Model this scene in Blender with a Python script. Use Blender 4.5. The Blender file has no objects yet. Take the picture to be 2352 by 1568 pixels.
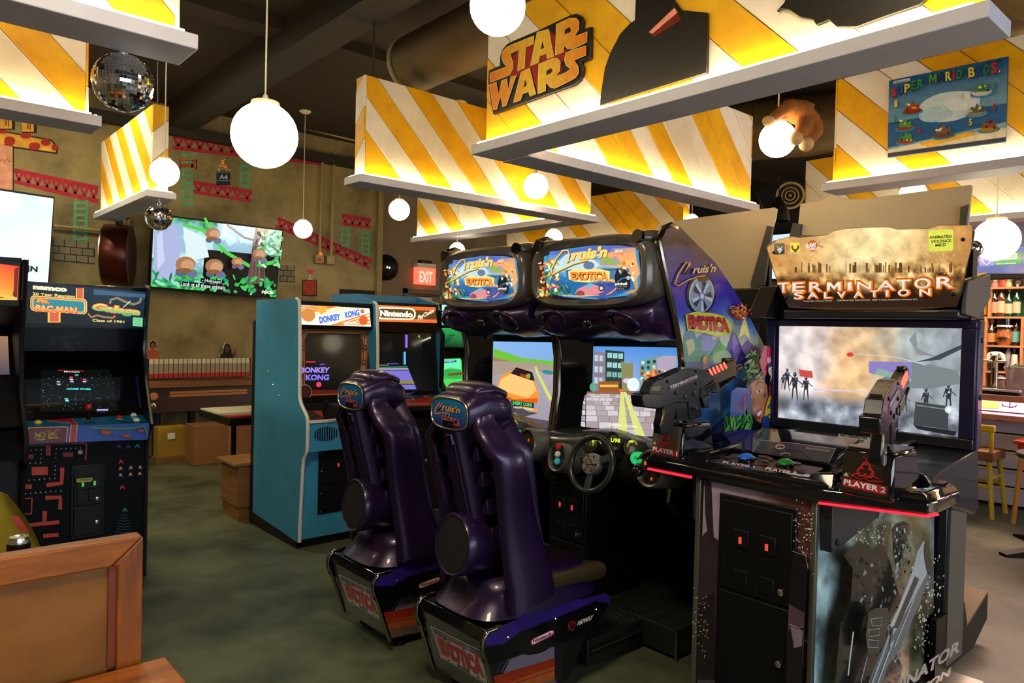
import bpy, bmesh, math, random
from math import sin, cos, pi, radians, sqrt
from mathutils import Vector, Matrix, noise
from mathutils.geometry import tessellate_polygon
random.seed(7)
COL = bpy.context.scene.collection
# ------------------------------------------------ camera
FPX, CX, CY, EYE = 1660.0, 1176.0, 784.0, 1.6
_y, _p, _r = radians(41.4), radians(0.97), radians(1.4)
FWD = Vector((sin(_y)*cos(_p), cos(_y)*cos(_p), -sin(_p)))
_R = Vector((cos(_y), -sin(_y), 0)); _U = _R.cross(FWD)
RGT = cos(_r)*_R + sin(_r)*_U; UPV = -sin(_r)*_R + cos(_r)*_U
cam_data = bpy.data.cameras.new('camera'); cam = bpy.data.objects.new('camera', cam_data); COL.objects.link(cam)
cam_data.sensor_width = 36; cam_data.lens = 36*FPX/2352; cam_data.clip_start = .05
cam.matrix_world = Matrix((( RGT.x, UPV.x, -FWD.x, 0), (RGT.y, UPV.y, -FWD.y, 0), (RGT.z, UPV.z, -FWD.z, EYE), (0, 0, 0, 1)))
sc = bpy.context.scene; sc.camera = cam
sc.view_settings.view_transform = 'Standard'; sc.view_settings.look = 'None'
sc.view_settings.gamma = 1; sc.view_settings.use_curve_mapping = False
sc.view_settings.exposure = 0.6
# ------------------------------------------------ world and daylight windows behind the viewer
wd = bpy.data.worlds.new('room_world'); sc.world = wd; wd.use_nodes = True
wd.node_tree.nodes['Background'].inputs[0].default_value = (.55, .62, .8, 1)
wd.node_tree.nodes['Background'].inputs[1].default_value = .3
def area(name, loc, rot, sx, sy, col, w):
    l = bpy.data.lights.new(name, 'AREA'); l.shape = 'RECTANGLE'; l.size = sx; l.size_y = sy; l.color = col; l.energy = w
    o = bpy.data.objects.new(name, l); COL.objects.link(o); o.location = loc; o.rotation_euler = rot; return o
area('window_daylight', (1.5, -3.75, 1.9), (radians(90), 0, 0), 6.0, 1.8, (.70, .80, 1), 62)
area('window_daylight', (9.0, -3.75, 1.9), (radians(90), 0, 0), 3.5, 1.8, (1, .82, .66), 70)
area('bar_light', (9.3, 1.2, 3.3), (0, 0, 0), 1.2, 5.0, (1, .66, .50), 260)
area('bar_light', (8.05, .8, 1.02), (0, radians(-35), 0), .08, 4.0, (1, .55, .75), 30)
area('ceiling_fill', (0.2, 1.2, 4.05), (0, 0, 0), .6, .6, (1, .84, .58), 60)  # fill lights added under the ceiling to brighten the left side, no fixtures there
area('ceiling_fill', (1.0, 7.3, 4.05), (0, 0, 0), .5, .5, (1, .86, .56), 40)
area('ceiling_fill', (-1.2, 5.6, 4.05), (0, 0, 0), .5, .5, (1, .86, .56), 40)
# ------------------------------------------------ helpers
def ray(px, py): return FWD + RGT*((px-CX)/FPX) + UPV*((CY-py)/FPX)
O3 = Vector((0, 0, EYE))
def at(ax, v, px, py):            # point of the plane ax = v seen at a pixel of the photograph
    d = ray(px, py); i = 'XYZ'.index(ax); return O3 + d*((v-O3[i])/d[i])
def lin(c):
    return tuple((x/12.92 if x <= .04045 else ((x+.055)/1.055)**2.4) for x in c)
def C8(*c):
    if len(c) == 1: c = c[0]
    if isinstance(c, str): c = [int(c[i:i+2], 16) for i in (0, 2, 4)]
    return lin([x/255 for x in c])
_m = {}
def mat(name, col=(.5,.5,.5), rough=.5, metal=0, emit=0, ecol=None, noise=0, scale=8, bump=0, bscale=60, coat=0, stretch=None, alpha=1, trans=0, col2=None, spec=.5):
    if name in _m: return _m[name]
    m = bpy.data.materials.new(name); m.use_nodes = True; nt = m.node_tree; b = nt.nodes['Principled BSDF']
    if isinstance(col, str): col = C8(col)
    if isinstance(ecol, str): ecol = C8(ecol)
    b.inputs['Base Color'].default_value = (*col, 1); b.inputs['Roughness'].default_value = rough
    b.inputs['Metallic'].default_value = metal; b.inputs['Coat Weight'].default_value = coat
    b.inputs['Specular IOR Level'].default_value = spec
    if trans: b.inputs['Transmission Weight'].default_value = trans
    if emit:
        b.inputs['Emission Color'].default_value = (*(ecol or col), 1); b.inputs['Emission Strength'].default_value = emit
    if noise or bump:
        tc = nt.nodes.new('ShaderNodeTexCoord'); mp = nt.nodes.new('ShaderNodeMapping'); nt.links.new(tc.outputs['Object'], mp.inputs[0])
        if stretch: mp.inputs['Scale'].default_value = stretch
    if noise:
        n = nt.nodes.new('ShaderNodeTexNoise'); n.inputs['Scale'].default_value = scale; n.inputs['Detail'].default_value = 6; n.inputs['Roughness'].default_value = .62
        nt.links.new(mp.outputs[0], n.inputs[0])
        r = nt.nodes.new('ShaderNodeValToRGB'); nt.links.new(n.outputs['Fac'], r.inputs[0])
        c2 = C8(col2) if isinstance(col2, str) else (col2 or tuple(x*(1-noise) for x in col))
        r.color_ramp.elements[0].position = .32; r.color_ramp.elements[0].color = (*c2, 1)
        r.color_ramp.elements[1].position = .62; r.color_ramp.elements[1].color = (*col, 1)
        nt.links.new(r.outputs[0], b.inputs['Base Color'])
    if bump:
        n2 = nt.nodes.new('ShaderNodeTexNoise'); n2.inputs['Scale'].default_value = bscale; n2.inputs['Detail'].default_value = 4
        nt.links.new(mp.outputs[0], n2.inputs[0])
        bp = nt.nodes.new('ShaderNodeBump'); bp.inputs['Strength'].default_value = bump; bp.inputs['Distance'].default_value = .004
        nt.links.new(n2.outputs['Fac'], bp.inputs['Height']); nt.links.new(bp.outputs[0], b.inputs['Normal'])
    _m[name] = m; return m
def printmat(name, emit=0, rough=.35, coat=.3, mottle=0, mscale=30, spec=.5):
    """flat print: colour comes from the mesh's colour attribute; emit > 0 for screens and backlit signs"""
    if name in _m: return _m[name]
    m = bpy.data.materials.new(name); m.use_nodes = True; nt = m.node_tree; b = nt.nodes['Principled BSDF']
    a = nt.nodes.new('ShaderNodeVertexColor'); a.layer_name = 'Col'; out = a.outputs[0]
    if mottle:
        n = nt.nodes.new('ShaderNodeTexNoise'); n.inputs['Scale'].default_value = mscale; n.inputs['Detail'].default_value = 8
        tc = nt.nodes.new('ShaderNodeTexCoord'); nt.links.new(tc.outputs['Object'], n.inputs[0])
        r = nt.nodes.new('ShaderNodeMapRange'); r.inputs[1].default_value = .3; r.inputs[2].default_value = .7; r.inputs[3].default_value = 1-mottle; r.inputs[4].default_value = 1+mottle
        nt.links.new(n.outputs[0], r.inputs[0])
        mx = nt.nodes.new('ShaderNodeVectorMath'); mx.operation = 'SCALE'; nt.links.new(out, mx.inputs[0]); nt.links.new(r.outputs[0], mx.inputs['Scale']); out = mx.outputs[0]
    b.inputs['Specular IOR Level'].default_value = spec
    b.inputs['Roughness'].default_value = rough; b.inputs['Coat Weight'].default_value = coat; b.inputs['Coat Roughness'].default_value = .08
    if emit:
        b.inputs['Base Color'].default_value = (.01, .01, .01, 1); nt.links.new(out, b.inputs['Emission Color']); b.inputs['Emission Strength'].default_value = emit
    else: nt.links.new(out, b.inputs['Base Color'])
    _m[name] = m; return m
def wloc(o):
    v = Vector((0, 0, 0))
    while o is not None: v = v + o.location; o = o.parent
    return v
def tag(o, label=None, cat=None, group=None, kind=None):
    if label: o['label'] = label
    if cat: o['category'] = cat
    if group: o['group'] = group
    if kind: o['kind'] = kind
    return o
def thing(name, label, cat, loc, group=None):
    o = bpy.data.objects.new(name, None); COL.objects.link(o); o.location = Vector(loc); o.empty_display_size = .05
    return tag(o, label, cat, group)
class MB:
    def __init__(s): s.v = []; s.f = []; s.mi = []; s.c = []; s.cur = 0; s.col = None
    def add(s, vs, fs):
        n = len(s.v); s.v += [Vector(v) for v in vs]; s.c += [s.col]*len(vs)
        s.f += [[i+n for i in f] for f in fs]; s.mi += [s.cur]*len(fs); return s
    def m(s, i): s.cur = i; return s
    def box(s, x0, x1, y0, y1, z0, z1):
        return s.add([(x0,y0,z0),(x1,y0,z0),(x1,y1,z0),(x0,y1,z0),(x0,y0,z1),(x1,y0,z1),(x1,y1,z1),(x0,y1,z1)],
            [(0,3,2,1),(4,5,6,7),(0,1,5,4),(1,2,6,5),(2,3,7,6),(3,0,4,7)])
    def prism(s, poly, ax, a, b):
        f = {'X': lambda p, t: (t, p[0], p[1]), 'Y': lambda p, t: (p[0], t, p[1]), 'Z': lambda p, t: (p[0], p[1], t)}[ax]
        n = len(poly); vs = [f(p, a) for p in poly]+[f(p, b) for p in poly]
        tris = tessellate_polygon([[Vector((p[0], p[1], 0)) for p in poly]])
        fs = [tuple(t) for t in tris]+[tuple(i+n for i in reversed(t)) for t in tris] if n > 4 else [tuple(range(n)), tuple(reversed(range(n, 2*n)))]
        return s.add(vs, fs+[(i, (i+1) % n, (i+1) % n+n, i+n) for i in range(n)])
    def loft(s, rings, cap=True, closed=True):
        n = len(rings[0]); vs = [p for r in rings for p in r]; fs = []
        for k in range(len(rings)-1):
            for i in range(n if closed else n-1):
                j = (i+1) % n; fs.append((k*n+i, k*n+j, (k+1)*n+j, (k+1)*n+i))
        if cap and closed: fs += [tuple(reversed(range(n))), tuple((len(rings)-1)*n+i for i in range(n))]
        return s.add(vs, fs)
    def tube(s, pts, r, seg=8, closed=False):
        pts = [Vector(p) for p in pts]; rings = []; n = len(pts); prev = None
        for i, p in enumerate(pts):
            d = (pts[(i+1) % n]-pts[i-1]) if closed else (pts[min(i+1, n-1)]-pts[max(i-1, 0)])
            d.normalize()
            if prev is None: u = d.orthogonal().normalized()
            else:
                u = prev-d*prev.dot(d); u = u.normalized() if u.length > 1e-6 else d.orthogonal().normalized()
            prev = u; w = d.cross(u); rr = r[i] if isinstance(r, (list, tuple)) else r
            rings.append([p+(u*cos(2*pi*k/seg)+w*sin(2*pi*k/seg))*rr for k in range(seg)])
        if closed: rings.append(rings[0]); return s.loft(rings, cap=False)
        return s.loft(rings)
    def lathe(s, c, prof, axis=(0,0,1), seg=24):
        """prof: (radius, distance along the axis)"""
        c = Vector(c); a = Vector(axis).normalized(); u = a.orthogonal().normalized(); w = a.cross(u)
        return s.loft([[c+a*h+(u*cos(2*pi*k/seg)+w*sin(2*pi*k/seg))*max(r, 1e-4) for k in range(seg)] for r, h in prof], cap=tuple(prof[0]) != tuple(prof[-1]))
    def ball(s, c, r, seg=20, rx=1, ry=1, rz=1, rot=None):
        c = Vector(c); rings = []
        for i in range(seg//2+1):
            t = pi*i/(seg//2); ring = []
            for k in range(seg):
                v = Vector((sin(t)*cos(2*pi*k/seg)*rx, sin(t)*sin(2*pi*k/seg)*ry, cos(t)*rz))*r
                if rot: v = rot @ v
                ring.append(c+v)
            rings.append(ring)
        return s.loft(rings, cap=False)
    def build(s, name, mats, parent=None, bev=0, seg=2, smooth=40, sub=0, origin=None):
        if not isinstance(mats, (list, tuple)): mats = [mats]
        me = bpy.data.meshes.new(name)
        if parent is not None: off = wloc(parent)
        elif origin is not None: off = Vector(origin)
        else:
            off = Vector((sum(v.x for v in s.v)/len(s.v), sum(v.y for v in s.v)/len(s.v), min(v.z for v in s.v)))
        me.from_pydata([v-off for v in s.v], [], s.f)
        for m in mats: me.materials.append(m)
        me.polygons.foreach_set('material_index', s.mi)
        if any(c is not None for c in s.c):
            ca = me.color_attributes.new('Col', 'FLOAT_COLOR', 'POINT')
            ca.data.foreach_set('color', [x for c in s.c for x in (*(c or (0, 0, 0)), 1)])
        else:
            bm = bmesh.new(); bm.from_mesh(me); bmesh.ops.remove_doubles(bm, verts=bm.verts, dist=2e-5)
            bmesh.ops.recalc_face_normals(bm, faces=bm.faces); bm.to_mesh(me); bm.free()
            if smooth:
                me.polygons.foreach_set('use_smooth', [True]*len(me.polygons)); me.set_sharp_from_angle(angle=radians(smooth))
        me.update()
        o = bpy.data.objects.new(name, me); COL.objects.link(o)
        if parent is not None: o.parent = parent
        else: o.location = off
        if bev:
            b = o.modifiers.new('bevel', 'BEVEL'); b.width = bev; b.segments = seg; b.limit_method = 'ANGLE'; b.angle_limit = radians(40)
        if sub:
            b = o.modifiers.new('sub', 'SUBSURF'); b.levels = sub; b.render_levels = sub
        return o
def B(name, m, parent, *xyz, bev=0):
    return MB().box(*xyz).build(name, m, parent, bev=bev)
def copy_tree(o, off=None, parent=None, label=None, group=None):
    c = o.copy(); COL.objects.link(c); c.parent = parent
    if off is not None: c.location = o.location+Vector(off)
    if label: c['label'] = label
    if group: c['group'] = group
    for ch in list(o.children): copy_tree(ch, None, c)
    return c
# flat print ------------------------------------------------
_tc = {}
def glyphs(body, bold=0, shear=0, space=1.0):
    k = (body, bold, shear, space)
    if k in _tc: return _tc[k]
    if body == 'M':
        q = [(0, 0), (0, 1), (.25, 1), (.5, .5), (.75, 1), (1, 1), (1, 0), (.79, 0), (.79, .62), (.5, .1), (.21, .62), (.21, 0)]
        _tc[k] = (q, [tuple(t) for t in tessellate_polygon([[Vector((*p, 0)) for p in q]])]); return _tc[k]
    cu = bpy.data.curves.new('t', 'FONT'); cu.body = body; cu.size = 1; cu.offset = bold; cu.shear = shear; cu.space_character = space
    cu.resolution_u = 3; cu.fill_mode = 'FRONT'
    o = bpy.data.objects.new('t', cu); COL.objects.link(o); bpy.context.view_layer.update()
    me = bpy.data.meshes.new_from_object(o.evaluated_get(bpy.context.evaluated_depsgraph_get()))
    vs = [(v.co.x, v.co.y) for v in me.vertices]; fs = [tuple(p.vertices) for p in me.polygons]
    bpy.data.objects.remove(o); bpy.data.curves.remove(cu); bpy.data.meshes.remove(me)
    x0 = min(v[0] for v in vs); x1 = max(v[0] for v in vs); y0 = min(v[1] for v in vs); y1 = max(v[1] for v in vs)
    _tc[k] = ([((x-x0)/(x1-x0), (y-y0)/(y1-y0)) for x, y in vs], fs); return _tc[k]
def fz(x, y, sc, oct=5, seed=0.0): return noise.fractal(Vector((x*sc, y*sc, seed)), 1.0, 2.1, oct)
def ramp(t, stops):
    t = max(stops[0][0], min(stops[-1][0], t))
    for (a, ca), (b, cb) in zip(stops[:-1], stops[1:]):
        if t <= b: w = (t-a)/(b-a) if b > a else 0; return tuple(p+(q-p)*w for p, q in zip(ca, cb))
    return stops[-1][1]
class Art:
    """print laid on a plane; f maps picture coordinates to points, nrm is the outward normal; each call is one ink layer"""
    def __init__(s, f, nrm, step=.0004): s.f = f; s.n = Vector(nrm).normalized(); s.mb = MB(); s.k = 0; s.step = step; s.clip = None
    def cut(s, pts):
        q = [tuple(p[:2]) for p in pts]; c = s.clip; m = (sum(p[0] for p in c)/len(c), sum(p[1] for p in c)/len(c))
        for i in range(len(c)):
            a, b = c[i-1], c[i]; n = (-(b[1]-a[1]), b[0]-a[0]); d = a[0]*n[0]+a[1]*n[1]
            if m[0]*n[0]+m[1]*n[1] < d: n = (-n[0], -n[1]); d = -d
            o = []
            for j in range(len(q)):
                p0, p1 = q[j-1], q[j]; e0 = p0[0]*n[0]+p0[1]*n[1]-d; e1 = p1[0]*n[0]+p1[1]*n[1]-d
                if (e0 < 0) != (e1 < 0): t = e0/(e0-e1); o.append((p0[0]+(p1[0]-p0[0])*t, p0[1]+(p1[1]-p0[1])*t))
                if e1 >= 0: o.append(p1)
            q = o
            if len(q) < 3: return []
        return q
    def cloud(s, quad, nx, ny, fn):
        """smoothly blended print: fn(x, y, u, v) gives an 0-255 colour at each grid point of the quad TL TR BR BL"""
        vs = []; cc = []
        for j in range(ny+1):
            for i in range(nx+1):
                u = i/nx; v = j/ny; w = ((1-u)*(1-v), u*(1-v), u*v, (1-u)*v); p = tuple(sum(w[k]*quad[k][a] for k in range(4)) for a in (0, 1))
                vs.append(p); cc.append(C8([min(255, max(0, c)) for c in fn(p[0], p[1], u, v)]))
        return s.put(vs, [(j*(nx+1)+i, j*(nx+1)+i+1, (j+1)*(nx+1)+i+1, (j+1)*(nx+1)+i) for j in range(ny) for i in range(nx)], cc)
    def put(s, vs, fs, cols):
        s.k += 1; o = s.n*s.step*s.k; n = len(s.mb.v)
        s.mb.v += [s.f(*v)+o for v in vs]; s.mb.c += cols; s.mb.f += [[i+n for i in f] for f in fs]; s.mb.mi += [0]*len(fs); return s
    def poly(s, pts, col):
        if s.clip and not isinstance(col, list):
            pts = s.cut(pts)
            if len(pts) < 3: return s
        cols = [C8(c) for c in col] if isinstance(col, list) else [C8(col)]*len(pts)
        if isinstance(col, list) and len(pts) != 4:      # blend between the corners of the bounding box
            xa = min(p[0] for p in pts); xb = max(p[0] for p in pts); ya = min(p[1] for p in pts); yb = max(p[1] for p in pts); q = []
            for p in pts:
                u = (p[0]-xa)/(xb-xa); v = (p[1]-ya)/(yb-ya); w = ((1-u)*(1-v), u*(1-v), u*v, (1-u)*v); q.append(tuple(sum(w[k]*cols[k][i] for k in range(4)) for i in range(3)))
            t = tessellate_polygon([[Vector((p[0], p[1], 0)) for p in pts]]); return s.put(pts, [tuple(x) for x in t], q)
        if len(pts) == 4 and isinstance(col, list):      # gradient: subdivide so that the blend is smooth
            n = 8; vs = []; cc = []
            for i in range(n+1):
                for j in range(n+1):
                    u = i/n; v = j/n; w = ((1-u)*(1-v), u*(1-v), u*v, (1-u)*v)
                    vs.append(tuple(sum(w[k]*pts[k][a] for k in range(4)) for a in (0, 1)))
                    cc.append(tuple(sum(w[k]*cols[k][a] for k in range(4)) for a in (0, 1, 2)))
            return s.put(vs, [(i*(n+1)+j, (i+1)*(n+1)+j, (i+1)*(n+1)+j+1, i*(n+1)+j+1) for i in range(n) for j in range(n)], cc)
        t = tessellate_polygon([[Vector((p[0], p[1], 0)) for p in pts]]); return s.put(pts, [tuple(x) for x in t], cols)
    def rect(s, x0, y0, x1, y1, col): return s.poly([(x0,y0),(x1,y0),(x1,y1),(x0,y1)], col)
    def ell(s, x, y, rx, ry, col, rot=0, n=22):
        a = radians(rot); return s.poly([(x+rx*cos(t)*cos(a)-ry*sin(t)*sin(a), y+rx*cos(t)*sin(a)+ry*sin(t)*cos(a)) for t in [2*pi*i/n for i in range(n)]], col)
    def ring(s, x, y, rx, ry, w, col, n=24, a0=0, a1=360):
        vs = []; fs = []
        for i in range(n+1):
            t = radians(a0+(a1-a0)*i/n); vs += [(x+rx*cos(t), y+ry*sin(t)), (x+(rx-w)*cos(t), y+(ry-w)*sin(t))]
        return s.put(vs, [(2*i, 2*i+2, 2*i+3, 2*i+1) for i in range(n)], [C8(col)]*len(vs))
    def line(s, pts, w, col, w2=None):
        vs = []; n = len(pts)
        for i in range(n):
            a = pts[max(i-1, 0)]; b = pts[min(i+1, n-1)]; dx = b[0]-a[0]; dy = b[1]-a[1]; L = sqrt(dx*dx+dy*dy) or 1
            ww = (w if w2 is None else w+(w2-w)*i/(n-1))/2
            vs += [(pts[i][0]-dy/L*ww, pts[i][1]+dx/L*ww), (pts[i][0]+dy/L*ww, pts[i][1]-dx/L*ww)]
        return s.put(vs, [(2*i, 2*i+1, 2*i+3, 2*i+2) for i in range(n-1)], [C8(col)]*len(vs))
    def dots(s, pts, r, col, n=6):
        vs = []; fs = []; cc = []
        for q in pts:
            x, y = q[0], q[1]; rr = q[2] if len(q) > 2 else r; k = len(vs); c = C8(q[3]) if len(q) > 3 else C8(col)
            vs += [(x+rr*cos(2*pi*i/n+.3), y+rr*sin(2*pi*i/n+.3)) for i in range(n)]; fs.append(tuple(range(k, k+n))); cc += [c]*n
        return s.put(vs, fs, cc)
    def text(s, body, quad, col, bold=0, shear=0, space=1.0, col2=None):
        """quad: top-left, top-right, bottom-right, bottom-left corners of the word's box"""
        vs, fs = glyphs(body, bold, shear, space); out = []; cc = []; a = C8(col); b = C8(col2) if col2 else a
        for u, v in vs:
            w = ((1-u)*v, u*v, u*(1-v), (1-u)*(1-v)); out.append(tuple(sum(w[k]*quad[k][i] for k in range(4)) for i in (0, 1)))
            cc.append(tuple(a[i]*v+b[i]*(1-v) for i in range(3)))
        if s.clip: ok = [s.inside(p) for p in out]; fs = [f for f in fs if all(ok[i] for i in f)]
        return s.put(out, fs, cc)
    def inside(s, p):
        c = s.clip; sg = [(c[i][0]-c[i-1][0])*(p[1]-c[i-1][1])-(c[i][1]-c[i-1][1])*(p[0]-c[i-1][0]) for i in range(len(c))]; return all(x >= 0 for x in sg) or all(x <= 0 for x in sg)
    def build(s, name, m, parent=None, label=None):
        o = s.mb.build(name, m, parent, smooth=0)
        if label: o['label'] = label
        return o
def px_plane(ax, v): return lambda x, y: at(ax, v, x, y)
NRM = {'X': (-1, 0, 0), 'Y': (0, -1, 0), 'Z': (0, 0, 1)}
def PA(ax, v, step=.0004): return Art(px_plane(ax, v), NRM[ax], step)
def quad4(x0, y0, x1, y1, dy=0, dx=0): return [(x0, y0), (x1, y0+dy), (x1+dx, y1+dy), (x0+dx, y1)]
# common materials
M_BLK = mat('black_laminate', (.0045,.0045,.005), .45, bump=.1, bscale=300, spec=.25)
M_GLOSS = mat('gloss_black', (.004,.004,.005), .1, coat=.6)
M_CHROME = mat('chrome', (.75,.72,.62), .12, 1)
M_STEEL = mat('steel', (.35,.34,.32), .3, 1)
M_WHITE = mat('white_plastic', (.8,.78,.7), .4)
M_LIT = printmat('lit_print', emit=.78, rough=.12, coat=.5)
M_PRINT = printmat('flat_print', mottle=.12)
M_SCREEN = printmat('screen_print', emit=.74, rough=.08, coat=.7)
M_GLASS = mat('dark_glass', (.01,.01,.012), .04, coat=1)
# ================================================ the room
M_CONC = mat('concrete_wall', '9e8e62', .85, noise=1, col2='625a3c', scale=1.6, bump=.5, bscale=14)
M_FLOOR = mat('polished_concrete', '62664e', .40, noise=1, col2='353b2c', scale=2.2, bump=.2, bscale=90)
M_CEIL = mat('dark_painted_ceiling', '2a1e0e', .9, noise=.3, scale=1.2, bump=.4, bscale=30)
M_GREY = mat('taupe_paint', '7d7058', .8, noise=.12, scale=2)
def struct(name, mb, m, **k): return tag(mb.build(name, m, **k), kind='structure')
struct('floor', MB().box(-3.2, 12, -4, 9.6, -.1, 0), M_FLOOR)
ZC = 4.16
struct('ceiling', MB().box(-3.2, 12, -4, 9.6, ZC, ZC+.1), M_CEIL)
XC = at('Y', 9.2, 870, 500).x
struct('wall_far_concrete', MB().box(-3.2, XC, 9.2, 9.5, 0, ZC), M_CONC)
DX0 = at('Y', 9.32, 925, 700).x; DX1 = DX0+1.15; DZ = 2.14
struct('wall_far_painted', MB().box(XC, DX0, 9.32, 9.5, 0, ZC).box(DX1, 12, 9.32, 9.5, 0, ZC).box(DX0, DX1, 9.32, 9.5, DZ, ZC), M_GREY)
struct('wall_left', MB().box(-3.3, -3.2, -4, 9.5, 0, ZC), M_GREY)
struct('wall_right', MB().box(12, 12.1, -4, 9.5, 0, ZC), M_GREY)
struct('wall_behind', MB().box(-3.2, 12, -4.1, -4, 0, .9).box(-3.2, 12, -4.1, -4, 2.9, ZC).box(-3.2, -1.5, -4.1, -4, .9, 2.9).box(4.5, 7.2, -4.1, -4, .9, 2.9).box(10.8, 12, -4.1, -4, .9, 2.9), M_GREY)
M_PANE = mat('daylight_glass', (.7,.8,1), .1, emit=1.6, ecol=(.75,.86,1))
for i, (a, b) in enumerate(((-1.5, 4.5), (7.2, 10.8))):
    w = struct('window_%d' % (i+1), MB().box(a, b, -4.1, -4.02, .9, .95).box(a, b, -4.1, -4.02, 2.85, 2.9).box(a, a+.05, -4.1, -4.02, .9, 2.9).box(b-.05, b, -4.1, -4.02, .9, 2.9), M_BLK)
    n = int((b-a)/1.2)
    for k in range(n):
        x = a+.05+(b-a-.1)*k/n; MB().box(x+.02, x+(b-a-.1)/n-.02, -4.08, -4.06, .95, 2.85).build('pane', M_PANE, w)
# door in the far wall
d = struct('door_1', MB().box(DX0+.03, DX1-.03, 9.36, 9.40, 0.01, DZ-.03), mat('door_paint', '6c6149', .6))
MB().box(DX0, DX0+.06, 9.28, 9.36, 0, DZ+.04).box(DX1-.06, DX1, 9.28, 9.36, 0, DZ+.04).box(DX0, DX1, 9.28, 9.36, DZ-.03, DZ+.04).build('door_frame', mat('door_frame_paint', '57503f', .6), d)
g = MB().box(DX0+.2, DX0+.5, 9.27, 9.36, DZ-.16, DZ-.08).build('door_closer', M_STEEL, d)
MB().tube([(DX0+.25, 9.29, DZ-.06), (DX0+.72, 9.30, DZ-.04)], .012).build('closer_arm', M_STEEL, g)
# dark beams and far soffit
M_DARK = mat('dark_steel_paint', (.018,.014,.009), .7)
struct('trim_1', MB().box(-3.2, XC+.02, 9.08, 9.2, 3.80, 3.92), M_DARK)
struct('trim_2', MB().box(11.2, 12, -4, 9.3, 2.95, ZC), mat('navy_paint', (.012,.015,.022), .7))
struct('trim_3', MB().prism([(2.55, 2.2), (2.85, 2.2), (2.85, 9.3), (2.55, 9.3)], 'Z', ZC-.28, ZC), M_DARK)
struct('trim_4', MB().box(-3.2, 12, 5.9, 6.15, ZC-.10, ZC), M_CEIL)
struct('trim_5', MB().box(XC-.04, XC+.04, 9.14, 9.34, 0, ZC-.2), M_CONC)
# conduit runs
M_COND = mat('conduit_paint', '9b8a5e', .5)
def conduit(lab, pts, r=.018): return tag(MB().tube(pts, r, 8).build('conduit', M_COND), lab, 'pipe')
a = at('Y', 9.0, 190, 168); b = at('Y', 9.0, 815, 322)
conduit('long tan conduit running along top of concrete wall', [(a.x, 9.0, a.z), (b.x, 9.0, b.z)])
for x, lab in ((737, 'thin vertical conduit down to fire alarm box, left of pair'), (764, 'thin vertical conduit down to blank box, right of pair')):
    t = at('Y', 9.14, x+4, 352); bt = at('Y', 9.14, x-3, 588); conduit(lab, [(t.x, 9.14, t.z), (bt.x, 9.14, bt.z)], .02)
a = at('Y', 9.14, 122, 518); b = at('Y', 9.14, 246, 531); c = at('Y', 9.14, 296, 536); e = at('Y', 9.14, 297, 498)
conduit('horizontal conduit between left television and round sign', [(a.x, 9.14, a.z), (b.x, 9.14, b.z)], .016)
conduit('short vertical conduit above white junction box by big television', [(c.x, 9.14, c.z), (c.x, 9.14, e.z)], .014)
def wallbox(x0, y0, x1, y1, name, lab, m, d=.09):
    a = at('Y', 9.12, x0, y1); b = at('Y', 9.12, x1, y0); return tag(MB().box(a.x, b.x, 9.2-d, 9.2, a.z, b.z).build(name, m, bev=.008), lab, 'box')
wallbox(290, 533, 310, 555, 'junction_box', 'small white junction box between round sign and big television', M_WHITE)
wallbox(751, 588, 769, 606, 'junction_box', 'blank tan junction box right of fire alarm box', M_COND)
ab = wallbox(725, 586, 744, 604, 'alarm_box', 'tan fire alarm box with amber lamp below conduit', M_COND)
p = at('Y', 9.08, 738, 581); MB().lathe((p.x, 9.1, p.z-.03), [(.022, 0), (.026, .015), (.022, .04), (.0, .055)]).build('amber_lamp', mat('amber', (.9,.25,.02), .3, emit=.2), ab)
p = at('Y', 9.08, 735, 596); MB().lathe((p.x, 9.115, p.z), [(.025, 0), (.025, .02), (0, .025)], (0,-1,0)).build('red_button', mat('red_plastic', (.5,.02,.01), .35), ab)
# exit sign
t = at('Y', 9.28, 978, 605); ex = thing('exit_sign', 'glowing red exit sign on grey wall above door', 'sign', (t.x, 9.32, t.z))
a = at('Y', 9.22, 956, 652); b = at('Y', 9.22, 1000, 617); c = at('Y', 9.22, 957, 603)
B('housing', mat('exit_housing', 'c9c2b0', .5), ex, a.x, b.x, 9.2, 9.32, b.z, c.z, bev=.006)
B('mounting_plate', M_BLK, ex, t.x-.12, t.x+.08, 9.23, 9.32, c.z, c.z+.05, bev=.004)
B('lit_panel', mat('exit_red', (.9,.05,.03), .3, emit=1.6, ecol=(1,.09,.05)), ex, a.x, b.x, 9.205, 9.30, a.z, b.z, bev=.004)
ar = PA('Y', 9.203); ar.text('EXIT', [(964, 622), (994, 624), (993, 650), (963, 648)], 'ffd8c0', .03); ar.build('lettering', M_LIT, ex)
# ================================================ striped plank fascias with light strips
M_YEL = mat('yellow_painted_plank', 'f0b400', .5, noise=1, col2='dc9c00', scale=5, bump=.3, bscale=25, stretch=(1, 1, 1))
M_WPL = mat('whitewashed_plank', 'f4ead8', .55, noise=1, col2='e6d6c0', scale=4, bump=.3, bscale=25)
M_SLAB = mat('white_slab', 'cfcbd0', .6, noise=.1, scale=4)
M_LED = mat('warm_light_strip', (1,.8,.4), .5, emit=36, ecol=(1,.80,.42))
ZB, ZT, ZS = 2.71, 3.45, 2.65
def clip(poly, n, c):
    out = []
    for i in range(len(poly)):
        a, b = poly[i-1], poly[i]; da = a[0]*n[0]+a[1]*n[1]-c; db = b[0]*n[0]+b[1]*n[1]-c
        if (da < 0) != (db < 0): t = da/(da-db); out.append((a[0]+(b[0]-a[0])*t, a[1]+(b[1]-a[1])*t))
        if db >= 0: out.append(b)
    return out
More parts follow.
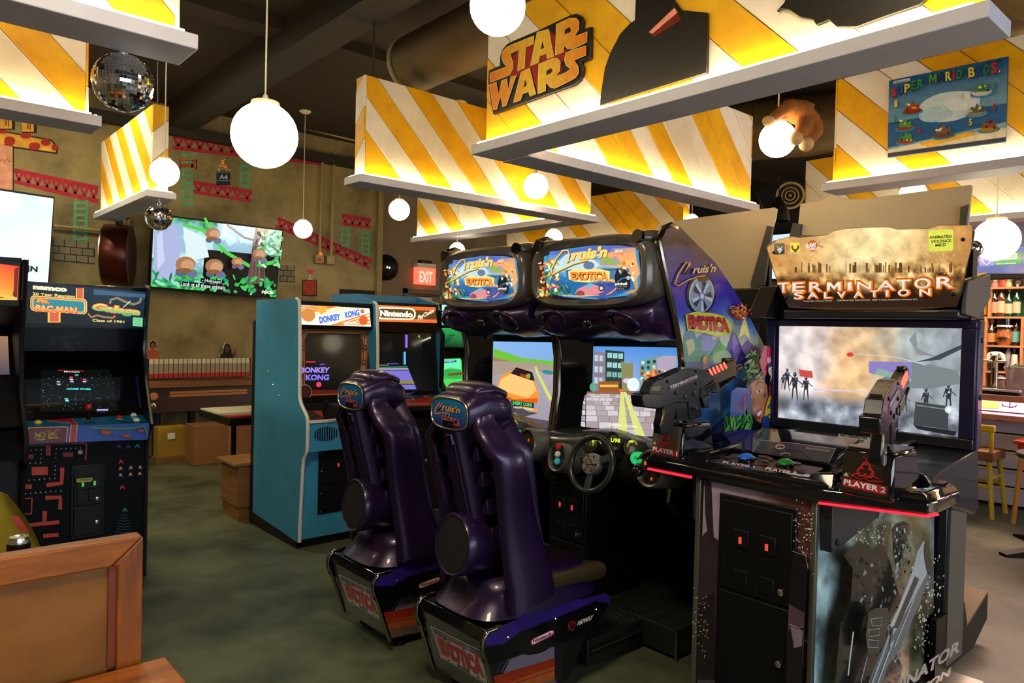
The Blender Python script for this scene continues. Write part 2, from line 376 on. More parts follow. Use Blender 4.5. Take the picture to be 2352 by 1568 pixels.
def planks(root, ax, c, out, u0, u1, sgn, off, pat):
    """planks on the face ax = c looking along out (+1/-1); joints lie on u + sgn*z = off + k*.2465"""
    sp = .2465; rect = [(u0, ZB), (u1, ZB), (u1, ZT), (u0, ZT)]
    lo = min(p[0]+sgn*p[1] for p in rect); hi = max(p[0]+sgn*p[1] for p in rect); k = math.floor((lo-off)/sp)
    while off+k*sp < hi:
        a, b = off+k*sp+.0025, off+(k+1)*sp-.0025
        q = clip(clip(rect, (1, sgn), a), (-1, -sgn), -b)
        if len(q) >= 3:
            area_ = abs(sum(q[i-1][0]*q[i][1]-q[i][0]*q[i-1][1] for i in range(len(q))))/2
            if area_ > .0006:
                t = .014+.003*((k*7) % 3)/2
                MB().prism(q, ax, c, c+out*t).build('plank', M_YEL if pat[k % len(pat)] == 'y' else M_WPL, root, bev=.003, seg=1)
        k += 1
def fascia(label, run, c, lo, hi, fo=0, fp='ywywyywwyw', sg=1, ends=(1, 1), eo=0, ep='ywyw', es=1, rods=(), z_extra=0):
    hw = .05
    loc = (c, (lo+hi)/2, ZS) if run == 'Y' else ((lo+hi)/2, c, ZS)
    r = thing('striped_fascia', label, 'ceiling panel', loc, 'hanging striped plank fascias')
    s = .12
    def bx(a0, a1, u0, u1, z0, z1): return (a0, a1, u0, u1, z0, z1) if run == 'Y' else (u0, u1, a0, a1, z0, z1)
    B('base_slab', M_SLAB, r, *bx(c-s, c+s, lo, hi, ZS-z_extra, ZB-.002), bev=.004)
    B('core_board', M_WPL, r, *bx(c-hw, c+hw, lo+.07, hi-.07, ZB-.002, ZT-.004))
    for sd in (-1, 1):
        planks(r, 'X' if run == 'Y' else 'Y', c+sd*hw, sd, lo+.07, hi-.07, sg, fo, fp)
        B('light_strip', M_LED, r, *bx(c+sd*.108-.006, c+sd*.108+.006, lo+.05, hi-.05, ZB, ZB+.006))
    for e, x, sd in ((ends[0], lo+.07, -1), (ends[1], hi-.07, 1)):
        if e:
            planks(r, 'Y' if run == 'Y' else 'X', x, sd, c-hw-.014, c+hw+.014, es, eo, ep)
            B('light_strip', M_LED, r, *bx(c-.09, c+.09, x+sd*.045-.006, x+sd*.045+.006, ZB, ZB+.006))
    for u in rods:
        p = (c, u) if run == 'Y' else (u, c); MB().tube([(p[0], p[1], ZT-.02), (p[0], p[1], ZC)], .009, 6).build('hanging_rod', M_DARK, r)
    return r
fascia('striped fascia directly above left mirror ball, at top left corner', 'X', 3.05, -1.6, .93, 6.10, 'wywyywwywy', 1, (0, 1))
fascia('striped fascia at left edge above left television', 'X', 4.59, -1.8, .92, 6.0, 'ywywywywyw', 1, (0, 1))
fascia('small striped fascia end-on near concrete wall with small mirror ball', 'Y', 1.83, 6.65, 8.65, 3.3, 'ywywyw', -1, (1, 0), -1.69, 'yw', -1, rods=(6.8,))
fascia('long striped fascia in the middle, left of the big orange logo', 'X', 4.83, 2.64, 5.24, 6.004, 'ywywyyw', 1, (1, 0), 8.24, 'yw', 1, rods=(2.8, 4.9))
fascia('striped fascia running away under the middle one toward the far wall', 'Y', 5.11, 4.96, 7.62, 1.4, 'ywwywyw', -1, (0, 1))
fascia('largest striped fascia carrying the big orange logo', 'Y', 2.82, .765, 3.48, .43, 'ywwywyywwy', -1, (1, 0), rods=(1.2,))
fascia('striped fascia behind the big orange logo, seen under its slab', 'X', 3.36, 2.95, 5.62, 6.24, 'wyywywwyyw', 1, (0, 1), z_extra=.004, rods=(5.2,))
fascia('striped fascia over the racing cabinets in the distance', 'Y', 7.42, 5.2, 8.6, 1.4, 'ywwywyy', -1, (1, 0))
fascia('striped fascia at right behind the blue poster fascia', 'Y', 7.42, -.4, 3.78, .5, 'wyywyw', -1, (0, 1))
fascia('striped fascia at right carrying the blue poster', 'Y', 5.24, -.2, 2.47, .15, 'wywyyw', -1, (0, 1), rods=(1.9,))
# ================================================ ducts
M_DUCT = mat('duct_metal', '5c4a2c', .55, .35, noise=.25, scale=2)
def duct(lab, a, b, r, rib=0, flange=True):
    a = Vector(a); b = Vector(b); d = (b-a).normalized(); t = thing('air_duct', lab, 'duct', a)
    mb = MB(); L = (b-a).length
    if rib:
        pr = [(r, 0)]; n = int(L/rib)
        for i in range(n): h = L*i/n; pr += [(r, h+.004), (r+.006, h+.008), (r+.006, h+.016), (r, h+.02)]
        pr += [(r, L)]
    else: pr = [(r, 0), (r, L)]
    u = [(0.75*r, .4*r), (.97*r, -.001)]
    mb.lathe(a, [(r*.001, .6)]+[(r*.93, .6), (r*.93, 0)]+pr+[(0, L)], d, 40).build('tube', M_DUCT, t)
    if flange: MB().lathe(a, [(r*.94, -.012), (r*1.09, -.012), (r*1.09, .012), (r*.94, .014), (r*.94, -.012)], d, 40).build('flange', mat('flange', '8a8266', .5), t)
    return t
p = at('Y', 4.55, 948, 150)
a1 = O3+ray(948, 148)*6.0; b1 = a1+Vector((0,-1,0))
duct('wide dark round duct with open flanged end by the big logo', a1, Vector((a1.x, .6, a1.z)), .225)
a2 = O3+ray(2110, -40)*3.2
duct('ribbed round duct along ceiling at top right', (6.6, 5.2, 3.80), (9.6, -1.2, 3.80), .31, rib=.16, flange=False)
duct('large ribbed duct behind the top right fascia corner', at('Z', 3.82, 2215, 40), at('Z', 3.82, 2700, -250), .3, rib=.2, flange=False)
# round ceiling diffuser with concentric rings
p = at('X', 8.6, 1815, 449); t = thing('round_diffuser', 'round air diffuser with concentric rings beside the black pendants', 'vent', p)
dd = (O3-p).normalized()
for nm, r0, r1, m in (('rim', .145, .165, M_COND), ('ring', .092, .1, M_COND), ('ring', .05, .058, M_COND)):
    MB().lathe(p, [(r0, .0), (r1, .0), (r1+.006, .02), (r0, .025), (r0, .0)], dd, 36).build(nm, m, t)
MB().lathe(p-dd*.02, [(.155, -.25), (.155, .0), (.0, .0)], dd, 36).build('neck', M_DARK, t)
MB().lathe(p-dd*.0, [(.018, 0), (.018, .015), (0, .016)], dd, 12).box(0,0,0,0,0,0).build('hub', M_COND, t)
# ================================================ globes
M_GLOBE = mat('opal_globe', (1,.97,.88), .3, emit=8, ecol=(1,.88,.62))
M_CORD = mat('white_cord', 'd8cfb4', .5)
def globe(lab, px, py, rpx, d, cord=True, group='opal globe pendants'):
    c = O3+ray(px, py)*d; r = rpx*d/FPX
    t = thing('globe_pendant', lab, 'lamp', c, group)
    MB().ball(c, r, 32).build('globe', M_GLOBE, t, smooth=180)
    MB().lathe(c+Vector((0, 0, r*.9)), [(r*.45, 0), (r*.42, r*.13), (r*.12, r*.2), (r*.06, r*.35), (0, r*.36)], seg=20).build('cap', M_CORD, t)
    MB().tube([c+Vector((0, 0, r*1.1)), (c.x, c.y, ZC)], .0045, 6).build('cord', M_CORD, t)
    MB().lathe((c.x, c.y, ZC), [(.065, 0), (.07, -.01), (.05, -.03), (.012, -.04), (0, -.04)], seg=20).build('canopy', M_CORD, t)
    return t
globe('largest glowing white globe hanging at upper left middle', 608, 311, 74, 3.7)
globe('big white globe cut off by top edge beside the orange logo', 1143, 15, 64, 2.85)
globe('white globe in front of small striped fascia at left', 378, 396, 32, 5.7)
globe('small white globe against concrete wall right of big television', 696, 526, 21, 8.7)
globe('small white globe under left end of middle fascia', 917, 482, 24, 7.6)
globe('white globe in front of right end of middle fascia', 1231, 428, 29, 6.2)
globe('white globe with a brown plush toy draped over it', 1786, 320, 41, 4.45)
globe('cream globe at right edge in front of bar television', 2288, 550, 48, 5.0)
globe('white globe peeking over the left racing cabinet', 1050, 575, 18, 8.2)
globe('white globe peeking over the right racing cabinet', 1272, 546, 20, 8.4)
globe('white globe peeking over the left cream header panel', 1589, 509, 17, 8.8)
globe('white globe peeking over the right cream header panel', 2097, 446, 29, 6.3)
# ------------------------------------------------ plush toy on the globe
M_PLUSH = mat('brown_plush', 'a35f1e', .95, noise=.35, scale=14, bump=1, bscale=160)
M_PLUSHT = mat('tan_plush', 'd9ae7a', .95, noise=.15, scale=14, bump=1, bscale=160)
gc = O3+ray(1786, 320)*4.45
def pp(x, y, dd=0): return O3+ray(x, y)*(4.45+dd)
pl = thing('plush_toy', 'brown plush animal draped face down over white globe', 'toy', gc+Vector((0, 0, .12)))
mb = MB(); mb.ball(pp(1836, 258, .03), .088, 20, 1.0, 1.0, .86); mb.ball(pp(1815, 250, .0), .062, 18); mb.ball(pp(1858, 276, .04), .066, 18, 1, 1, 1.05); mb.ball(pp(1797, 262, .06), .05, 18)
mb.tube([pp(1820, 246, -.01), pp(1800, 252, -.04), pp(1785, 264, -.07), pp(1772, 273, -.085)], [.046, .038, .033, .030], 16)
mb.tube([pp(1850, 280, 0), pp(1843, 298, -.07), pp(1834, 312, -.10)], [.052, .046, .036], 16); mb.tube([pp(1870, 282, .05), pp(1873, 300, .0), pp(1860, 318, -.03), pp(1854, 326, -.04)], [.05, .047, .04, .034], 16)
o = mb.build('body', M_PLUSH, pl, smooth=0)
r_ = o.modifiers.new('remesh', 'REMESH'); r_.mode = 'VOXEL'; r_.voxel_size = .009; r_.use_smooth_shade = True
r_ = o.modifiers.new('smooth', 'SMOOTH'); r_.factor = .6; r_.iterations = 6
for x, y, dd, rr in ((1766, 278, -.09, .038),): MB().ball(pp(x, y, dd), rr, 16, 1.15, 1, .85).build('hand', M_PLUSHT, pl, smooth=180)
for x, y, dd, rr in ((1829, 318, -.11, .040), (1852, 331, -.05, .044)): MB().ball(pp(x, y, dd), rr, 16, 1, 1, 1).build('foot', M_PLUSHT, pl, smooth=180)
MB().tube([pp(1858, 262, .05), pp(1866, 240, .06), pp(1858, 236, .05)], [.02, .016, .006], 10).build('tail', M_PLUSH, pl, smooth=180)
# ------------------------------------------------ mirror balls
M_MIR = mat('mirror_tile', (.85,.85,.86), .05, 1)
def mirror_ball(lab, px, py, rpx, d, hookz):
    c = O3+ray(px, py)*d; r = rpx*d/FPX; t = thing('mirror_ball', lab, 'mirror ball', c, 'mirror balls')
    MB().ball(c, r*.985, 24).build('core', M_STEEL, t, smooth=180)
    mb = MB(); n = 27
    for i in range(1, n):
        th = pi*i/n; k = max(4, int(2*n*sin(th)))
        for j in range(k):
            a = 2*pi*j/k+i*.13; nn = Vector((sin(th)*cos(a), sin(th)*sin(a), cos(th))); p = c+nn*r
            nn = (nn+Vector((random.uniform(-1, 1), random.uniform(-1, 1), random.uniform(-1, 1)))*.10).normalized()
            u = Vector((-sin(a), cos(a), 0)); w = nn.cross(u).normalized(); u = w.cross(nn); h = r*pi/n*.45
            mb.add([p+u*h+w*h, p-u*h+w*h, p-u*h-w*h, p+u*h-w*h, p+u*h+w*h-nn*.003, p-u*h+w*h-nn*.003, p-u*h-w*h-nn*.003, p+u*h-w*h-nn*.003], [(0,1,2,3),(0,4,5,1),(1,5,6,2),(2,6,7,3),(3,7,4,0)])
    tag(mb.build('mirror_tiles', M_MIR, t, smooth=0), kind='stuff')
    top = c+Vector((0, 0, r)); MB().tube([top+Vector((r*.13*cos(a), 0, r*.13+r*.13*sin(a))) for a in [2*pi*i/12 for i in range(12)]], r*.02, 6, closed=True).build('ring', M_CHROME, t)
    MB().tube([(top.x, top.y, hookz), (top.x, top.y, top.z+r*.3), (top.x+r*.1, top.y, top.z+r*.2), (top.x, top.y, top.z+r*.16)], r*.035, 6).build('hook', M_WHITE, t)
mirror_ball('large mirror ball hanging under top left fascia', 283, 190, 65, 2.86, ZS)
mirror_ball('small mirror ball hanging before the jungle television', 365, 500, 29, 6.25, ZS)
mirror_ball('mirror ball half hidden by right end of orange game sign', 2236, 572, 20, 4.6, 2.3)
# ------------------------------------------------ black cone pendants
for x, y0, y1, w, d, lab in ((1724, 428, 500, 33, 7.2, 'broad black pendant lamp left of round diffuser'), (1789, 450, 508, 26, 7.0, 'smaller black pendant lamp overlapping round diffuser')):
    tp = O3+ray(x, y0)*d; L = (y1-y0)*d/FPX; W = w*d/FPX
    t = thing('pendant_lamp', lab, 'lamp', tp, 'black pendant lamps')
    MB().lathe(tp, [(.001, 0), (W*.2, -L*.03), (W*.55, -L*.3), (W*.85, -L*.62), (W, -L), (W*.97, -L), (W*.82, -L*.62), (W*.5, -L*.3), (.001, -L*.06)], seg=32).build('shade', M_BLK, t, smooth=60)
    MB().tube([(tp.x, tp.y, tp.z), (tp.x, tp.y, ZC)], .004, 6).build('cord', M_BLK, t)
    MB().ball((tp.x, tp.y, tp.z-L*.55), .035, 12).build('bulb', M_WHITE, t)
# ================================================ televisions
def plane_fn(p, n):
    return lambda x, y: (lambda d: O3+d*((p-O3).dot(n)/d.dot(n)))(ray(x, y))
def tv(lab, quad, bez=.025, th=.06, name='television', deep=None):
    """quad: 4 corner points of the front, TL TR BR BL"""
    tl, tr, br, bl = quad; n = (bl-tl).cross(tr-tl).normalized()
    if n.dot(O3-tl) < 0: n = -n
    cc = (tl+tr+br+bl)/4; t = thing(name, lab, 'television', cc-n*(th/2))
    back = [p-n*th for p in quad]; MB().loft([back, list(quad)]).build('case', M_BLK, t, bev=.006)
    ins = [p+(cc-p).normalized()*bez*1.6+n*.0012 for p in quad]
    f = plane_fn(tl+n*.0015, n); return t, Art(f, n), ins
Q = [at('Y', 8.80, 351, 490), at('Y', 8.80, 651, 527), at('Y', 8.90, 634, 686), at('Y', 8.90, 342, 661)]
t, a, ins = tv('large wall television showing a green jungle cartoon', Q)
MB().box(Q[0].x+.5, Q[1].x-.5, 8.96, 9.2, Q[3].z+.15, Q[0].z-.25).build('wall_bracket', M_BLK, t)
Lc = lambda x, y: (x/3.92, 400+y/3.92)
a.clip = [(354, 494), (648, 530), (632, 682), (346, 657)]
def jung(x, y, u, v):
    n = fz(x, y, .03, 5, 1.3); m = fz(x, y, .09, 4, 7.1)
    sky = (190, 232, 228) if n > -.05 else (150, 190, 214); g = ramp(m, [(-.6, (16, 84, 50)), (0, (44, 158, 84)), (.5, (120, 214, 130))])
    k = max(0, min(1, (v-.62)*6+n*1.5))+max(0, min(1, (.16-v)*8+n))*(1 if .08 < u < .5 else 0)+max(0, min(1, (u-.78)*5+m*1.5))*.8
    k = min(1, k); return tuple(a_*(1-k)+b_*k for a_, b_ in zip(sky, g))
a.cloud([(354, 494), (648, 530), (632, 682), (346, 657)], 90, 50, jung)
a.poly([(354, 530), (352, 640), (398, 645), (420, 560), (395, 510)], 'aab4dc'); a.poly([(360, 540), (372, 530), (378, 600), (362, 620)], 'c8d0ec'); a.poly([(420, 520), (470, 545), (480, 590), (430, 600)], 'dceef0')
a.line([(420, 515), (470, 530), (520, 580), (575, 612), (640, 600)], 7, '4fce4f', 9); a.line([(470, 500), (492, 540), (510, 580)], 5, '57d85a')
a.poly([(588, 520), (618, 524), (606, 560), (604, 600), (612, 648), (565, 655), (575, 600), (580, 560)], '5c4140')
for i in range(12): a.line([(586+i*2.6, 524+i*.4), (582+i*2.2, 580), (574+i*3, 650)], .8, random.choice(['33211f', '8a6a60']))
a.line([(520, 515), (560, 545), (585, 552)], 5, '4e3a36'); a.line([(620, 560), (640, 580)], 3, '3a4a30')
for i in range(90):
    x = random.uniform(350, 632); a.ell(x, random.uniform(622, 660)+(x-350)*.075, random.uniform(4, 12), random.uniform(2, 5), random.choice(['2faa4a', '37c258', '1c7a38', '5ad878', '279a6a']), random.uniform(-80, 80), 8)
for i in range(50):
    a.ell(random.uniform(590, 646), random.uniform(535, 610), random.uniform(4, 9), random.uniform(2, 4), random.choice(['2faa4a', '7fe08a', 'c8f4d0', '1c8a50']), random.uniform(-80, 80), 8)
for x, y, s in ((422, 606, 1.2), (488, 610, 1.1), (484, 536, .9), (590, 582, .8), (540, 600, .7)):
    a.ell(x-9*s, y+16*s, 9*s, 7*s, '5b5f86'); a.ell(x+12*s, y+18*s, 10*s, 8*s, '6e7196'); a.ell(x, y, 19*s, 15*s, 'a87650'); a.ell(x+4*s, y+2*s, 13*s, 11*s, 'c89a74'); a.ell(x-2*s, y+12*s, 14*s, 5*s, '8a5a3c')
for i in range(12): a.ell(350+i*9, 648+random.uniform(-6, 6), 9, 4, random.choice(['3fae86', '8fe0b8', '2a8a5a']), random.uniform(-60, 60), 8)
a.poly([(456, 637), (507, 643), (506, 652), (455, 646)], '101418'); a.poly([(409, 644), (518, 654), (517, 664), (408, 654)], '101418')
a.text('- Hubcaps!', [(459, 638), (504, 643), (503, 652), (458, 647)], 'f4f4f4', .01)
a.text('Look at all these animals.', [(411, 645), (514, 655), (513, 664), (410, 654)], 'f4f4f4', .01)
a.text('nick', [(596, 664), (624, 666), (623, 674), (595, 672)], 'f8f0e0', .04)
a.build('picture', M_SCREEN, t)
Q = [at('Y', 8.72, -150, 409), at('Y', 8.72, 126, 452), at('Y', 8.80, 113, 657), at('Y', 8.80, -160, 640)]
t, a, ins = tv('bright pale blue television cut off by left edge', Q)
MB().box(Q[0].x+.4, Q[1].x-.4, 8.83, 9.2, Q[3].z+.15, Q[0].z-.25).build('wall_bracket', M_BLK, t)
a.poly([(-140, 416), (123, 456), (110, 651), (-150, 632)], ['9fd8f0', 'bfe6f6', 'f4fbfd', 'dff2fa'])
a.rect(50, 609, 68, 625, '101418'); a.text('C', [(53, 611), (65, 612), (65, 623), (53, 622)], 'e8f4fa', .04); a.text('N', [(70, 610), (87, 612), (86, 625), (69, 623)], '101418', .05)
a.build('picture', M_SCREEN, t)
# ================================================ paint on the concrete wall
M_MURAL = printmat('wall_paint', rough=.8, coat=0, mottle=.25, mscale=12)
def mural(lab, name='wall_mural'):
    return PA('Y', 9.198, .0002), lab, name
def done(m, cat='mural', group=None):
    a, lab, name = m; o = a.mb.build(name, M_MURAL, None, smooth=0); return tag(o, lab, cat, group)
def truss(lab, tl, tr, br, bl, n, col='a81f38'):
    m = mural(lab, 'painted_truss'); a = m[0]
    L = lambda u, v: tuple((tl[i]*(1-u)+tr[i]*u)*(1-v)+(bl[i]*(1-u)+br[i]*u)*v for i in (0, 1))
    vs = []; fs = []
    def q(pts): k = len(vs); vs.extend(pts); fs.append(tuple(range(k, k+len(pts))))
    q([L(0, 0), L(1, 0), L(1, .28), L(0, .28)]); q([L(0, .74), L(1, .74), L(1, 1), L(0, 1)]); h = .16/n
    for i in range(n):
        u0 = i/n; u1 = (i+.5)/n; u2 = (i+1)/n
        q([L(u0, .27), L(min(u0+2*h, 1), .27), L(min(u1+h, 1), .75), L(u1-h, .75)]); q([L(u1-h, .75), L(u1+h, .75), L(u2, .27), L(u2-2*h, .27)])
    a.put(vs, fs, [C8(col)]*len(vs)); return done(m, group='red lattice strips painted on the wall')
truss('red lattice strip painted above left television', (33, 386), (226, 427), (226, 468), (33, 421), 9)
truss('red lattice strip painted behind the largest globe', (397, 309), (620, 338), (620, 368), (397, 343), 9)
truss('short red lattice strip painted right of the largest globe', (664, 345), (738, 357), (737, 380), (663, 371), 4)
truss('red lattice strip painted under the flaming drum picture', (445, 414), (579, 436), (578, 465), (444, 444), 6)
truss('long sloping red lattice strip painted right of jungle television', (639, 497), (855, 595), (848, 618), (633, 522), 10)
truss('short red lattice strip painted over a pair of ladders', (786, 490), (852, 501), (851, 525), (784, 517), 4)
def ladder(lab, x0, y0, x1, y1, n, dx=-3):
    m = mural(lab, 'painted_ladder'); a = m[0]; w = (x1-x0)*.2; c = '5f9c74'
    a.poly([(x0, y0), (x0+w, y0), (x0+w+dx, y1), (x0+dx, y1)], c); a.poly([(x1-w, y0+3), (x1, y0+3), (x1+dx, y1+3), (x1-w+dx, y1+3)], c)
    for i in range(n):
        y = y0+(y1-y0)*(i+.5)/n; a.rect(x0+dx*.5, y-1, x1+dx*.5, y+(y1-y0)/n*.38, c)
    return done(m, group='green ladders painted on the wall')
ladder('green ladder painted beside left television', 170, 456, 203, 554, 7)
ladder('green ladder painted left of the flaming drum picture', 418, 346, 445, 474, 8)
ladder('green ladder painted just under the largest globe', 552, 372, 577, 432, 4)
ladder('left of two green ladders below the short red strip', 784, 519, 805, 568, 4)
ladder('right of two green ladders below the short red strip', 831, 527, 852, 588, 5)
m = mural('orange barrel painted on the green ladder', 'painted_barrel'); a = m[0]
a.rect(412, 366, 453, 389, '1c1c28'); a.poly([(415, 363), (448, 365), (452, 378), (448, 392), (415, 390), (411, 376)], 'a04a14'); a.rect(416, 365, 448, 367, 'd88a2c'); a.rect(416, 387, 448, 389, 'd88a2c'); done(m)
m = mural('navy drum with pixel flames and letters painted on wall', 'painted_drum'); a = m[0]
a.rect(497, 392, 529, 425, '1e2438'); a.rect(497, 394, 529, 396, '7a90b0'); a.rect(497, 414, 529, 415.5, '7a90b0'); a.text('A4', [(504, 400), (523, 401), (523, 412), (504, 411)], 'b8c4cc', .03)
for i in range(60):
    y = random.uniform(366, 392); w = (y-360)/2; x = 513+random.uniform(-w, w); a.rect(x-1.3, y-1.3, x+1.3, y+1.3, random.choice(['e07a1c', 'f0c040', 'd03a14', 'f4e8b0']))
done(m)
def bricks(lab, x0, y0, w, h, rows, per, sl=.12):
    m = mural(lab, 'painted_bricks'); a = m[0]; rh = h/rows
    a.poly([(x0, y0), (x0+w, y0+w*sl), (x0+w, y0+h+w*sl), (x0, y0+h)], '14130f')
    for r in range(rows):
        k = 0; x = x0-(per/2 if r % 2 else 0)
        while x < x0+w:
            xa = max(x+1.5, x0); xb = min(x+per-.5, x0+w)
            if xb-xa > 2: a.poly([(xa, y0+r*rh+(xa-x0)*sl), (xb, y0+r*rh+(xb-x0)*sl), (xb, y0+(r+1)*rh-2+(xb-x0)*sl), (xa, y0+(r+1)*rh-2+(xa-x0)*sl)], '7b725c')
            x += per
    return done(m, group='grey bricks painted on the wall')
bricks('grey bricks painted between left television and round sign', 121, 548, 97, 50, 3, 27, .09)
bricks('grey bricks painted just right of jungle television', 642, 608, 35, 39, 3, 17, .04)
m = mural('red square with corner dots painted on wall', 'painted_square'); a = m[0]
a.rect(694, 642, 728, 680, '1a1410'); a.rect(696, 644, 726, 677, '9c3a20'); a.dots([(700, 648), (722, 650), (699, 672), (721, 675)], 1.6, '1a1410'); a.poly([(702, 619), (723, 620), (713, 632)], 'c04a4a'); a.rect(711, 630, 714, 642, 'c8b8a0'); a.rect(706, 640, 718, 642, 'c8b8a0'); done(m)
m = mural('black board with chalk letters on concrete wall', 'chalk_board'); a = m[0]
a.poly([(779, 663), (866, 668), (865, 705), (779, 700)], '1c1a14'); a.text('SL IKJ', [(785, 673), (858, 678), (858, 688), (785, 684)], '8a8468', -.01); done(m, 'board')
m = mural('yellow pixel strip with red spots painted at far left', 'painted_strip'); a = m[0]
a.poly([(-40, 292), (118, 320), (134, 338), (132, 354), (-40, 330)], '16120c'); a.poly([(-40, 295), (116, 323), (130, 339), (128, 350), (-40, 326)], 'dca43c')
for x, y, rx, ry in ((22, 324, 12, 11), (5, 302, 9, 5), (59, 312, 12, 6), (79, 336, 12, 9), (105, 327, 10, 8), (125, 339, 6, 7)):
    n = 5
    for j in range(-n, n+1): yy = y+ry*j/n; w = rx*sqrt(max(0, 1-(j/n)**2))+.8; a.rect(x-w, yy-ry/n/2-.2, x+w, yy+ry/n/2+.2, 'a8241c')
for x in (14, 64):
    a.rect(x-14, 262, x+20, 296+x*.14, '16120c'); a.rect(x-14, 262, x+13, 294+x*.14, 'dca43c'); a.rect(x-3, 262, x+2, 288+x*.14, 'a85a1c'); a.rect(x+4, 262, x+6, 290+x*.14, '16120c')
done(m)
m = mural('pink panel painted at left edge above left television', 'painted_block'); a = m[0]
a.rect(-40, 330, 32, 440, '14110e'); a.rect(-40, 332, 29, 440, 'd89a80'); a.line([(0, 370), (6, 366), (10, 374), (16, 364), (22, 370), (28, 371)], 1.6, '8a3a30'); done(m)
# small photo cut-outs standing on the keyboard ledge
def cutout(lab, x, y, top, skinc, hair, longh):
    t = thing('photo_cutout', lab, 'cutout', at('Y', 9.16, x, y+22), 'photo cut-outs'); a = PA('Y', 9.15)
    pts = [(x-17, y+26), (x-15, y+10), (x-6, y+3), (x-8, y-8), (x-4, y-16), (x+5, y-16), (x+9, y-8), (x+7, y+3), (x+15, y+9), (x+17, y+26)]
    P = [at('Y', 9.152, *p) for p in pts]; MB().prism([(p.x, p.z) for p in P], 'Y', 9.152, 9.2).build('board', M_WHITE, t)
    a.poly(pts[:3]+[(x-6, y+4), (x+7, y+4)]+pts[-2:], top); a.ell(x+1, y-6, 7.5, 10, hair)
    if longh: a.poly([(x-8, y-4), (x+10, y-4), (x+12, y+18), (x-9, y+18)], hair)
    a.ell(x+1, y-4, 4.6, 6.5, skinc); a.rect(x-2, y+1, x+4, y+5, skinc); a.dots([(x-1, y-6), (x+3, y-6)], .7, '1a0f0a'); a.line([(x-1, y-1), (x+3, y-1)], .8, '7a3020')
    if longh: a.poly([(x+14, y+4), (x+20, y+2), (x+22, y+14), (x+15, y+14)], skinc); a.line([(x+16, y+3), (x+15, y-5)], 1.2, skinc); a.line([(x+19, y+3), (x+20, y-5)], 1.2, skinc)
    a.build('picture', M_MURAL, t)
cutout('photo cut-out of person in orange shirt above keyboard', 350, 798, 'b0502a', '9a5a3a', '2a140c', 0)
cutout('photo cut-out of dark-haired person making hand sign', 521, 804, '1c1a24', '6a3a2c', '120c0a', 1)
# keyboard strip: every key a piece
ky = thing('keyboard_strip', 'long strip of white, grey and red keys on far wall', 'sign', at('Y', 9.1, 456, 868))
Mk = [mat('key_white', 'd8d0b0', .6), mat('key_grey', '9a927a', .6), mat('key_red', 'b0261c', .6)]
p0 = at('Y', 9.12, 343, 824); p1 = at('Y', 9.12, 574, 826); z0 = at('Y', 9.12, 456, 866).z; n = 22
B('backing', M_BLK, ky, p0.x-.02, p1.x+.02, 9.14, 9.2, z0, p0.z)
for i in range(n):
    x0 = p0.x+(p1.x-p0.x)*i/n; x1 = x0+(p1.x-p0.x)/n*.82; h = p0.z-z0; mb = MB()
    for k, (u, v) in enumerate(((.74, 1), (.24, .74), (0, .24))): mb.m(k).box(x0, x1, 9.11, 9.14, z0+h*u, z0+h*v)
    mb.build('key', Mk, ky)
mb = MB(); 
for i in range(n): x1 = p0.x+(p1.x-p0.x)*(i+.82)/n+.004; mb.box(x1, x1+.012, 9.12, 9.14, z0+.03, p0.z-h*.26)
mb.build('red_spacers', Mk[2], ky)
# ================================================ signs on the fascias
def board(name, lab, cat, ax, v, pts, th, m, arts=None, origin=None):
    P = [at(ax, v, *p) for p in pts]; c = sum(P, Vector())/len(P); t = thing(name, lab, cat, (c.x, c.y, min(p.z for p in P)))
    q = [(p.y, p.z) for p in P] if ax == 'X' else [(p.x, p.z) for p in P]
    MB().prism(q, ax, v, v+th).build('board', m, t, bev=.002, seg=1); return t
zz = lambda x, y: (1080+x/3.92, y/3.92)
XS = 2.82-.05-.017-.022
out = [(165,635),(265,590),(268,510),(285,450),(330,395),(390,365),(615,270),(900,135),(960,122),(1000,145),(1018,185),(1010,240),(1000,270),(1090,238),(1083,525),(1000,560),(1018,600),(1015,660),(985,720),(930,765),(205,1028),(180,890),(160,740)]
t = board('logo_sign', 'big orange and black two-line film logo sign on fascia', 'sign', 'X', XS, [zz(*p) for p in out], .02, mat('logo_black', '140c06', .4))
a = PA('X', XS-.0005)
a.poly([zz(*p) for p in [(385,505),(440,455),(500,430),(700,262),(775,330),(770,505),(880,430),(850,520),(825,560),(830,640),(790,690),(690,750),(620,860),(560,700),(430,690),(320,690),(385,640)]], 'a01c10')
def lg(pts):
    P = [zz(*p) for p in pts]; tr = tessellate_polygon([[Vector((*p, 0)) for p in P]])
    a.put(P, [tuple(x) for x in tr], [tuple(u+(w-u)*min(1, abs(p[0]-620)/430) for u, w in zip(C8('f2c838'), C8('e87808'))) for p in pts])
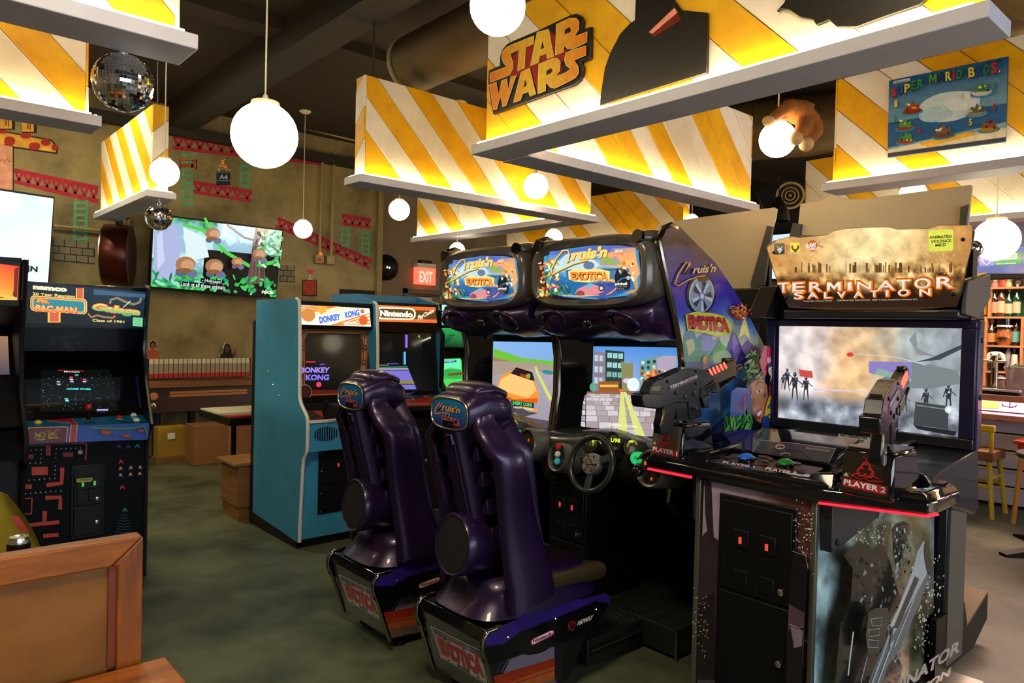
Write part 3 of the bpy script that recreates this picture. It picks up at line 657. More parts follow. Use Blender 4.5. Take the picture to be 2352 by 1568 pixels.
GL = [([(180,742),(178,660),(290,615),(330,600),(300,565),(284,520),(292,465),(330,425),(380,400),(578,322),(570,395),(500,425),(490,612),(428,642),(440,450),(362,485),(385,560),(385,620),(358,668),(320,690)], None),
 ([(545,592),(605,290),(708,262),(755,510),(695,530),(688,482),(628,505),(615,565)], [(638,445),(652,370),(668,432)]),
 ([(770,500),(780,220),(900,165),(960,165),(985,200),(980,270),(945,330),(1058,288),(1055,380),(930,440),(880,440),(850,415),(845,468)], [(855,310),(855,270),(895,245),(912,265),(905,290)]),
 ([(178,765),(240,740),(262,850),(290,725),(335,710),(350,810),(372,690),(420,680),(330,950),(300,965),(275,870),(245,985),(215,990)], None),
 ([(395,925),(465,650),(540,612),(598,850),(545,870),(530,828),(480,848),(460,905)], [(485,790),(500,715),(515,770)]),
 ([(615,848),(625,580),(745,530),(795,528),(820,560),(815,640),(780,690),(870,655),(910,625),(870,590),(855,540),(870,480),(920,455),(1052,415),(1050,500),(945,545),(980,600),(985,660),(960,700),(900,735),(770,798),(730,790),(690,745),(688,820)], [(693,680),(695,640),(735,615),(750,635),(735,660)])]
for g_, h_ in GL:
    cx_ = sum(p[0] for p in g_)/len(g_); cy_ = sum(p[1] for p in g_)/len(g_)
    lg(g_)
    if h_: a.poly([zz(*p) for p in h_], '2a0a04')
    a.line([zz(*p) for p in g_+[g_[0]]], 1.0, 'ffe68a')
a.build('lettering', M_PRINT, t)
# plain dark boards further along the same fascia
pts = [zz(*p) for p in [(1165,952),(1175,830),(1190,740),(1210,610),(1260,470),(1350,300),(1430,215),(1480,180),(1490,-60),(1560,-160),(1760,-200),(1790,-60),(1900,90),(2132,112),(2127,655)]]
t = board('dark_board', 'black arched board with diagonal red stripe on fascia', 'sign', 'X', XS, pts, .02, mat('board_black', '100c08', .35, noise=1, col2='1c170e', scale=30))
a = PA('X', XS-.0005); a.poly([zz(*p) for p in [(1600,290),(1660,330),(1900,180),(1860,90),(1840,60)]], '6a1a0c'); a.poly([zz(*p) for p in [(1610,290),(1640,305),(1868,112),(1840,70)]], 'e8937c'); a.build('stripe', M_PRINT, t)
z5 = lambda x, y: (1640+x/3.303, y/3.303)
pts = [z5(*p) for p in [(470,85),(530,20),(560,-60),(900,-200),(1600,-200),(1640,-40),(1560,35),(1340,110),(1200,160),(1080,205),(930,205),(870,150),(820,170),(775,190),(750,150),(650,130),(570,75),(510,62)]]
board('dark_board', 'black ragged-edged cut-out board at top edge of fascia', 'sign', 'X', XS, pts, .02, mat('board_black', '100c08', .35))
# blue poster
XP = 5.24-.05-.017-.014
t = board('poster', 'blue poster with multicoloured title and numbered islands', 'poster', 'X', XP, [(2042,185),(2316,129),(2310,326),(2039,362)], .012, mat('poster_edge', '203a60', .4))
a = PA('X', XP-.0005)
a.poly([(2042,186),(2315,130),(2310,325),(2039,361)], ['0d5c98', '105c90', '9ac4cc', '88bcd0'])
a.poly([(2040,282),(2312,237),(2311,280),(2039,340)], '155a94'); a.poly([(2039,345),(2130,322),(2312,292),(2310,318),(2039,356)], 'ddd2b4'); a.poly([(2110,330),(2230,302),(2240,310),(2130,338)], 'e8b030')
a.poly([(2040,352),(2311,315),(2310,325),(2039,361)], '2a3450')
a.ell(2180, 245, 72, 34, 'c8dce0', -10); a.ell(2150, 262, 40, 18, 'b0d0dc', -10); a.ell(2210, 232, 42, 22, 'e0ecec', -10)
def island(x, y, s, c1, c2, wat='2c8fc0'):
    a.ell(x, y+12*s, 26*s, 7*s, wat, -8); a.ell(x, y+9*s, 22*s, 7*s, c1, -8); a.poly([(x-16*s, y+8*s), (x-13*s, y-6*s), (x-5*s, y-2*s), (x, y-14*s), (x+7*s, y-3*s), (x+14*s, y-9*s), (x+17*s, y+6*s)], c2)
    for k in range(5): a.ell(x+random.uniform(-14, 14)*s, y+random.uniform(-8, 8)*s, 3*s, 2.4*s, random.choice(['d8c040', 'e8e4d0', '4a9a3c', '201810']))
island(2096, 246, 1, '8a2c14', 'a83a1c'); island(2080, 285, .9, '8a3a14', '4a9a3c'); island(2082, 316, .9, '9a3020', '3f8f38'); island(2168, 300, 1.1, '6a4a34', '7a5a44')
island(2246, 252, 1, '8a8478', '5a5248'); island(2274, 288, 1, 'b08a30', 'a8442c'); island(2258, 205, 1.05, 'd8d4c4', '3f7f38'); a.ell(2225, 222, 7, 7, 'f0f0ea'); a.ell(2234, 234, 6, 6, 'e4e4dc')
for x, y, c, ch in ((2062, 242, 'f0d030', '1'), (2060, 276, '3f9a48', '2'), (2115, 303, 'c8242c', '3'), (2233, 284, 'f0d030', '5'), (2287, 248, 'c8242c', '6'), (2289, 202, '3f9a48', '7')):
    a.text(ch, [(x-3, y-8), (x+4, y-9), (x+4, y+7), (x-3, y+8)], '0c1c38', .03); a.text(ch, [(x-4, y-9), (x+3, y-10), (x+3, y+6), (x-4, y+7)], c, .02)
def bline(word, x0, y0, x1, y1, h, cols):
    W_ = [{'I': .45, '.': .3, 'M': 1.25}.get(c, 1) for c in word]; T = sum(W_); acc = 0
    for i, ch in enumerate(word):
        u = acc/T; w = (x1-x0)*W_[i]/T*.84; acc += W_[i]; x = x0+(x1-x0)*u; y = y0+(y1-y0)*u; hh = h*(1.0 if i % 2 else .88)*(.2 if ch == '.' else 1)
        for ox, col in ((1.8, '081038'), (0, cols[i % len(cols)])):
            if ch in 'I.': a.poly([(x+ox, y-hh+ox), (x+w*.7+ox, y-hh+ox-1), (x+w*.7+ox, y+ox-1), (x+ox, y+ox)], col)
            else: a.text(ch, [(x+ox, y-hh+ox), (x+w+ox, y-hh+ox-2), (x+w+ox, y+ox-2), (x+ox, y+ox)], col, .035)
bline('SUPER', 2051, 226, 2128, 200, 22, ['d02838', '1c4a9a', 'e8d838', '2c8038', '2f9a50'])
bline('MARIO', 2139, 195, 2217, 184, 24, ['5aa838', '14386c', 'e8d838', 'd02838', '2c8f48'])
bline('BROS.', 2229, 182, 2304, 170, 26, ['f0e040', '1c4a8a', '2c8038', 'd02838', 'f0e040'])
a.poly([(2058, 190), (2096, 183), (2096, 189), (2058, 196)], 'e8ece4'); a.text('Nintendo', [(2060, 190.5), (2094, 184.5), (2094, 188.5), (2060, 195)], '203040', .01); a.text('Gottlieb', [(2272, 146), (2306, 140), (2306, 145), (2272, 151)], '101820', .03)
a.build('print', M_PRINT, t)
# round film-reel sign standing off the wall
c = at('X', 2.05, 268, 590); t = thing('round_sign', 'deep brown-rimmed round sign seen edge-on by television', 'sign', (2.0, 8.8, 1.9))
d0 = 7.95; cc = O3+ray(272, 588)*d0; ax = Vector((1, -.42, 0)).normalized()
M_RIM = mat('brown_metal_rim', '4a1c12', .3, .6); r = .345
MB().lathe(cc-ax*.13, [(r*.86, .0), (r*.97, 0), (r, .02), (r, .24), (r*.97, .26), (0, .26), (0, .2), (r*.86, .2), (r*.86, 0)], ax, 48).build('rim', M_RIM, t)
MB().lathe(cc-ax*.12, [(0, .0), (r*.86, 0), (r*.86, .01), (0, .01)], ax, 40).build('face', M_GLASS, t)
MB().lathe(cc-ax*.135, [(r*.86, 0), (r*.98, 0), (r*.98, .015), (r*.86, .015), (r*.86, 0)], ax, 48).build('bezel', M_STEEL, t)
MB().tube([cc+Vector((0, 0, r-.02)), cc+Vector((0, 0, r+.08)), cc+Vector((.05, .02, r+.13)), cc+Vector((.1, .05, r+.1))], .035, 12).build('hook_bracket', M_BLK, t)
MB().tube([cc+Vector((0, .05, r+.05)), (cc.x+.1, 9.2, cc.z+r+.05)], .025, 10).build('wall_arm', M_BLK, t)
for dz in (-.02, .0): pass
MB().box(cc.x-.14, cc.x-.135, cc.y-.02, cc.y+.06, cc.z-.08, cc.z-.02).build('lit_marks', mat('violet_glow', (.5,.2,1), .4, emit=1.5), t)
# black dish speaker left of the exit sign
c = at('Y', 9.24, 916, 612); t = thing('dish_speaker', 'black disc-shaped wall speaker left of exit sign', 'speaker', (c.x, 9.32, c.z))
ax = Vector((-.25, -1, 0)).normalized(); cc = O3+ray(912, 612)*10.4; cc.y = 9.22; w = at('Y', 9.22, 939, 612).x-at('Y', 9.22, 884, 612).x
MB().lathe(cc, [(0, -.06), (w*.42, -.06), (w*.46, -.03), (w*.46, .0), (w*.40, .03), (0, .09)], ax, 36).build('disc', M_BLK, t)
MB().lathe(cc, [(.03, .07), (.03, .11), (0, .115)], ax, 12).build('boss', M_CHROME, t)
MB().box(cc.x-.05, cc.x+.05, 9.24, 9.32, cc.z-.05, cc.z+.05).build('wall_plate', M_BLK, t)
# ================================================ back wall furniture (wooden console, cartons)
M_WOOD = mat('dark_stained_wood', '3a1a0c', .45, noise=1, col2='241006', scale=4, stretch=(1, 8, 8), bump=.2)
M_PLY = mat('plywood', '8a5a2c', .6, noise=1, col2='6f4620', scale=3, stretch=(1, 1, 6), bump=.15)
M_CARD = mat('cardboard', '8f6136', .85, noise=.2, scale=4)
a0 = at('Y', 9.0, 343, 868); a1 = at('Y', 9.0, 575, 880); zt = at('Y', 8.8, 456, 888).z; zb = at('Y', 8.8, 456, 945).z
t = thing('console', 'dark wood console with two gold lines under key strip', 'furniture', ((a0.x+a1.x)/2, 9, zb-.25))
B('cabinet_body', M_WOOD, t, a0.x-.6, a1.x+.05, 8.8, 9.19, zb, zt, bev=.01)
B('top_ledge', M_PLY, t, a0.x-.6, a1.x+.05, 8.76, 9.19, zt, zt+.06, bev=.006)
M_GOLD = mat('gold_paint', 'b0702c', .4)
for y in (904, 911): g = at('Y', 8.79, 390, y-2); g2 = at('Y', 8.79, 568, y-3.5); B('gold_line', M_GOLD, t, g.x, g2.x, 8.79, 8.8, g.z-.014, g.z+.014)
for x, y, r in ((353, 910, .045), (352, 932, .03)): g = at('Y', 8.79, x, y); MB().lathe((g.x, 8.8, g.z), [(r, 0), (r, .015), (r*.5, .02), (0, .02)], (0,-1,0), 20).build('knob', M_GOLD if r > .04 else M_CHROME, t)
for x in (360, 440, 540): g = at('Y', 8.9, x, 950); B('leg', M_BLK, t, g.x-.03, g.x+.03, 8.85, 8.95, 0, zb)
g = at('Z', .62, 455, 940); 
t = thing('low_keyboard', 'low table with printed keys in front of console', 'table', at('Z', 0, 520, 1010))
k0 = at('Z', .62, 456, 940); k1 = at('Z', .62, 600, 962)
x0, x1, y0, y1 = 2.36, 3.2, 6.42, 7.24
B('table_top', M_BLK, t, x0, x1, y0, y1, .68, .75, bev=.005)
for i in range(11):
    xa = x0+(x1-x0)*i/11
    mb = MB(); mb.m(0).box(xa+.008, xa+.08, y0+.3, y1-.02, .75, .765); mb.m(1).box(xa+.008, xa+.08, y0+.14, y0+.3, .75, .765); mb.m(2).box(xa+.008, xa+.08, y0+.02, y0+.14, .75, .765); mb.build('key', Mk, t)
for x in (x0+.32, x1-.05):
    for y in (y0+.05, y1-.05): B('leg', M_BLK, t, x-.02, x+.02, y-.02, y+.02, 0, .68)
def carton(lab, name, m, x0, x1, y0, y1, z0, z1, cat='box', flap=True):
    t = thing(name, lab, cat, ((x0+x1)/2, (y0+y1)/2, z0)); B('body', m, t, x0, x1, y0, y1, z0, z1, bev=.006)
    if flap: B('tape_strip', mat('tape', 'a07848', .4), t, (x0+x1)/2-.03, (x0+x1)/2+.03, y0-.002, y1+.002, z0+.01, z1+.002)
    return t
f = at('Z', 0, 445, 1070); carton('brown cardboard carton standing on floor behind blue cabinet', 'cardboard_box', M_CARD, f.x, f.x+.82, f.y, f.y+.32, 0, .44)
f = at('Z', 0, 362, 1064); f2 = at('Y', f.y, 430, 990); t = carton('yellow painted panel standing on floor under console', 'yellow_crate', mat('yellow_board', 'a8821c', .7, noise=.3, scale=3), f.x, f2.x, f.y, f.y+.18, .06, .40, flap=False)
B('plinth', M_PLY, t, f.x-.02, f2.x+.02, f.y-.02, f.y+.18, 0, .06)
B('socket_plate', M_WHITE, t, f.x+.1, f.x+.18, f.y-.008, f.y, .26, .33, bev=.002)
# plywood bench box left of the blue cabinet
t = thing('plywood_box', 'plywood box bench with lid left of blue cabinet', 'bench', (2.45, 5.9, 0))
p = at('Z', 0, 512, 1195); p2 = at('Z', 0, 574, 1215)
bx0, bx1, by0, by1 = 2.16, 2.8, 5.73, 6.12
B('body', M_PLY, t, bx0+.02, bx1, by0, by1, .12, .455, bev=.004); B('lid', mat('lid_wood', '9a6a34', .4, noise=.25, scale=4), t, bx0-.02, bx1, by0-.02, by1, .455, .48, bev=.004); B('plinth', M_PLY, t, bx0+.04, bx1, by0+.03, by1, 0, .12)
# ================================================ upright cabinets along the far side
def panel(name, m, parent, run, lo, hi, a, b, th=.018, bev=0):
    """board spanning lo..hi along run, between profile points a and b (horizontal, z); returns print on its outer face"""
    if run == 'X': A = Vector((0, a[0], a[1])); Bp = Vector((0, b[0], b[1])); e = Vector((1, 0, 0))
    else: A = Vector((a[0], 0, a[1])); Bp = Vector((b[0], 0, b[1])); e = Vector((0, 1, 0))
    n = e.cross(Bp-A).normalized(); key = n.y if run == 'X' else n.x
    if (key > 1e-4) or (abs(key) <= 1e-4 and n.z < 0): n = -n
    r = [A+e*lo, A+e*hi, Bp+e*hi, Bp+e*lo]
    MB().loft([[p-n*th for p in r], r]).build(name, m, parent, bev=bev)
    return Art(plane_fn(A+n*.0004, n), n)
def tmold(root, m, x, w, prof, name='edge_trim', r=.012, ax='X'):
    pts = [((x, p[0], p[1]) if ax == 'X' else (p[0], x, p[1])) for p in prof]
    MB().tube(pts, r, 6).build(name, m, root)
def rnd(pts, n=3, f=.3):
    o = []
    for i, p in enumerate(pts):
        if i in (0, len(pts)-1): o.append(p); continue
        a, b = pts[i-1], pts[i+1]
        p0 = (p[0]+(a[0]-p[0])*f, p[1]+(a[1]-p[1])*f); p1 = (p[0]+(b[0]-p[0])*f, p[1]+(b[1]-p[1])*f)
        for k in range(n+1): t = k/n; o.append(tuple((1-t)**2*p0[j]+2*t*(1-t)*p[j]+t*t*p1[j] for j in (0, 1)))
    return o
def coin_door(root, run, v, u0, u1, z0, z1, nm='coin_door', lit=(1, .1, .05), upper=.45, slots=2):
    """black coin door on a face; run = axis the face spans"""
    def bx(a, b, c, d, o0, o1): return (a, b, v-o1, v-o0, c, d) if run == 'X' else (v-o1, v-o0, a, b, c, d)
    dr = MB().box(*bx(u0, u1, z0, z1, 0, .012)).build(nm, M_BLK, root, bev=.005)
    zs = z0+(z1-z0)*upper; MB().box(*bx(u0+.015, u1-.015, zs, z1-.02, .012, .02)).build('upper_door', M_BLK, dr, bev=.004)
    MB().box(*bx(u0+.015, u1-.015, z0+.02, zs-.012, .012, .02)).build('lower_door', M_BLK, dr, bev=.004)
    W = u1-u0; ml = mat('coin_red' if lit[0] > .5 else 'coin_green', lit, .4, emit=.25)
    for i in range(slots):
        c = u0+W*(.5+(i-.5*(slots-1))*.34); h = z1-(z1-z0)*.16
        MB().box(*bx(c-.035, c+.035, h-.075, h, .018, .028)).build('coin_slot_frame', M_BLK, dr, bev=.004)
        MB().box(*bx(c-.006, c+.006, h-.056, h-.030, .028, .031)).build('coin_window', ml, dr)
        MB().box(*bx(c-.03, c+.03, zs+.02, zs+.09, .018, .024)).build('return_flap', M_BLK, dr, bev=.004)
    for zz_ in (zs+.13*(z1-zs), z0+(zs-z0)*.45):
        p = (u1-.045, v-.02, zz_) if run == 'X' else (v-.02, u0+.05, zz_)
        MB().lathe(p, [(.013, 0), (.013, .008), (.008, .012), (0, .012)], (0,-1,0) if run == 'X' else (-1,0,0), 16).build('lock', M_CHROME, dr)
    return dr
nz = lambda x, y: (x/5.808, 590+y/5.808)
nk = lambda x, y: (x/4.239, 900+y/4.239)
# ---------------- reunion cabinet
t = thing('arcade_cabinet', 'black cabinet with green-lit coin slots and a blue control deck, by left edge', 'arcade cabinet', (.95, 5.2, 0), 'upright arcade cabinets')
t['label'] = 'upright cabinet with blue joystick deck and pink maze front'
M_DKB = mat('dark_navy_laminate', (.006,.008,.013), .3, coat=.2)
prof = [(4.875,1.80),(4.925,1.56),(4.95,1.42),(4.89,1.22),(4.75,.965),(4.815,.905),(4.855,.84),(4.868,.0)]
pr2 = prof+[(5.62,0),(5.62,1.82),(4.91,1.82)]
for x0, x1 in ((.615, .637), (1.263, 1.285)):
    MB().prism(pr2, 'X', x0, x1).build('side_panel', M_BLK, t); tmold(t, mat('smoke_trim', (.05,.055,.06), .18, .8), (x0+x1)/2, 0, prof)
B('back_panel', M_BLK, t, .637, 1.263, 5.6, 5.62, 0, 1.8); B('top_panel', M_BLK, t, .637, 1.263, 4.93, 5.62, 1.79, 1.805)
B('base_body', M_BLK, t, .637, 1.263, 4.9, 5.6, .02, .88)
panel('marquee_frame', M_GLOSS, t, 'X', .637, 1.263, (4.945, 1.545), (4.90, 1.80), .03)
a = Art(plane_fn(Vector((0, 4.942, 1.545)), Vector((0, -.985, -.174))), (0, -.985, -.174))
a.poly([nz(365, 320), nz(1955, 470), nz(1930, 950), nz(345, 880)], ['0c1216', '1c3a52', '0a1420', '0e1418'])
a.poly([nz(1248, 430), nz(1945, 500), nz(1940, 545), nz(1250, 500)], '3f607c')
a.rect(*nz(1012, 415), *nz(1118, 560), 'f4c83c'); a.rect(*nz(1026, 415), *nz(1104, 560), 'd8604c'); a.rect(*nz(636, 735), *nz(806, 872), 'f4c83c'); a.rect(*nz(662, 740), *nz(782, 862), 'd8604c')
def rrect(a, P, cols):
    for pts, c in zip(P, cols): a.poly(pts, c)
def rr(x0, y0, x1, y1, r, dy=0):
    o = []
    for cx, cy, s in ((x1-r, y0+r, -90), (x1-r, y1-r, 0), (x0+r, y1-r, 90), (x0+r, y0+r, 180)):
        for k in range(5): th = radians(s+22.5*k); X_ = cx+r*cos(th); o.append((X_, cy+r*sin(th)+dy*(X_-x0)/(x1-x0)))
    return o
Z = lambda P: [nz(*p) for p in P]
a.poly(Z(rr(405, 510, 1160, 715, 50, 50)), 'f8e080'); a.poly(Z(rr(415, 520, 1150, 705, 45, 50)), 'd86a40'); a.poly(Z(rr(432, 535, 1135, 692, 38, 50)), 'f8d868'); a.poly(Z(rr(445, 545, 1120, 682, 30, 50)), '2c8a98')
a.text('Ms.', Z([(487, 538), (665, 552), (668, 628), (485, 612)]), 'c83c28', .09); a.text('Ms.', Z([(493, 543), (660, 556), (662, 622), (490, 606)]), 'f4a040', .05)
a.text('PAC-MAN', Z([(468, 628), (1030, 665), (1032, 755), (464, 730)]), 'c83c28', .09, col2='e8442c'); a.text('PAC-MAN', Z([(474, 634), (1022, 670), (1024, 748), (470, 724)]), 'f8d878', .05, col2='f07838')
a.text('namco', Z([(436, 376), (893, 412), (893, 466), (436, 428)]), 'f8f0c8', .07); a.text('20 Year Reunion', Z([(434, 468), (1000, 506), (998, 546), (434, 504)]), 'f8dc78', .03)
a.text('Galaga', Z([(1222, 600), (1880, 680), (1880, 820), (1222, 745)]), 'e8702c', .12, .25); a.text('Galaga', Z([(1230, 606), (1868, 686), (1868, 812), (1230, 738)]), 'f8e070', .05, .25, col2='1c9a6c')
a.line(Z([(1460, 620), (1480, 565), (1560, 545), (1680, 600), (1780, 630), (1860, 600), (1880, 545)]), 5, 'e8702c'); a.line(Z([(1462, 612), (1484, 567), (1560, 550), (1680, 603), (1780, 628), (1860, 596), (1878, 545)]), 3, '2c9a70')
a.line(Z([(1170, 750), (1210, 800), (1290, 775), (1400, 800), (1500, 808), (1535, 780)]), 4, 'e8702c'); a.line(Z([(1172, 752), (1212, 799), (1290, 774), (1400, 798), (1500, 806)]), 2, '2c9a70')
a.line(Z([(1735, 585), (1640, 670)]), 1.5, 'fff8d0'); a.text('Class of 1981', Z([(1228, 820), (1655, 848), (1652, 876), (1228, 858)]), 'f8dc78', .03)
a.poly(Z([(1770, 800), (1898, 808), (1896, 925), (1766, 916)]), '7fd49a'); a.text('SUITABLE', Z([(1782, 820), (1884, 828), (1884, 844), (1782, 836)]), '2c6a44'); a.text('FOR', Z([(1810, 850), (1856, 853), (1856, 869), (1810, 866)]), '2c6a44'); a.text('ALL AGES', Z([(1782, 876), (1884, 884), (1884, 900), (1782, 892)]), '2c6a44')
a.build('marquee', printmat('lit_print_dim', emit=.75, rough=.1, coat=.6), t)
panel('speaker_panel', M_DKB, t, 'X', .637, 1.263, (5.12, 1.40), (4.945, 1.545), .01)
panel('monitor_shroud', M_GLOSS, t, 'X', .637, 1.263, (4.93, 1.01), (5.32, 1.42), .02)
nrm = Vector((0, -(1.42-1.01), (5.32-4.93))).normalized(); a = Art(plane_fn(Vector((0, 4.93, 1.012)), nrm), nrm)
a.poly([(95, 850), (250, 848), (272, 944), (92, 946)], '040806')
random.seed(3); a.dots([(random.uniform(92, 266), random.uniform(858, 942), .5+random.random()*.5, random.choice(['3f6ab0', '3fb070', 'b07050', '8a8ac8', '50c8c8'])) for i in range(150)], 1, '4f7ab0', 4)
a.text('MIYASO', [(147, 852), (183, 853), (183, 856), (147, 855)], 'e8e8f0', .02); a.text('HIGH SCORE', [(133, 849), (193, 851), (193, 853), (133, 852)], 'c82820', .02); a.text('GAME OVER', [(153, 891), (210, 892), (210, 896), (153, 895)], '4fe0e8', .05)
for x, y, c in ((134, 877, 'c8a0f0'), (135, 883, 'a8c0f8'), (163, 867, 'e84840'), (164, 872, 'd0d0f8'), (165, 877, 'a8b8f0'), (194, 872, 'e84040'), (194, 877, 'c8b8f8'), (176, 862, '5fb0c0'), (152, 917, '60d8e0'), (154, 921, 'a0f0f0')): a.rect(x-4, y-1.5, x+4, y+1.5, c)
a.rect(222, 941, 248, 944, 'c8a8f8'); a.build('screen', M_SCREEN, t)
# inner side art
MB().prism([(4.93,1.03),(4.97,1.03),(5.02,1.14),(4.93,1.24)], 'X', .638, .642).build('inner_side_art', mat('print_yellow', 'c8a82c', .5), t)
MB().prism([(4.90,1.0),(4.96,1.0),(4.97,1.03),(4.92,1.03)], 'X', .638, .643).build('inner_side_stripe', mat('print_red', 'a02030', .5), t)
MB().prism([(4.95,1.05),(5.0,1.05),(5.10,1.22),(5.05,1.24)], 'X', 1.258, 1.262).build('inner_side_card', mat('print_blue', '1c4a9a', .5), t)
# control deck
a1_ = panel('control_deck', M_BLK, t, 'X', .637, 1.263, (4.752, .962), (4.93, 1.005), .05)
a1_.poly([nk(230, 195), nk(1400, 185), nk(1452, 300), nk(235, 345)], '14688c')
K = lambda P: [nk(*p) for p in P]
a1_.line(K([(450, 200), (475, 262), (690, 278), (735, 330)]), 12, 'f0b040'); a1_.line(K([(450, 200), (475, 262), (690, 278), (735, 330)]), 10, 'a01c3c')
a1_.text('START GAME', K([(298, 266), (460, 264), (460, 274), (298, 276)]), 'c83c28', .02); a1_.text('MOVE', K([(828, 298), (925, 298), (925, 308), (828, 308)]), '0a1c10', .02); a1_.text('Fire', K([(1140, 264), (1195, 264), (1195, 276), (1140, 276)]), 'e0f0e0', .02); a1_.text('Start', K([(1275, 248), (1340, 248), (1340, 258), (1275, 258)]), 'e0f0e0', .02)
a1_.ell(*nk(860, 262), 9, 4.5, 'c89a40'); a1_.ell(*nk(860, 262), 8, 3.8, '101408'); a1_.line(K([(940, 205), (1120, 210), (1400, 190)]), 1.6, '10402c'); a1_.line(K([(1150, 280), (1200, 300), (1440, 295)]), 1.6, '10402c')
a1_.build('deck_print', M_PRINT, t)
a2_ = panel('deck_front', M_BLK, t, 'X', .637, 1.263, (4.75, .885), (4.75, .962), .05)
a2_.poly([nk(240, 345), nk(1452, 300), nk(1438, 462), nk(232, 505)], '1444a0')
a2_.poly(K([(245, 500), (262, 360), (290, 342), (640, 335), (662, 350), (648, 488)]), 'e0a83c'); a2_.poly(K([(252, 500), (270, 362), (292, 349), (636, 342), (653, 352), (640, 488)]), '581020')
a2_.poly(K([(690, 318), (755, 318), (740, 482), (672, 486)]), 'e0a83c'); a2_.poly(K([(697, 318), (748, 318), (733, 482), (680, 486)]), '9a1830')
random.seed(5)
for cx, cy in ((390, 420), (520, 410)):
    for k in range(7): a2_.line(K([(cx+random.uniform(-60, 60), cy+random.uniform(-45, 50)) for _ in range(3)]), 1.1, 'b8b02c')
for cx, cy, s in ((1030, 390, 1), (1230, 425, .8), (1370, 375, .6)):
    a2_.poly(K([(cx-110*s, cy), (cx, cy-35*s), (cx+90*s, cy+45*s), (cx, cy+25*s)]), '183a2c'); a2_.ell(*nk(cx, cy), 11*s, 5*s, 'a03020', 10)
a2_.line(K([(880, 345), (1090, 355), (1290, 350), (1400, 325), (1430, 410)]), 4, '2f7f48'); a2_.build('deck_front_print', M_PRINT, t)
def on_deck(x, y, h=0): p = a1_.f(x, y); return p+a1_.n*h
jp = on_deck(*nk(860, 258)); js = MB().tube([jp, jp+Vector((0, 0, .055))], .006, 8).build('joystick', M_BLK, t)
MB().ball(jp+Vector((0, 0, .07)), .019, 16).build('red_ball', mat('red_ball', (.7,.01,.008), .15, coat=.6), js)
for x, y, c, n in ((1158, 248, (.6,.02,.02), 'red'), (1300, 225, (.8,.8,.75), 'white'), (1328, 275, (.8,.8,.75), 'white'), (355, 240, (.85,.6,.08), 'yellow'), (370, 297, (.85,.6,.08), 'yellow')):
    MB().lathe(on_deck(*nk(x, y)), [(.019, 0), (.019, .006), (.013, .008), (.012, .012), (0, .013)], a1_.n, 20).build('button', mat('button_'+n, c, .25), t)
B('kick_panel', M_BLK, t, .637, 1.263, 4.868, 4.9, .02, .885)
a = PA('Y', 4.867); a.poly(K([(215,500),(1440,462),(1425,1650),(170,1650)]), '06080a'); MZ = 'b04c40'; ME = '8a2030'
def bar(pts, w, cl=0):
    P = K(pts)
    for ww, c in ((w+1.6, ME), (w, MZ)):
        a.line(P, ww, c)
        for p in (P if not cl else []): a.ell(p[0], p[1], ww/2, ww/2, c, n=12)
for P, w in (([(228, 515), (820, 495), (843, 505), (832, 660)], 3), ([(472, 515), (468, 620)], 10), ([(218, 628), (325, 628)], 9), ([(610, 610), (710, 608)], 9), ([(308, 770), (465, 765)], 18), ([(605, 735), (598, 885), (450, 905)], 9), ([(198, 922), (308, 918)], 9), ([(440, 1028), (585, 1022), (582, 1140)], 9), ([(190, 1040), (310, 1030), (302, 1180), (180, 1190)], 3), ([(434, 1155), (428, 1270)], 9), ([(278, 1292), (575, 1262)], 8), ([(418, 1398), (565, 1385)], 8)): bar(P, w, 1)
D = [(250+50*i, 568-3*i) for i in range(4)]+[(398, 600), (395, 642), (392, 684)]+[(242+50*i, 692-2*i) for i in range(3)]+[(238, 735), (236, 778), (234, 820)]+[(230+50*i, 860-4*i) for i in range(7)]+[(546+47*i, 553-2*i) for i in range(6)]+[(542, 597), (540, 638), (535, 720), (532, 757), (530, 800)]+[(197+49*i, 990-4*i) for i in range(9)]
a.dots(K(D), 1.6, 'e0d8c8', 4); a.ell(*nk(778, 583), 5.6, 5.2, 'c8b8a8')
for x, y, c in ((1150, 528, '5048a8'), (1245, 528, '5048a8'), (1332, 520, '2c9a88'), (1172, 675, 'c83c3c'), (1168, 742, 'd8a03c'), (1266, 735, 'd8a03c'), (1357, 730, 'd8a03c'), (1166, 805, 'd8a03c'), (1262, 798, 'd8a03c'), (1352, 792, 'd8a03c'), (1182, 920, 'c83030'), (1205, 1140, '3f8a70')):
    px_, py_ = nk(x, y); a.rect(px_-2.4, py_-4, px_+2.4, py_+2, c); a.rect(px_-5, py_-1, px_-3, py_+5, '3048a0' if c == 'd8a03c' else c); a.rect(px_+3, py_-1, px_+5, py_+5, '3048a0' if c == 'd8a03c' else c)
for k in range(8): a.line([nk(1195-30-8*k+j*(60+16*k)/8, 1180+k*28+12*sin(pi*j/8)) for j in range(9)], 1, '3a6a90')
a.build('front_print', mat('front_print_dummy') if 0 else printmat('flat_print_dim', mottle=.15, rough=.5, coat=0, spec=.12), t)
q0 = at('Y', 4.86, 160, 1255); q1 = at('Y', 4.86, 242, 1062); coin_door(t, 'X', 4.868, q0.x, q1.x, .30, q1.z, lit=(.1, .6, .1))
a = PA('Y', 4.832); a.poly(K([(745, 845), (900, 832), (900, 858), (880, 872), (745, 880)]), 'b0b02c'); a.text('2 TOKENS', K([(755, 850), (892, 842), (892, 862), (755, 870)]), '1c2008', .05); a.build('token_label', M_PRINT, t)
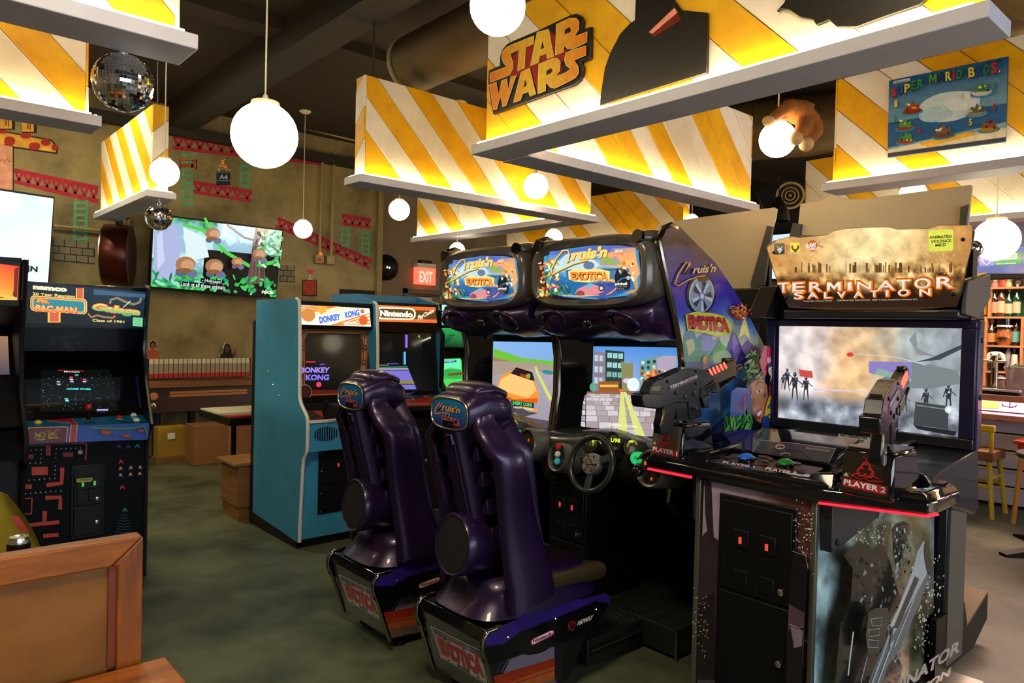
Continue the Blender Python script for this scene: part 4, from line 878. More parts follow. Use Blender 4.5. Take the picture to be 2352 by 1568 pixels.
# ---------------- neighbour with orange marquee, partly out of frame
t = thing('arcade_cabinet', 'upright cabinet with orange marquee cut off by left edge', 'arcade cabinet', (.2, 5.0, 0), 'upright arcade cabinets')
pr = [(4.50,1.90),(4.56,1.66),(4.62,1.5),(4.60,1.18),(4.42,.98),(4.42,.86),(4.52,.80),(4.52,0),(5.3,0),(5.3,1.92)]
for x0, x1 in ((-.10, -.08), (.575, .598)): MB().prism(pr, 'X', x0, x1).build('side_panel', M_BLK, t, bev=.004); tmold(t, M_BLK, (x0+x1)/2, 0, pr[:8])
B('body', M_BLK, t, -.08, .575, 4.56, 5.28, .02, .88); B('back_panel', M_BLK, t, -.08, .575, 5.26, 5.3, .02, 1.9); B('top_panel', M_BLK, t, -.08, .575, 4.56, 5.28, 1.88, 1.91)
a = panel('marquee', M_GLOSS, t, 'X', -.08, .575, (4.60, 1.66), (4.55, 1.89), .03)
a.poly([(-90, 595), (44, 611), (40, 689), (-90, 685)], ['f07838', 'e83820', 'f8a030', 'f8c850']); a.poly([(-90, 640), (20, 660), (40, 689), (-90, 687)], ['f8a838', 'f89030', 'f8c040', 'f8d060']); a.poly([(33, 618), (43, 612), (39, 685), (31, 680)], '801c18')
a.rect(-60, 682, 8, 684, '2a1a10'); a.rect(16, 683, 39, 685, 'e8c890'); a.line([(31, 668), (31, 680)], 1.4, '402010'); a.line([(31, 672), (27, 680)], 1.2, '402010'); a.line([(31, 672), (35, 680)], 1.2, '402010'); a.build('marquee_print', M_LIT, t)
panel('speaker_panel', M_BLK, t, 'X', -.08, .575, (4.9, 1.55), (4.60, 1.66), .01)
a = panel('monitor_glass', M_GLASS, t, 'X', -.08, .575, (4.60, 1.02), (4.95, 1.55), .02); a.poly([(-60, 770), (18, 772), (22, 860), (-60, 862)], ['b8a0c8', 'e8b070', '706a80', '706880']); a.build('screen', printmat('screen_dim', emit=.35, rough=.1), t)
a = panel('control_deck', M_BLK, t, 'X', -.08, .575, (4.42, .92), (4.60, 1.0), .06)
for x in (-.02, .12, .4): MB().lathe((x, 4.5, .958), [(.016, 0), (.016, .01), (0, .012)], (0,-.4,.9), 16).build('button', mat('button_red', (.6,.02,.02), .25), t)
# ---------------- blue cabinet
M_BLUE = mat('blue_paint', '3f9cc8', .45, noise=.12, scale=6, bump=.15, bscale=240)
t = thing('arcade_cabinet', 'light blue upright cabinet with white edge trim and orange marquee', 'arcade cabinet', (2.58, 5.2, 0), 'upright arcade cabinets')
fr = [(4.87,1.775),(4.90,1.765),(4.862,1.43),(4.854,1.11),(4.826,1.034),(4.715,.936),(4.715,.717),(4.774,.65),(4.807,.193),(4.808,.055)]
fr = [(4.93, 1.782)]+rnd([(4.93,1.782),(4.885,1.765),(4.862,1.43),(4.854,1.09),(4.826,1.034),(4.715,.945),(4.715,.71),(4.774,.65),(4.807,.193),(4.810,.05)], 3, .22)[1:]
for x0, x1 in ((2.26, 2.285), (2.895, 2.92)):
    MB().prism(fr+[(5.63,.10),(5.63,1.782)], 'X', x0, x1).build('side_panel', M_BLUE, t); tmold(t, M_WHITE, (x0+x1)/2, 0, fr, r=.0135)
B('base_plinth', M_BLK, t, 2.262, 2.918, 4.84, 5.62, 0, .10); B('back_panel', M_BLK, t, 2.262, 2.918, 5.62, 5.70, 0, 1.62, bev=.004); B('top_panel', M_BLK, t, 2.285, 2.895, 4.93, 5.6, 1.755, 1.77)
B('body', M_BLUE, t, 2.285, 2.895, 4.825, 5.6, .06, .70); B('deck_box', M_BLUE, t, 2.285, 2.895, 4.735, 5.0, .70, .915); B('deck_lip', M_WHITE, t, 2.285, 2.895, 4.722, 4.74, .905, .925)
dz = lambda x, y: (660+x/5.059, 670+y/5.059); DZ_ = lambda P: [dz(*p) for p in P]
MB().box(2.285, 2.895, 4.94, 5.0, 1.74, 1.765).build('marquee_cap', M_BLK, t)
a = panel('marquee_box', M_BLK, t, 'X', 2.285, 2.895, (4.92, 1.60), (4.92, 1.745), .04)
a.poly(DZ_([(108, 150), (952, 192), (972, 405), (125, 378)]), 'f8e8c8')
for k in range(9): a.poly(DZ_([(108, 160+k*26), (520+k*12, 165), (560+k*14, 165), (108, 176+k*26)]) if k < 5 else DZ_([(300+k*40, 385), (960, 240+(k-5)*40), (960, 256+(k-5)*40), (340+k*40, 388)]), 'e8842c')
a.poly(DZ_([(118, 330), (700, 205), (955, 215), (955, 240), (500, 380), (125, 376)]), 'fbf4e4')
a.poly(DZ_([(345, 160), (460, 165), (450, 230), (390, 262), (345, 225)]), 'f0b040'); a.ell(*dz(240, 270), 16, 15, 'd88a48', 20); a.ell(*dz(870, 225), 5, 5, 'a85028'); a.ell(*dz(880, 330), 10, 11, 'e0602c', 20)
a.text('DONKEY', DZ_([(360, 290), (610, 250), (615, 325), (375, 370)]), '4a7ad8', .06); a.text('KONG', DZ_([(658, 235), (825, 200), (838, 275), (672, 308)]), '4a7ad8', .06)
a.poly(Zp := DZ_(rr(655, 350, 803, 392, 20, 4)), 'f8f0dc'); a.text('Nintendo', DZ_([(668, 362), (792, 366), (792, 384), (668, 380)]), '8a4028', .01); a.build('marquee_print', M_LIT, t)
panel('speaker_panel', M_BLK, t, 'X', 2.285, 2.895, (4.93, 1.565), (4.92, 1.60), .01)
a = panel('bezel_glass', M_GLASS, t, 'X', 2.285, 2.895, (4.90, 1.085), (5.02, 1.565), .02)
a.poly(DZ_([(128, 420), (950, 445), (895, 1240), (135, 1262)]), 'c88434')
for k, c in enumerate(['8a2018', 'd8a040', 'c0a078', '8a2018', 'c88434', '8a2018']):
    i = k*11; a.poly(DZ_([(140+i, 440+i), (940-i, 460+i), (885-i, 1228-i), (148+i, 1250-i)]), c)
a.poly(DZ_(rr(205, 490, 850, 1140, 40)), '050505')
for x, y, r in ((178, 485, 10), (897, 500, 10), (205, 1165, 15), (830, 1150, 13)): a.ell(*dz(x, y), r, r*1.15, 'e8d8b0'); a.ell(*dz(x, y), r*.93, r*1.06, '101010'); a.ell(*dz(x, y), r*.82, r*.93, 'c0702c' if r < 12 else '5a1c14')
for x, y in ((175, 655), (160, 840), (155, 985), (895, 650), (880, 820), (865, 965)): a.ell(*dz(x, y), 6, 6, '5a3420'); a.ell(*dz(x, y), 3, 3, 'a87850')
a.build('bezel_print', printmat('flat_print_bez', mottle=.1, emit=0), t)
a.mb = MB(); a.k += 2
a.text('DONKEY', DZ_([(130, 880), (485, 880), (475, 945), (130, 945)]), 'a88cf8', .04); a.text('KONG', DZ_([(205, 965), (480, 965), (470, 1030), (205, 1030)]), '8a7cf0', .04)
a.rect(*dz(205, 812), *dz(315, 824), 'e83858'); a.rect(*dz(365, 842), *dz(425, 850), '8a5cf0'); a.ell(*dz(355, 1080), 6, 6, 'e8405c'); a.build('screen_glow', M_SCREEN, t)
a = panel('instruction_panel', M_GLOSS, t, 'X', 2.285, 2.895, (4.86, 1.03), (4.90, 1.085), .01)
a.dots(DZ_([(200, 1320), (210, 1335), (235, 1338)]), 1.6, 'd8d8c8'); a.dots(DZ_([(262, 1330), (300, 1345)]), 2.5, '8a4020'); a.build('instruction_print', M_PRINT, t)
a = panel('control_deck', M_GLOSS, t, 'X', 2.285, 2.895, (4.735, .925), (4.86, 1.03), .01)
a.poly(DZ_([(165, 1380), (390, 1375), (420, 1500), (215, 1495)]), '3a2a18'); a.poly(DZ_([(300, 1385), (400, 1382), (420, 1460)]), 'a83418'); a.rect(*dz(215, 1488), *dz(1060, 1500), 'a87020'); a.build('deck_print', M_PRINT, t)
jp = Vector((2.45, 4.80, .985)); j = MB().tube([jp, jp+Vector((0, -.01, .05))], .006, 8).build('joystick', M_BLK, t); MB().ball(jp+Vector((0, -.012, .06)), .018, 14).build('ball_top', M_BLK, j)
for x in (2.66, 2.73): MB().lathe((x, 4.80, .98), [(.016, 0), (.016, .01), (0, .012)], (0, -.6, .7), 16).build('button', mat('button_orange', (.7,.15,.02), .25), t)
g0 = at('Y', 4.735, 726, 985); gz0 = at('Y', 4.735, 726, 1018)
for i in range(10):
    x = at('Y', 4.735, 724+i*5.4, 1000).x; h = .052*sqrt(max(.05, 1-((i-4.5)/5.4)**2)); B('speaker_slot', M_BLK, t, x-.0045, x+.0045, 4.732, 4.737, .82-h, .82+h)
q0 = at('Y', 4.82, 729, 1181); q1 = at('Y', 4.82, 729, 1034)
dr = coin_door(t, 'X', 4.825, q0.x, 2.86, q0.z, q1.z)
for zz_ in (q0.z+.02, (q0.z+q1.z)/2-.08, (q0.z+q1.z)/2+.08, q1.z-.02): MB().ball((q0.x+.018, 4.805, zz_), .006, 8).build('bolt', M_CHROME, dr)
for x, y in ((599, 826), (597, 834), (616, 852), (627, 883), (641, 908)):
    p = at('X', 2.26, x, y); MB().ball(p, .006, 8).build('screw', M_CHROME, t)
# ---------------- red-decked cabinet with multi-game marquee
t = thing('arcade_cabinet', 'upright cabinet with red and black marquee and red control deck', 'arcade cabinet', (3.26, 5.2, 0), 'upright arcade cabinets')
M_BLUE2 = mat('blue_laminate', '3f86b8', .4)
pf = [(5.02,1.80),(4.985,1.745),(5.03,1.62),(4.95,1.54),(4.955,1.10),(4.78,.98),(4.78,.86),(4.88,.80),(4.88,0),(5.7,0),(5.7,1.86),(5.3,1.86)]
for x0, x1, m in ((2.945, 2.965, M_BLUE2), (3.56, 3.585, M_BLUE2)):
    MB().prism(pf, 'X', x0, x1).build('side_panel', m, t); tmold(t, M_BLK, (x0+x1)/2, 0, pf[1:9])
B('body', M_BLK, t, 2.965, 3.56, 4.90, 5.65, .02, .85); B('back_panel', M_BLUE2, t, 2.965, 3.56, 5.3, 5.68, .85, 1.86)
a = panel('marquee_box', M_BLK, t, 'X', 2.965, 3.56, (4.99, 1.635), (4.99, 1.79), .05)
a.poly(DZ_([(1012, 150), (1720, 180), (1738, 362), (1035, 345)]), 'd84418'); a.poly(DZ_([(1030, 195), (1725, 225), (1732, 320), (1035, 305)]), '5a3c14')
for k in range(5): a.line(DZ_([(1012, 158+k*8), (1722, 186+k*8)]), .8, 'f88a38'); a.line(DZ_([(1035, 312+k*7), (1735, 328+k*7)]), .8, 'f88a38')
a.poly(DZ_(rr(1025, 172, 1490, 315, 68, 16)), 'fff4cc'); a.poly(DZ_(rr(1045, 192, 1470, 297, 52, 15)), '5a3c10')
a.text('Nintendo', DZ_([(1070, 210), (1452, 228), (1455, 300), (1072, 282)]), 'fff8e0', .06); a.text('PlayChoice', DZ_([(1505, 280), (1690, 190), (1705, 248), (1515, 350)]), 'fff0d8', .03, .2); a.build('marquee_print', M_LIT, t)
panel('header_rail', mat('bronze_rail', (.06,.04,.02), .3, .7), t, 'X', 2.965, 3.56, (5.0, 1.555), (4.985, 1.635), .03)
a = panel('bezel_glass', M_GLASS, t, 'X', 2.965, 3.56, (4.96, 1.07), (5.02, 1.555), .02)
a.poly(DZ_([(1012, 480), (1560, 490), (1560, 1150), (1012, 1150)]), '040405'); a.poly(DZ_([(1010, 870), (1400, 880), (1500, 1130), (1025, 1145)]), '7a72d0'); a.poly(DZ_([(1010, 820), (1370, 822), (1402, 882), (1010, 885)]), '0c0c10')
a.line(DZ_([(1012, 880), (1395, 868)]), 2.4, '2f8a50'); a.line(DZ_([(1015, 898), (1400, 890)]), 2, 'c8b060'); a.line(DZ_([(1015, 918), (1412, 912)]), 1.2, '202038'); a.poly(DZ_([(1018, 1060), (1250, 1030), (1465, 1035), (1475, 1068), (1250, 1062), (1022, 1095)]), '8a8a28'); a.poly(DZ_([(1020, 1088), (1250, 1064), (1475, 1070), (1478, 1080), (1250, 1078), (1022, 1102)]), '40301c')
for k in range(6): a.rect(*dz(1160+k*22, 828), *dz(1172+k*22, 840), '6a6af0'); a.rect(*dz(1030+k*24, 848), *dz(1048+k*24, 856), 'd0c050')
a.rect(*dz(1365, 498), *dz(1390, 650), '9a6cf0'); a.rect(*dz(1346, 696), *dz(1370, 845), '60b8e0'); a.rect(*dz(1518, 506), *dz(1530, 530), 'c8f040'); a.line(DZ_([(1240, 970), (1246, 1000), (1252, 1020)]), 1.6, '206050'); a.build('screen', M_SCREEN, t)
a = panel('control_deck', M_GLOSS, t, 'X', 2.965, 3.56, (4.78, .97), (4.96, 1.07), .04); a.poly(DZ_([(1120, 1255), (1720, 1225), (1700, 1320), (1150, 1345)]), '9a1c10'); a.line(DZ_([(1300, 1308), (1640, 1298)]), 1, 'd8a090')
a.poly(DZ_([(1050, 1215), (1730, 1195), (1735, 1225), (1060, 1245)]), '1c3a5a'); a.build('deck_print', M_PRINT, t)
f = a.f
for x, y, nm in ((1190, 1225, 'j'), (1535, 1220, 'j'), (1285, 1245, 'r'), (1612, 1235, 'r'), (1350, 1215, 'w'), (1240, 1262, 'w'), (1460, 1262, 'w')):
    p = f(*dz(x, y))
    if nm == 'j': MB().tube([p, p+Vector((0, 0, .05))], .007, 8).ball(p+Vector((0, 0, .055)), .015, 12).build('joystick', M_BLK, t)
    else: MB().lathe(p, [(.018, 0), (.018, .012), (0, .015)], a.n, 16).build('button', mat('button_red', (.6,.02,.02), .25) if nm == 'r' else M_STEEL, t)
a = PA('Y', 4.868); B('front_panel', M_BLK, t, 2.965, 3.56, 4.87, 4.9, .05, .86)
p = at('Y', 4.86, 932, 1020); p1 = at('Y', 4.86, 944, 1007); p2 = at('Y', 4.86, 958, 1020)
dr = coin_door(t, 'X', 4.87, p.x-.12, p2.x+.12, .22, p1.z+.08, slots=2)
B('label_strip', mat('label_beige', 'a08a60', .5), dr, p.x-.01, p2.x+.02, 4.846, 4.85, at('Y', 4.85, 930, 1040).z, at('Y', 4.85, 930, 1036).z)
# ---------------- green cabinet mostly hidden
t = thing('arcade_cabinet', 'green-glowing upright cabinet half hidden behind racing cabinet', 'arcade cabinet', (3.95, 5.3, 0), 'upright arcade cabinets')
M_GRN = mat('green_laminate', (.04,.3,.12), .4)
for x0, x1 in ((3.60, 3.62), (4.22, 4.24)): MB().prism([(y+.02, z) for y, z in pf], 'X', x0, x1).build('side_panel', M_BLK, t); tmold(t, M_BLK, (x0+x1)/2, 0, [(y+.02, z) for y, z in pf[1:9]])
B('body', M_BLK, t, 3.62, 4.22, 4.92, 5.65, .02, .85); B('back_panel', M_BLK, t, 3.62, 4.22, 5.3, 5.68, .85, 1.8)
a = panel('marquee_box', M_BLK, t, 'X', 3.62, 4.22, (5.0, 1.64), (5.0, 1.80), .05); a.poly(DZ_([(1795, 150), (2600, 170), (2600, 420), (1795, 385)]), '5ab8b0'); a.poly(DZ_([(1795, 150), (1860, 150), (1800, 280)]), 'b8e8d8'); a.text('S', DZ_([(1842, 290), (1905, 290), (1905, 380), (1842, 380)]), 'f0d040', .08); a.text('STORM', DZ_([(1930, 300), (2150, 300), (2150, 385), (1930, 385)]), 'f0d040', .08); a.build('marquee_print', M_LIT, t)
a = panel('speaker_panel', M_BLK, t, 'X', 3.62, 4.22, (5.06, 1.42), (5.0, 1.62), .02); a.poly(DZ_([(1795, 420), (2500, 430), (2500, 650), (1790, 640)]), ['2ca858', '2ca858', '0c3018', '0c3018'])
for k in range(5): a.line(DZ_([(1870-18*k, 505+22*k), (1945-18*k, 502+22*k)]), 1.6, '0a0c0a')
a.build('speaker_print', printmat('screen_half', emit=.7, rough=.2), t)
a = panel('monitor_glass', M_GLASS, t, 'X', 3.62, 4.22, (4.99, 1.07), (5.16, 1.40), .02)
a.poly(DZ_([(1765, 780), (2010, 772), (2025, 800), (2040, 1110), (1850, 1108), (1770, 960)]), '3fd85a'); a.poly(DZ_([(1770, 790), (2010, 780), (2020, 905), (1900, 880), (1775, 930)]), '6ff0b0'); a.poly(DZ_([(1805, 800), (1962, 792), (1965, 818), (1808, 826)]), '2048a0')
a.poly(DZ_([(1780, 930), (1850, 895), (2020, 905), (2025, 1010), (1830, 1010)]), '2fa84c'); a.text('INSERT', DZ_([(1820, 800), (1950, 795), (1950, 813), (1820, 818)]), 'a0e0e8', .03); a.text('GAME', DZ_([(1862, 948), (2060, 930), (2062, 962), (1864, 978)]), '7a2010', .06)
a.build('screen', M_SCREEN, t)
panel('control_deck', M_BLK, t, 'X', 3.62, 4.22, (4.80, .97), (4.97, 1.07), .04)
# ---------------- booth in the foreground
M_MAPLE = mat('honey_wood', 'aa5f12', .32, noise=1, col2='73380a', scale=3, stretch=(1, 6, 6), bump=.08, coat=.2)
M_MAPLV = mat('honey_wood_upright', '9c540f', .34, noise=1, col2='6a340a', scale=3, stretch=(7, 6, 1), bump=.08, coat=.2)
M_OAK = mat('plywood_panel', '94601c', .5, noise=1, col2='77460f', scale=2.4, stretch=(1, 1, 1.6), bump=.06)
t = thing('booth_bench', 'honey wooden booth bench with framed panel back, bottom left corner', 'bench', (0, 2.5, 0))
xr, yf, yb = .672, 2.585, 2.655; zt = .885; zs_ = .47
B('back_panel', M_OAK, t, -1.2, xr-.06, yf+.018, yb-.01, zs_-.1, zt-.05)
MB().prism([(-1.2, zt), (xr, zt), (xr-.095, zt-.085), (-1.2, zt-.085)], 'Y', yf, yb).build('top_rail', M_MAPLE, t, bev=.006)
MB().prism([(xr, zt-.001), (xr, zs_-.02), (xr-.078, zs_-.02), (xr-.078, zt-.0855), (xr-.094, zt-.086)], 'Y', yf, yb).build('end_post', M_MAPLV, t, bev=.006)
B('inner_bead', mat('red_brown_bead', '7a3410', .4), t, xr-.10, xr-.078, yf+.008, yf+.03, zs_, zt-.085)
B('seat_board', M_MAPLE, t, -1.2, .745, 1.85, 2.57, zs_-.035, zs_, bev=.008); B('seat_base', M_OAK, t, -1.2, .68, 1.95, 2.5, 0, zs_-.035)
# table behind the booth, can, moulded chair, shaker
ct = at('Y', 2.80, 43, 1231); tz = ct.z-.118
t = thing('side_table', 'dark narrow ledge table hidden behind booth back', 'table', (.0, 2.81, 0)); B('table_top', M_BLK, t, -.6, .50, 2.69, 2.92, tz-.025, tz-.001, bev=.004)
for x in (-.55, .44):
    for y in (2.70, 2.87): B('leg', M_BLK, t, x, x+.04, y, y+.04, 0, tz-.025)
c = Vector((ct.x, 2.80, tz)); t = thing('drink_can', 'black and red drink can with silver top behind booth back', 'can', c)
M_CAN = mat('can_print', (.01,.01,.012), .25, .4); cc = (c.x, c.y, tz)
MB().lathe(cc, [(.0, 0), (.026, 0), (.033, .008), (.033, .095)], seg=28).build('body', mat('can_red', (.5,.02,.02), .25, .3), t)
MB().lathe(cc, [(.0335, .062), (.0335, .096), (.033, .098)], seg=28).build('black_band', M_CAN, t); MB().lathe(cc, [(.0332, .097), (.027, .113), (.027, .117), (.024, .117), (.023, .112), (0, .112)], seg=28).build('top', mat('aluminium', (.75,.72,.6), .25, 1), t)
t = thing('moulded_chair', 'olive-yellow moulded chair shell with red sticker behind booth', 'chair', (.12, 3.3, 0)); M_OLV = mat('olive_plastic', '9a8a2c', .35)
rings = []
for k in range(9):
    u = k/8; z = .58+.40*u; w = .30-.12*u**2; y = 3.22+.06*u; rings.append([Vector((.20+w*cos(radians(a_))*1.0, y-.10*sin(radians(a_))*-1, z-.05*abs(cos(radians(a_)))*u)) for a_ in range(0, 181, 15)])
ir = [[p+Vector((0, -.012, 0)) for p in reversed(r)] for r in rings]
MB().loft([a_+b_ for a_, b_ in zip(rings, ir)]).build('shell', M_OLV, t, smooth=60)
MB().lathe((.14, 3.28, .44), [(0, 0), (.2, 0), (.24, .03), (.24, .05), (0, .05)], seg=28).build('seat', M_OLV, t); MB().prism([(.37,.885),(.395,.88),(.425,.825),(.395,.83)], 'Y', 3.11, 3.115).build('red_sticker', mat('sticker_red', 'a82c20', .5), t)
MB().box(-.06, .34, 3.26, 3.3, .50, .60).build('back_bracket', M_BLK, t)
for dx, dy in ((-.16, -.14), (.16, -.14), (-.16, .14), (.16, .14)): MB().tube([(.14+dx*.6, 3.28+dy*.6, .44), (.14+dx, 3.28+dy, 0)], .014, 8).build('leg', M_BLK, t)
# ================================================ racing cabinets
M_PUR = mat('purple_metallic_plastic', (.022,.007,.042), .3, .35, coat=.25, bump=.12, bscale=500)
M_SHELL = mat('bronze_grey_plastic', (.12,.10,.08), .28, .35, coat=.3)
M_DASH = mat('dash_plastic', (.018,.018,.016), .3, coat=.2)
M_CHR2 = mat('dark_chrome', (.25,.22,.17), .12, 1)
def sup(c, hy, hz, n=3, k=36, x=None, flat=0):
    o = []
    for i in range(k):
        t = 2*pi*i/k; cy, sy = cos(t), sin(t)
        o.append(Vector((c[0], c[1]+hy*abs(cy)**(2/n)*(1 if cy >= 0 else -1), c[2]+hz*abs(sy)**(2/n)*(1 if sy >= 0 else -1))))
    return o
Y0, Y1 = 2.06, 2.915
rc = thing('racing_cabinet', 'right racing cabinet with full side artwork of volcano and parrot', 'arcade cabinet', (3.2, 2.49, 0), 'pair of driving cabinets')
sp = [(2.71,2.023),(2.75,2.088),(2.80,2.106),(2.844,2.094),(2.985,2.025),(3.146,1.949),(3.251,1.888),(3.366,1.81),(3.486,1.709),(3.685,1.516),(3.70,1.40),(3.70,0),(3.30,0),(3.22,.35),(3.08,.62),(2.93,.727),(2.85,.80),(2.87,.907),(2.90,1.127),(2.922,1.25),(2.92,1.448),(2.902,1.538),(2.861,1.654),(2.743,1.94)]
for ya, yb in ((Y0, Y0+.022), (Y1-.022, Y1)):
    MB().prism(sp, 'Y', ya, yb).build('side_panel', M_BLK, rc)
    e = [(p[0], (ya+yb)/2, p[1]) for p in sp]
    e = e[:9]+e[10:]
    MB().tube([e[14], e[15], e[16], e[17], e[18], e[19], e[20], e[21], e[22], e[0], e[1], e[2], e[3]], .016, 8).build('chrome_edge', M_CHR2, rc)
    MB().tube(e[11:15], .012, 8).build('lower_edge', M_DASH, rc)
B('back_panel', M_BLK, rc, 3.67, 3.69, Y0+.022, Y1-.022, 0, 1.5)
MB().prism([(2.80,2.085),(2.844,2.08),(3.146,1.93),(3.366,1.79),(3.66,1.52),(3.66,1.50),(3.36,1.77),(3.14,1.91),(2.84,2.06)], 'Y', Y0+.022, Y1-.022).build('roof_panel', M_BLK, rc)
# marquee shell
cy, cz = 2.485, 1.893
rings = [sup((2.690, cy, cz), .335, .128, 4), sup((2.672, cy, cz), .35, .142, 4), sup((2.655, cy, cz), .375, .165, 3.6), sup((2.668, cy, cz), .395, .180, 3.6), sup((2.72, cy, cz+.003), .402, .184, 4), sup((2.80, cy, cz+.005), .40, .185, 5), sup((2.95, cy, cz-.005), .40, .17, 6), sup((3.10, cy, cz-.03), .40, .12, 6)]
MB().loft(rings).build('marquee_shell', M_SHELL, rc, smooth=70)
for sy in (-1, 1):
    pod = MB(); pod.ball((2.80, cy+sy*.33, 2.045), .075, 20, 1.9, .9, .62).build('port_pod', M_SHELL, rc, smooth=180)
    MB().lathe((2.672, cy+sy*.335, 2.048), [(.022, 0), (.030, 0), (.030, .02), (.024, .02)], (-1, 0, 0.1), 16).lathe((2.668, cy+sy*.335, 2.048), [(0, 0), (.023, 0), (.023, .003), (0, .003)], (-1,0,.1), 16).build('port', M_GLOSS, rc)
a = Art(px_plane('X', 2.680), (-1, 0, 0)); 
R_ = lambda x, y: (960+x/3.92, 500+y/3.92); RZ = lambda P: [R_(*p) for p in P]
def at26(p): return at('X', 2.68, *p)
mo = RZ([(1118,345),(1180,312),(1300,268),(1430,245),(1560,232),(1700,228),(1830,232),(1960,250),(1985,290),(2005,380),(2022,470),(2020,580),(2010,670),(1990,695),(1900,718),(1780,740),(1600,758),(1440,755),(1300,738),(1200,705),(1165,665),(1140,580),(1122,460)])
a.poly(mo, '1a1020'); a.poly(RZ([(1135,350),(1300,285),(1560,250),(1830,250),(1955,268),(1985,300),(2003,470),(1998,640),(1890,700),(1600,735),(1330,715),(1200,680),(1160,600),(1130,440)]), '3f8fb8')
a.poly(RZ([(1140,350),(1560,252),(1940,262),(1930,310)][::1]), ['5a6ab0', '4a68c0', '6a5ab8', '58a0c8'])
def mq(x, y, u, v):
    n = fz(x, y, .02, 5, 2.2); c = ramp(v+n*.12, [(0, (84, 96, 190)), (.25, (96, 170, 214)), (.42, (200, 226, 220)), (.55, (44, 130, 180)), (1, (28, 60, 140))]); k = max(0, min(1, (u-.72)*5+n)); return tuple(a_+(b_-a_)*k*.75 for a_, b_ in zip(c, (244, 176, 100)))
a.cloud(RZ([(1185,300),(1960,268),(1985,680),(1200,680)]), 50, 30, mq)
a.poly(RZ([(1330,330),(1500,300),(1640,330),(1500,440),(1300,470),(1260,400)]), 'b8dce8'); a.poly(RZ([(1640,330),(1800,300),(1960,330),(2000,500),(1960,560),(1850,440)]), 'f0a868')
a.poly(RZ([(1640,400),(1700,370),(1790,350),(1830,400),(1790,430),(1640,430)]), 'b090b8'); a.poly(RZ([(1620,390),(1700,345),(1860,420),(1700,420)]), '8fb05a')
a.poly(RZ([(1330,470),(1900,450),(1960,640),(1700,730),(1400,700)]), '1c6aa0'); a.poly(RZ([(1480,640),(1700,560),(1900,640),(1650,735)]), '2a4a98'); a.ell(*R_(1545,425), 20, 14, 'd0dce4'); a.ell(*R_(1545,430), 13, 9, '5a7a98')
random.seed(11)
for k in range(110):
    x = random.choice([random.uniform(1135, 1290), random.uniform(1135, 1260), random.uniform(1820, 1990)]); y = random.uniform(380, 700)
    if x < 1300 or y < 560: a.ell(*R_(x, y), random.uniform(2, 7), random.uniform(1.5, 5), random.choice(['f0b858', 'f8dca0', 'e8702c', 'f8f0c8', '3f9a58', '7a3c28', 'e89838', '2c6a50']), random.uniform(0, 180), 7)
for k in range(26): a.ell(*R_(random.uniform(1300, 1440), random.uniform(600, 700)), 5, 2, random.choice(['1c5a48', '2f7a58', '5a9a78']), random.uniform(0, 90), 6)
a.poly(RZ([(1480,690),(1500,650),(1560,620),(1640,600),(1720,630),(1740,670),(1690,690),(1560,712)]), 'e08a90'); a.poly(RZ([(1560,620),(1620,590),(1660,612),(1600,640)]), '70b0c8'); a.ell(*R_(1530,690), 10, 8, '8a4a58'); a.ell(*R_(1720,640), 7, 7, '3a2a38'); a.ell(*R_(1720,640), 4, 4, 'd8d0c8')
a.line(RZ([(1370,705),(1540,710),(1700,700)]), 2, 'f0c868'); a.poly(RZ([(1760,700),(1890,620),(1830,560),(1730,560),(1880,600),(1800,690)]), 'f0b050')
def script_c(a, T, w, c1, c2=None):
    P = [T(*p) for p in [(1440,392),(1415,420),(1440,350),(1425,305),(1380,310),(1320,380),(1275,480),(1285,520),(1360,480),(1480,425),(1600,395)]]
    a.line(P, w, c1)
    a.text("ruis'n", [T(1440, 300), T(1780, 262), T(1790, 372), T(1452, 400)], c1, .05, .35)
script_c(a, R_, 5, '7a4a10'); script_c(a, lambda x, y: R_(x-5, y-5), 3, 'f0d468')
a.poly(RZ([(1425,490),(1500,460),(1600,480),(1700,465),(1800,490),(1795,580),(1700,575),(1600,590),(1480,580),(1430,560)]), 'f8dc80')
def exotica(a, q, c1='d8482c', c2='f08838'):
    a.text('EXOTICA', [(x+1.2, y+1.2) for x, y in q], '5a1010', .09, 0, .92); a.text('EXOTICA', q, c1, .05, 0, .92, c2)
exotica(a, RZ([(1445,495),(1785,490),(1785,570),(1450,565)]), 'e87830', 'f8a848')
a.text('MIDWAY', RZ([(1850,298),(1925,296),(1922,315),(1848,318)]), 'f0f0f0', .02, .2); a.poly(RZ([(1830,335),(1920,326),(1922,352),(1830,360)]), 'e85828'); a.text('Nintendo', RZ([(1836,338),(1915,331),(1916,350),(1836,356)]), 'f8e8d8', .01)
a.poly(RZ([(1845,540),(1870,460),(1900,520),(1940,470),(1990,540),(1985,640),(1960,655),(1860,652)]), '14181c'); a.line(RZ([(1870,585),(1910,555),(1950,545)]), 3, '3a6ab0'); a.ell(*R_(1970,548), 4.5, 4.5, 'b8c0c8'); a.text('pinball', RZ([(1852,590),(1960,588),(1960,618),(1852,618)]), 'f0f0f0', .04); a.text('BOSTON', RZ([(1862,618),(1958,616),(1958,632),(1862,634)]), '8a949c', .0); a.dots(RZ([(1872,644),(1890,645),(1908,646),(1926,645)]), 1.2, 'd88888')
a.build('marquee', printmat('lit_print_bright', emit=.78, rough=.1, coat=.6), rc)
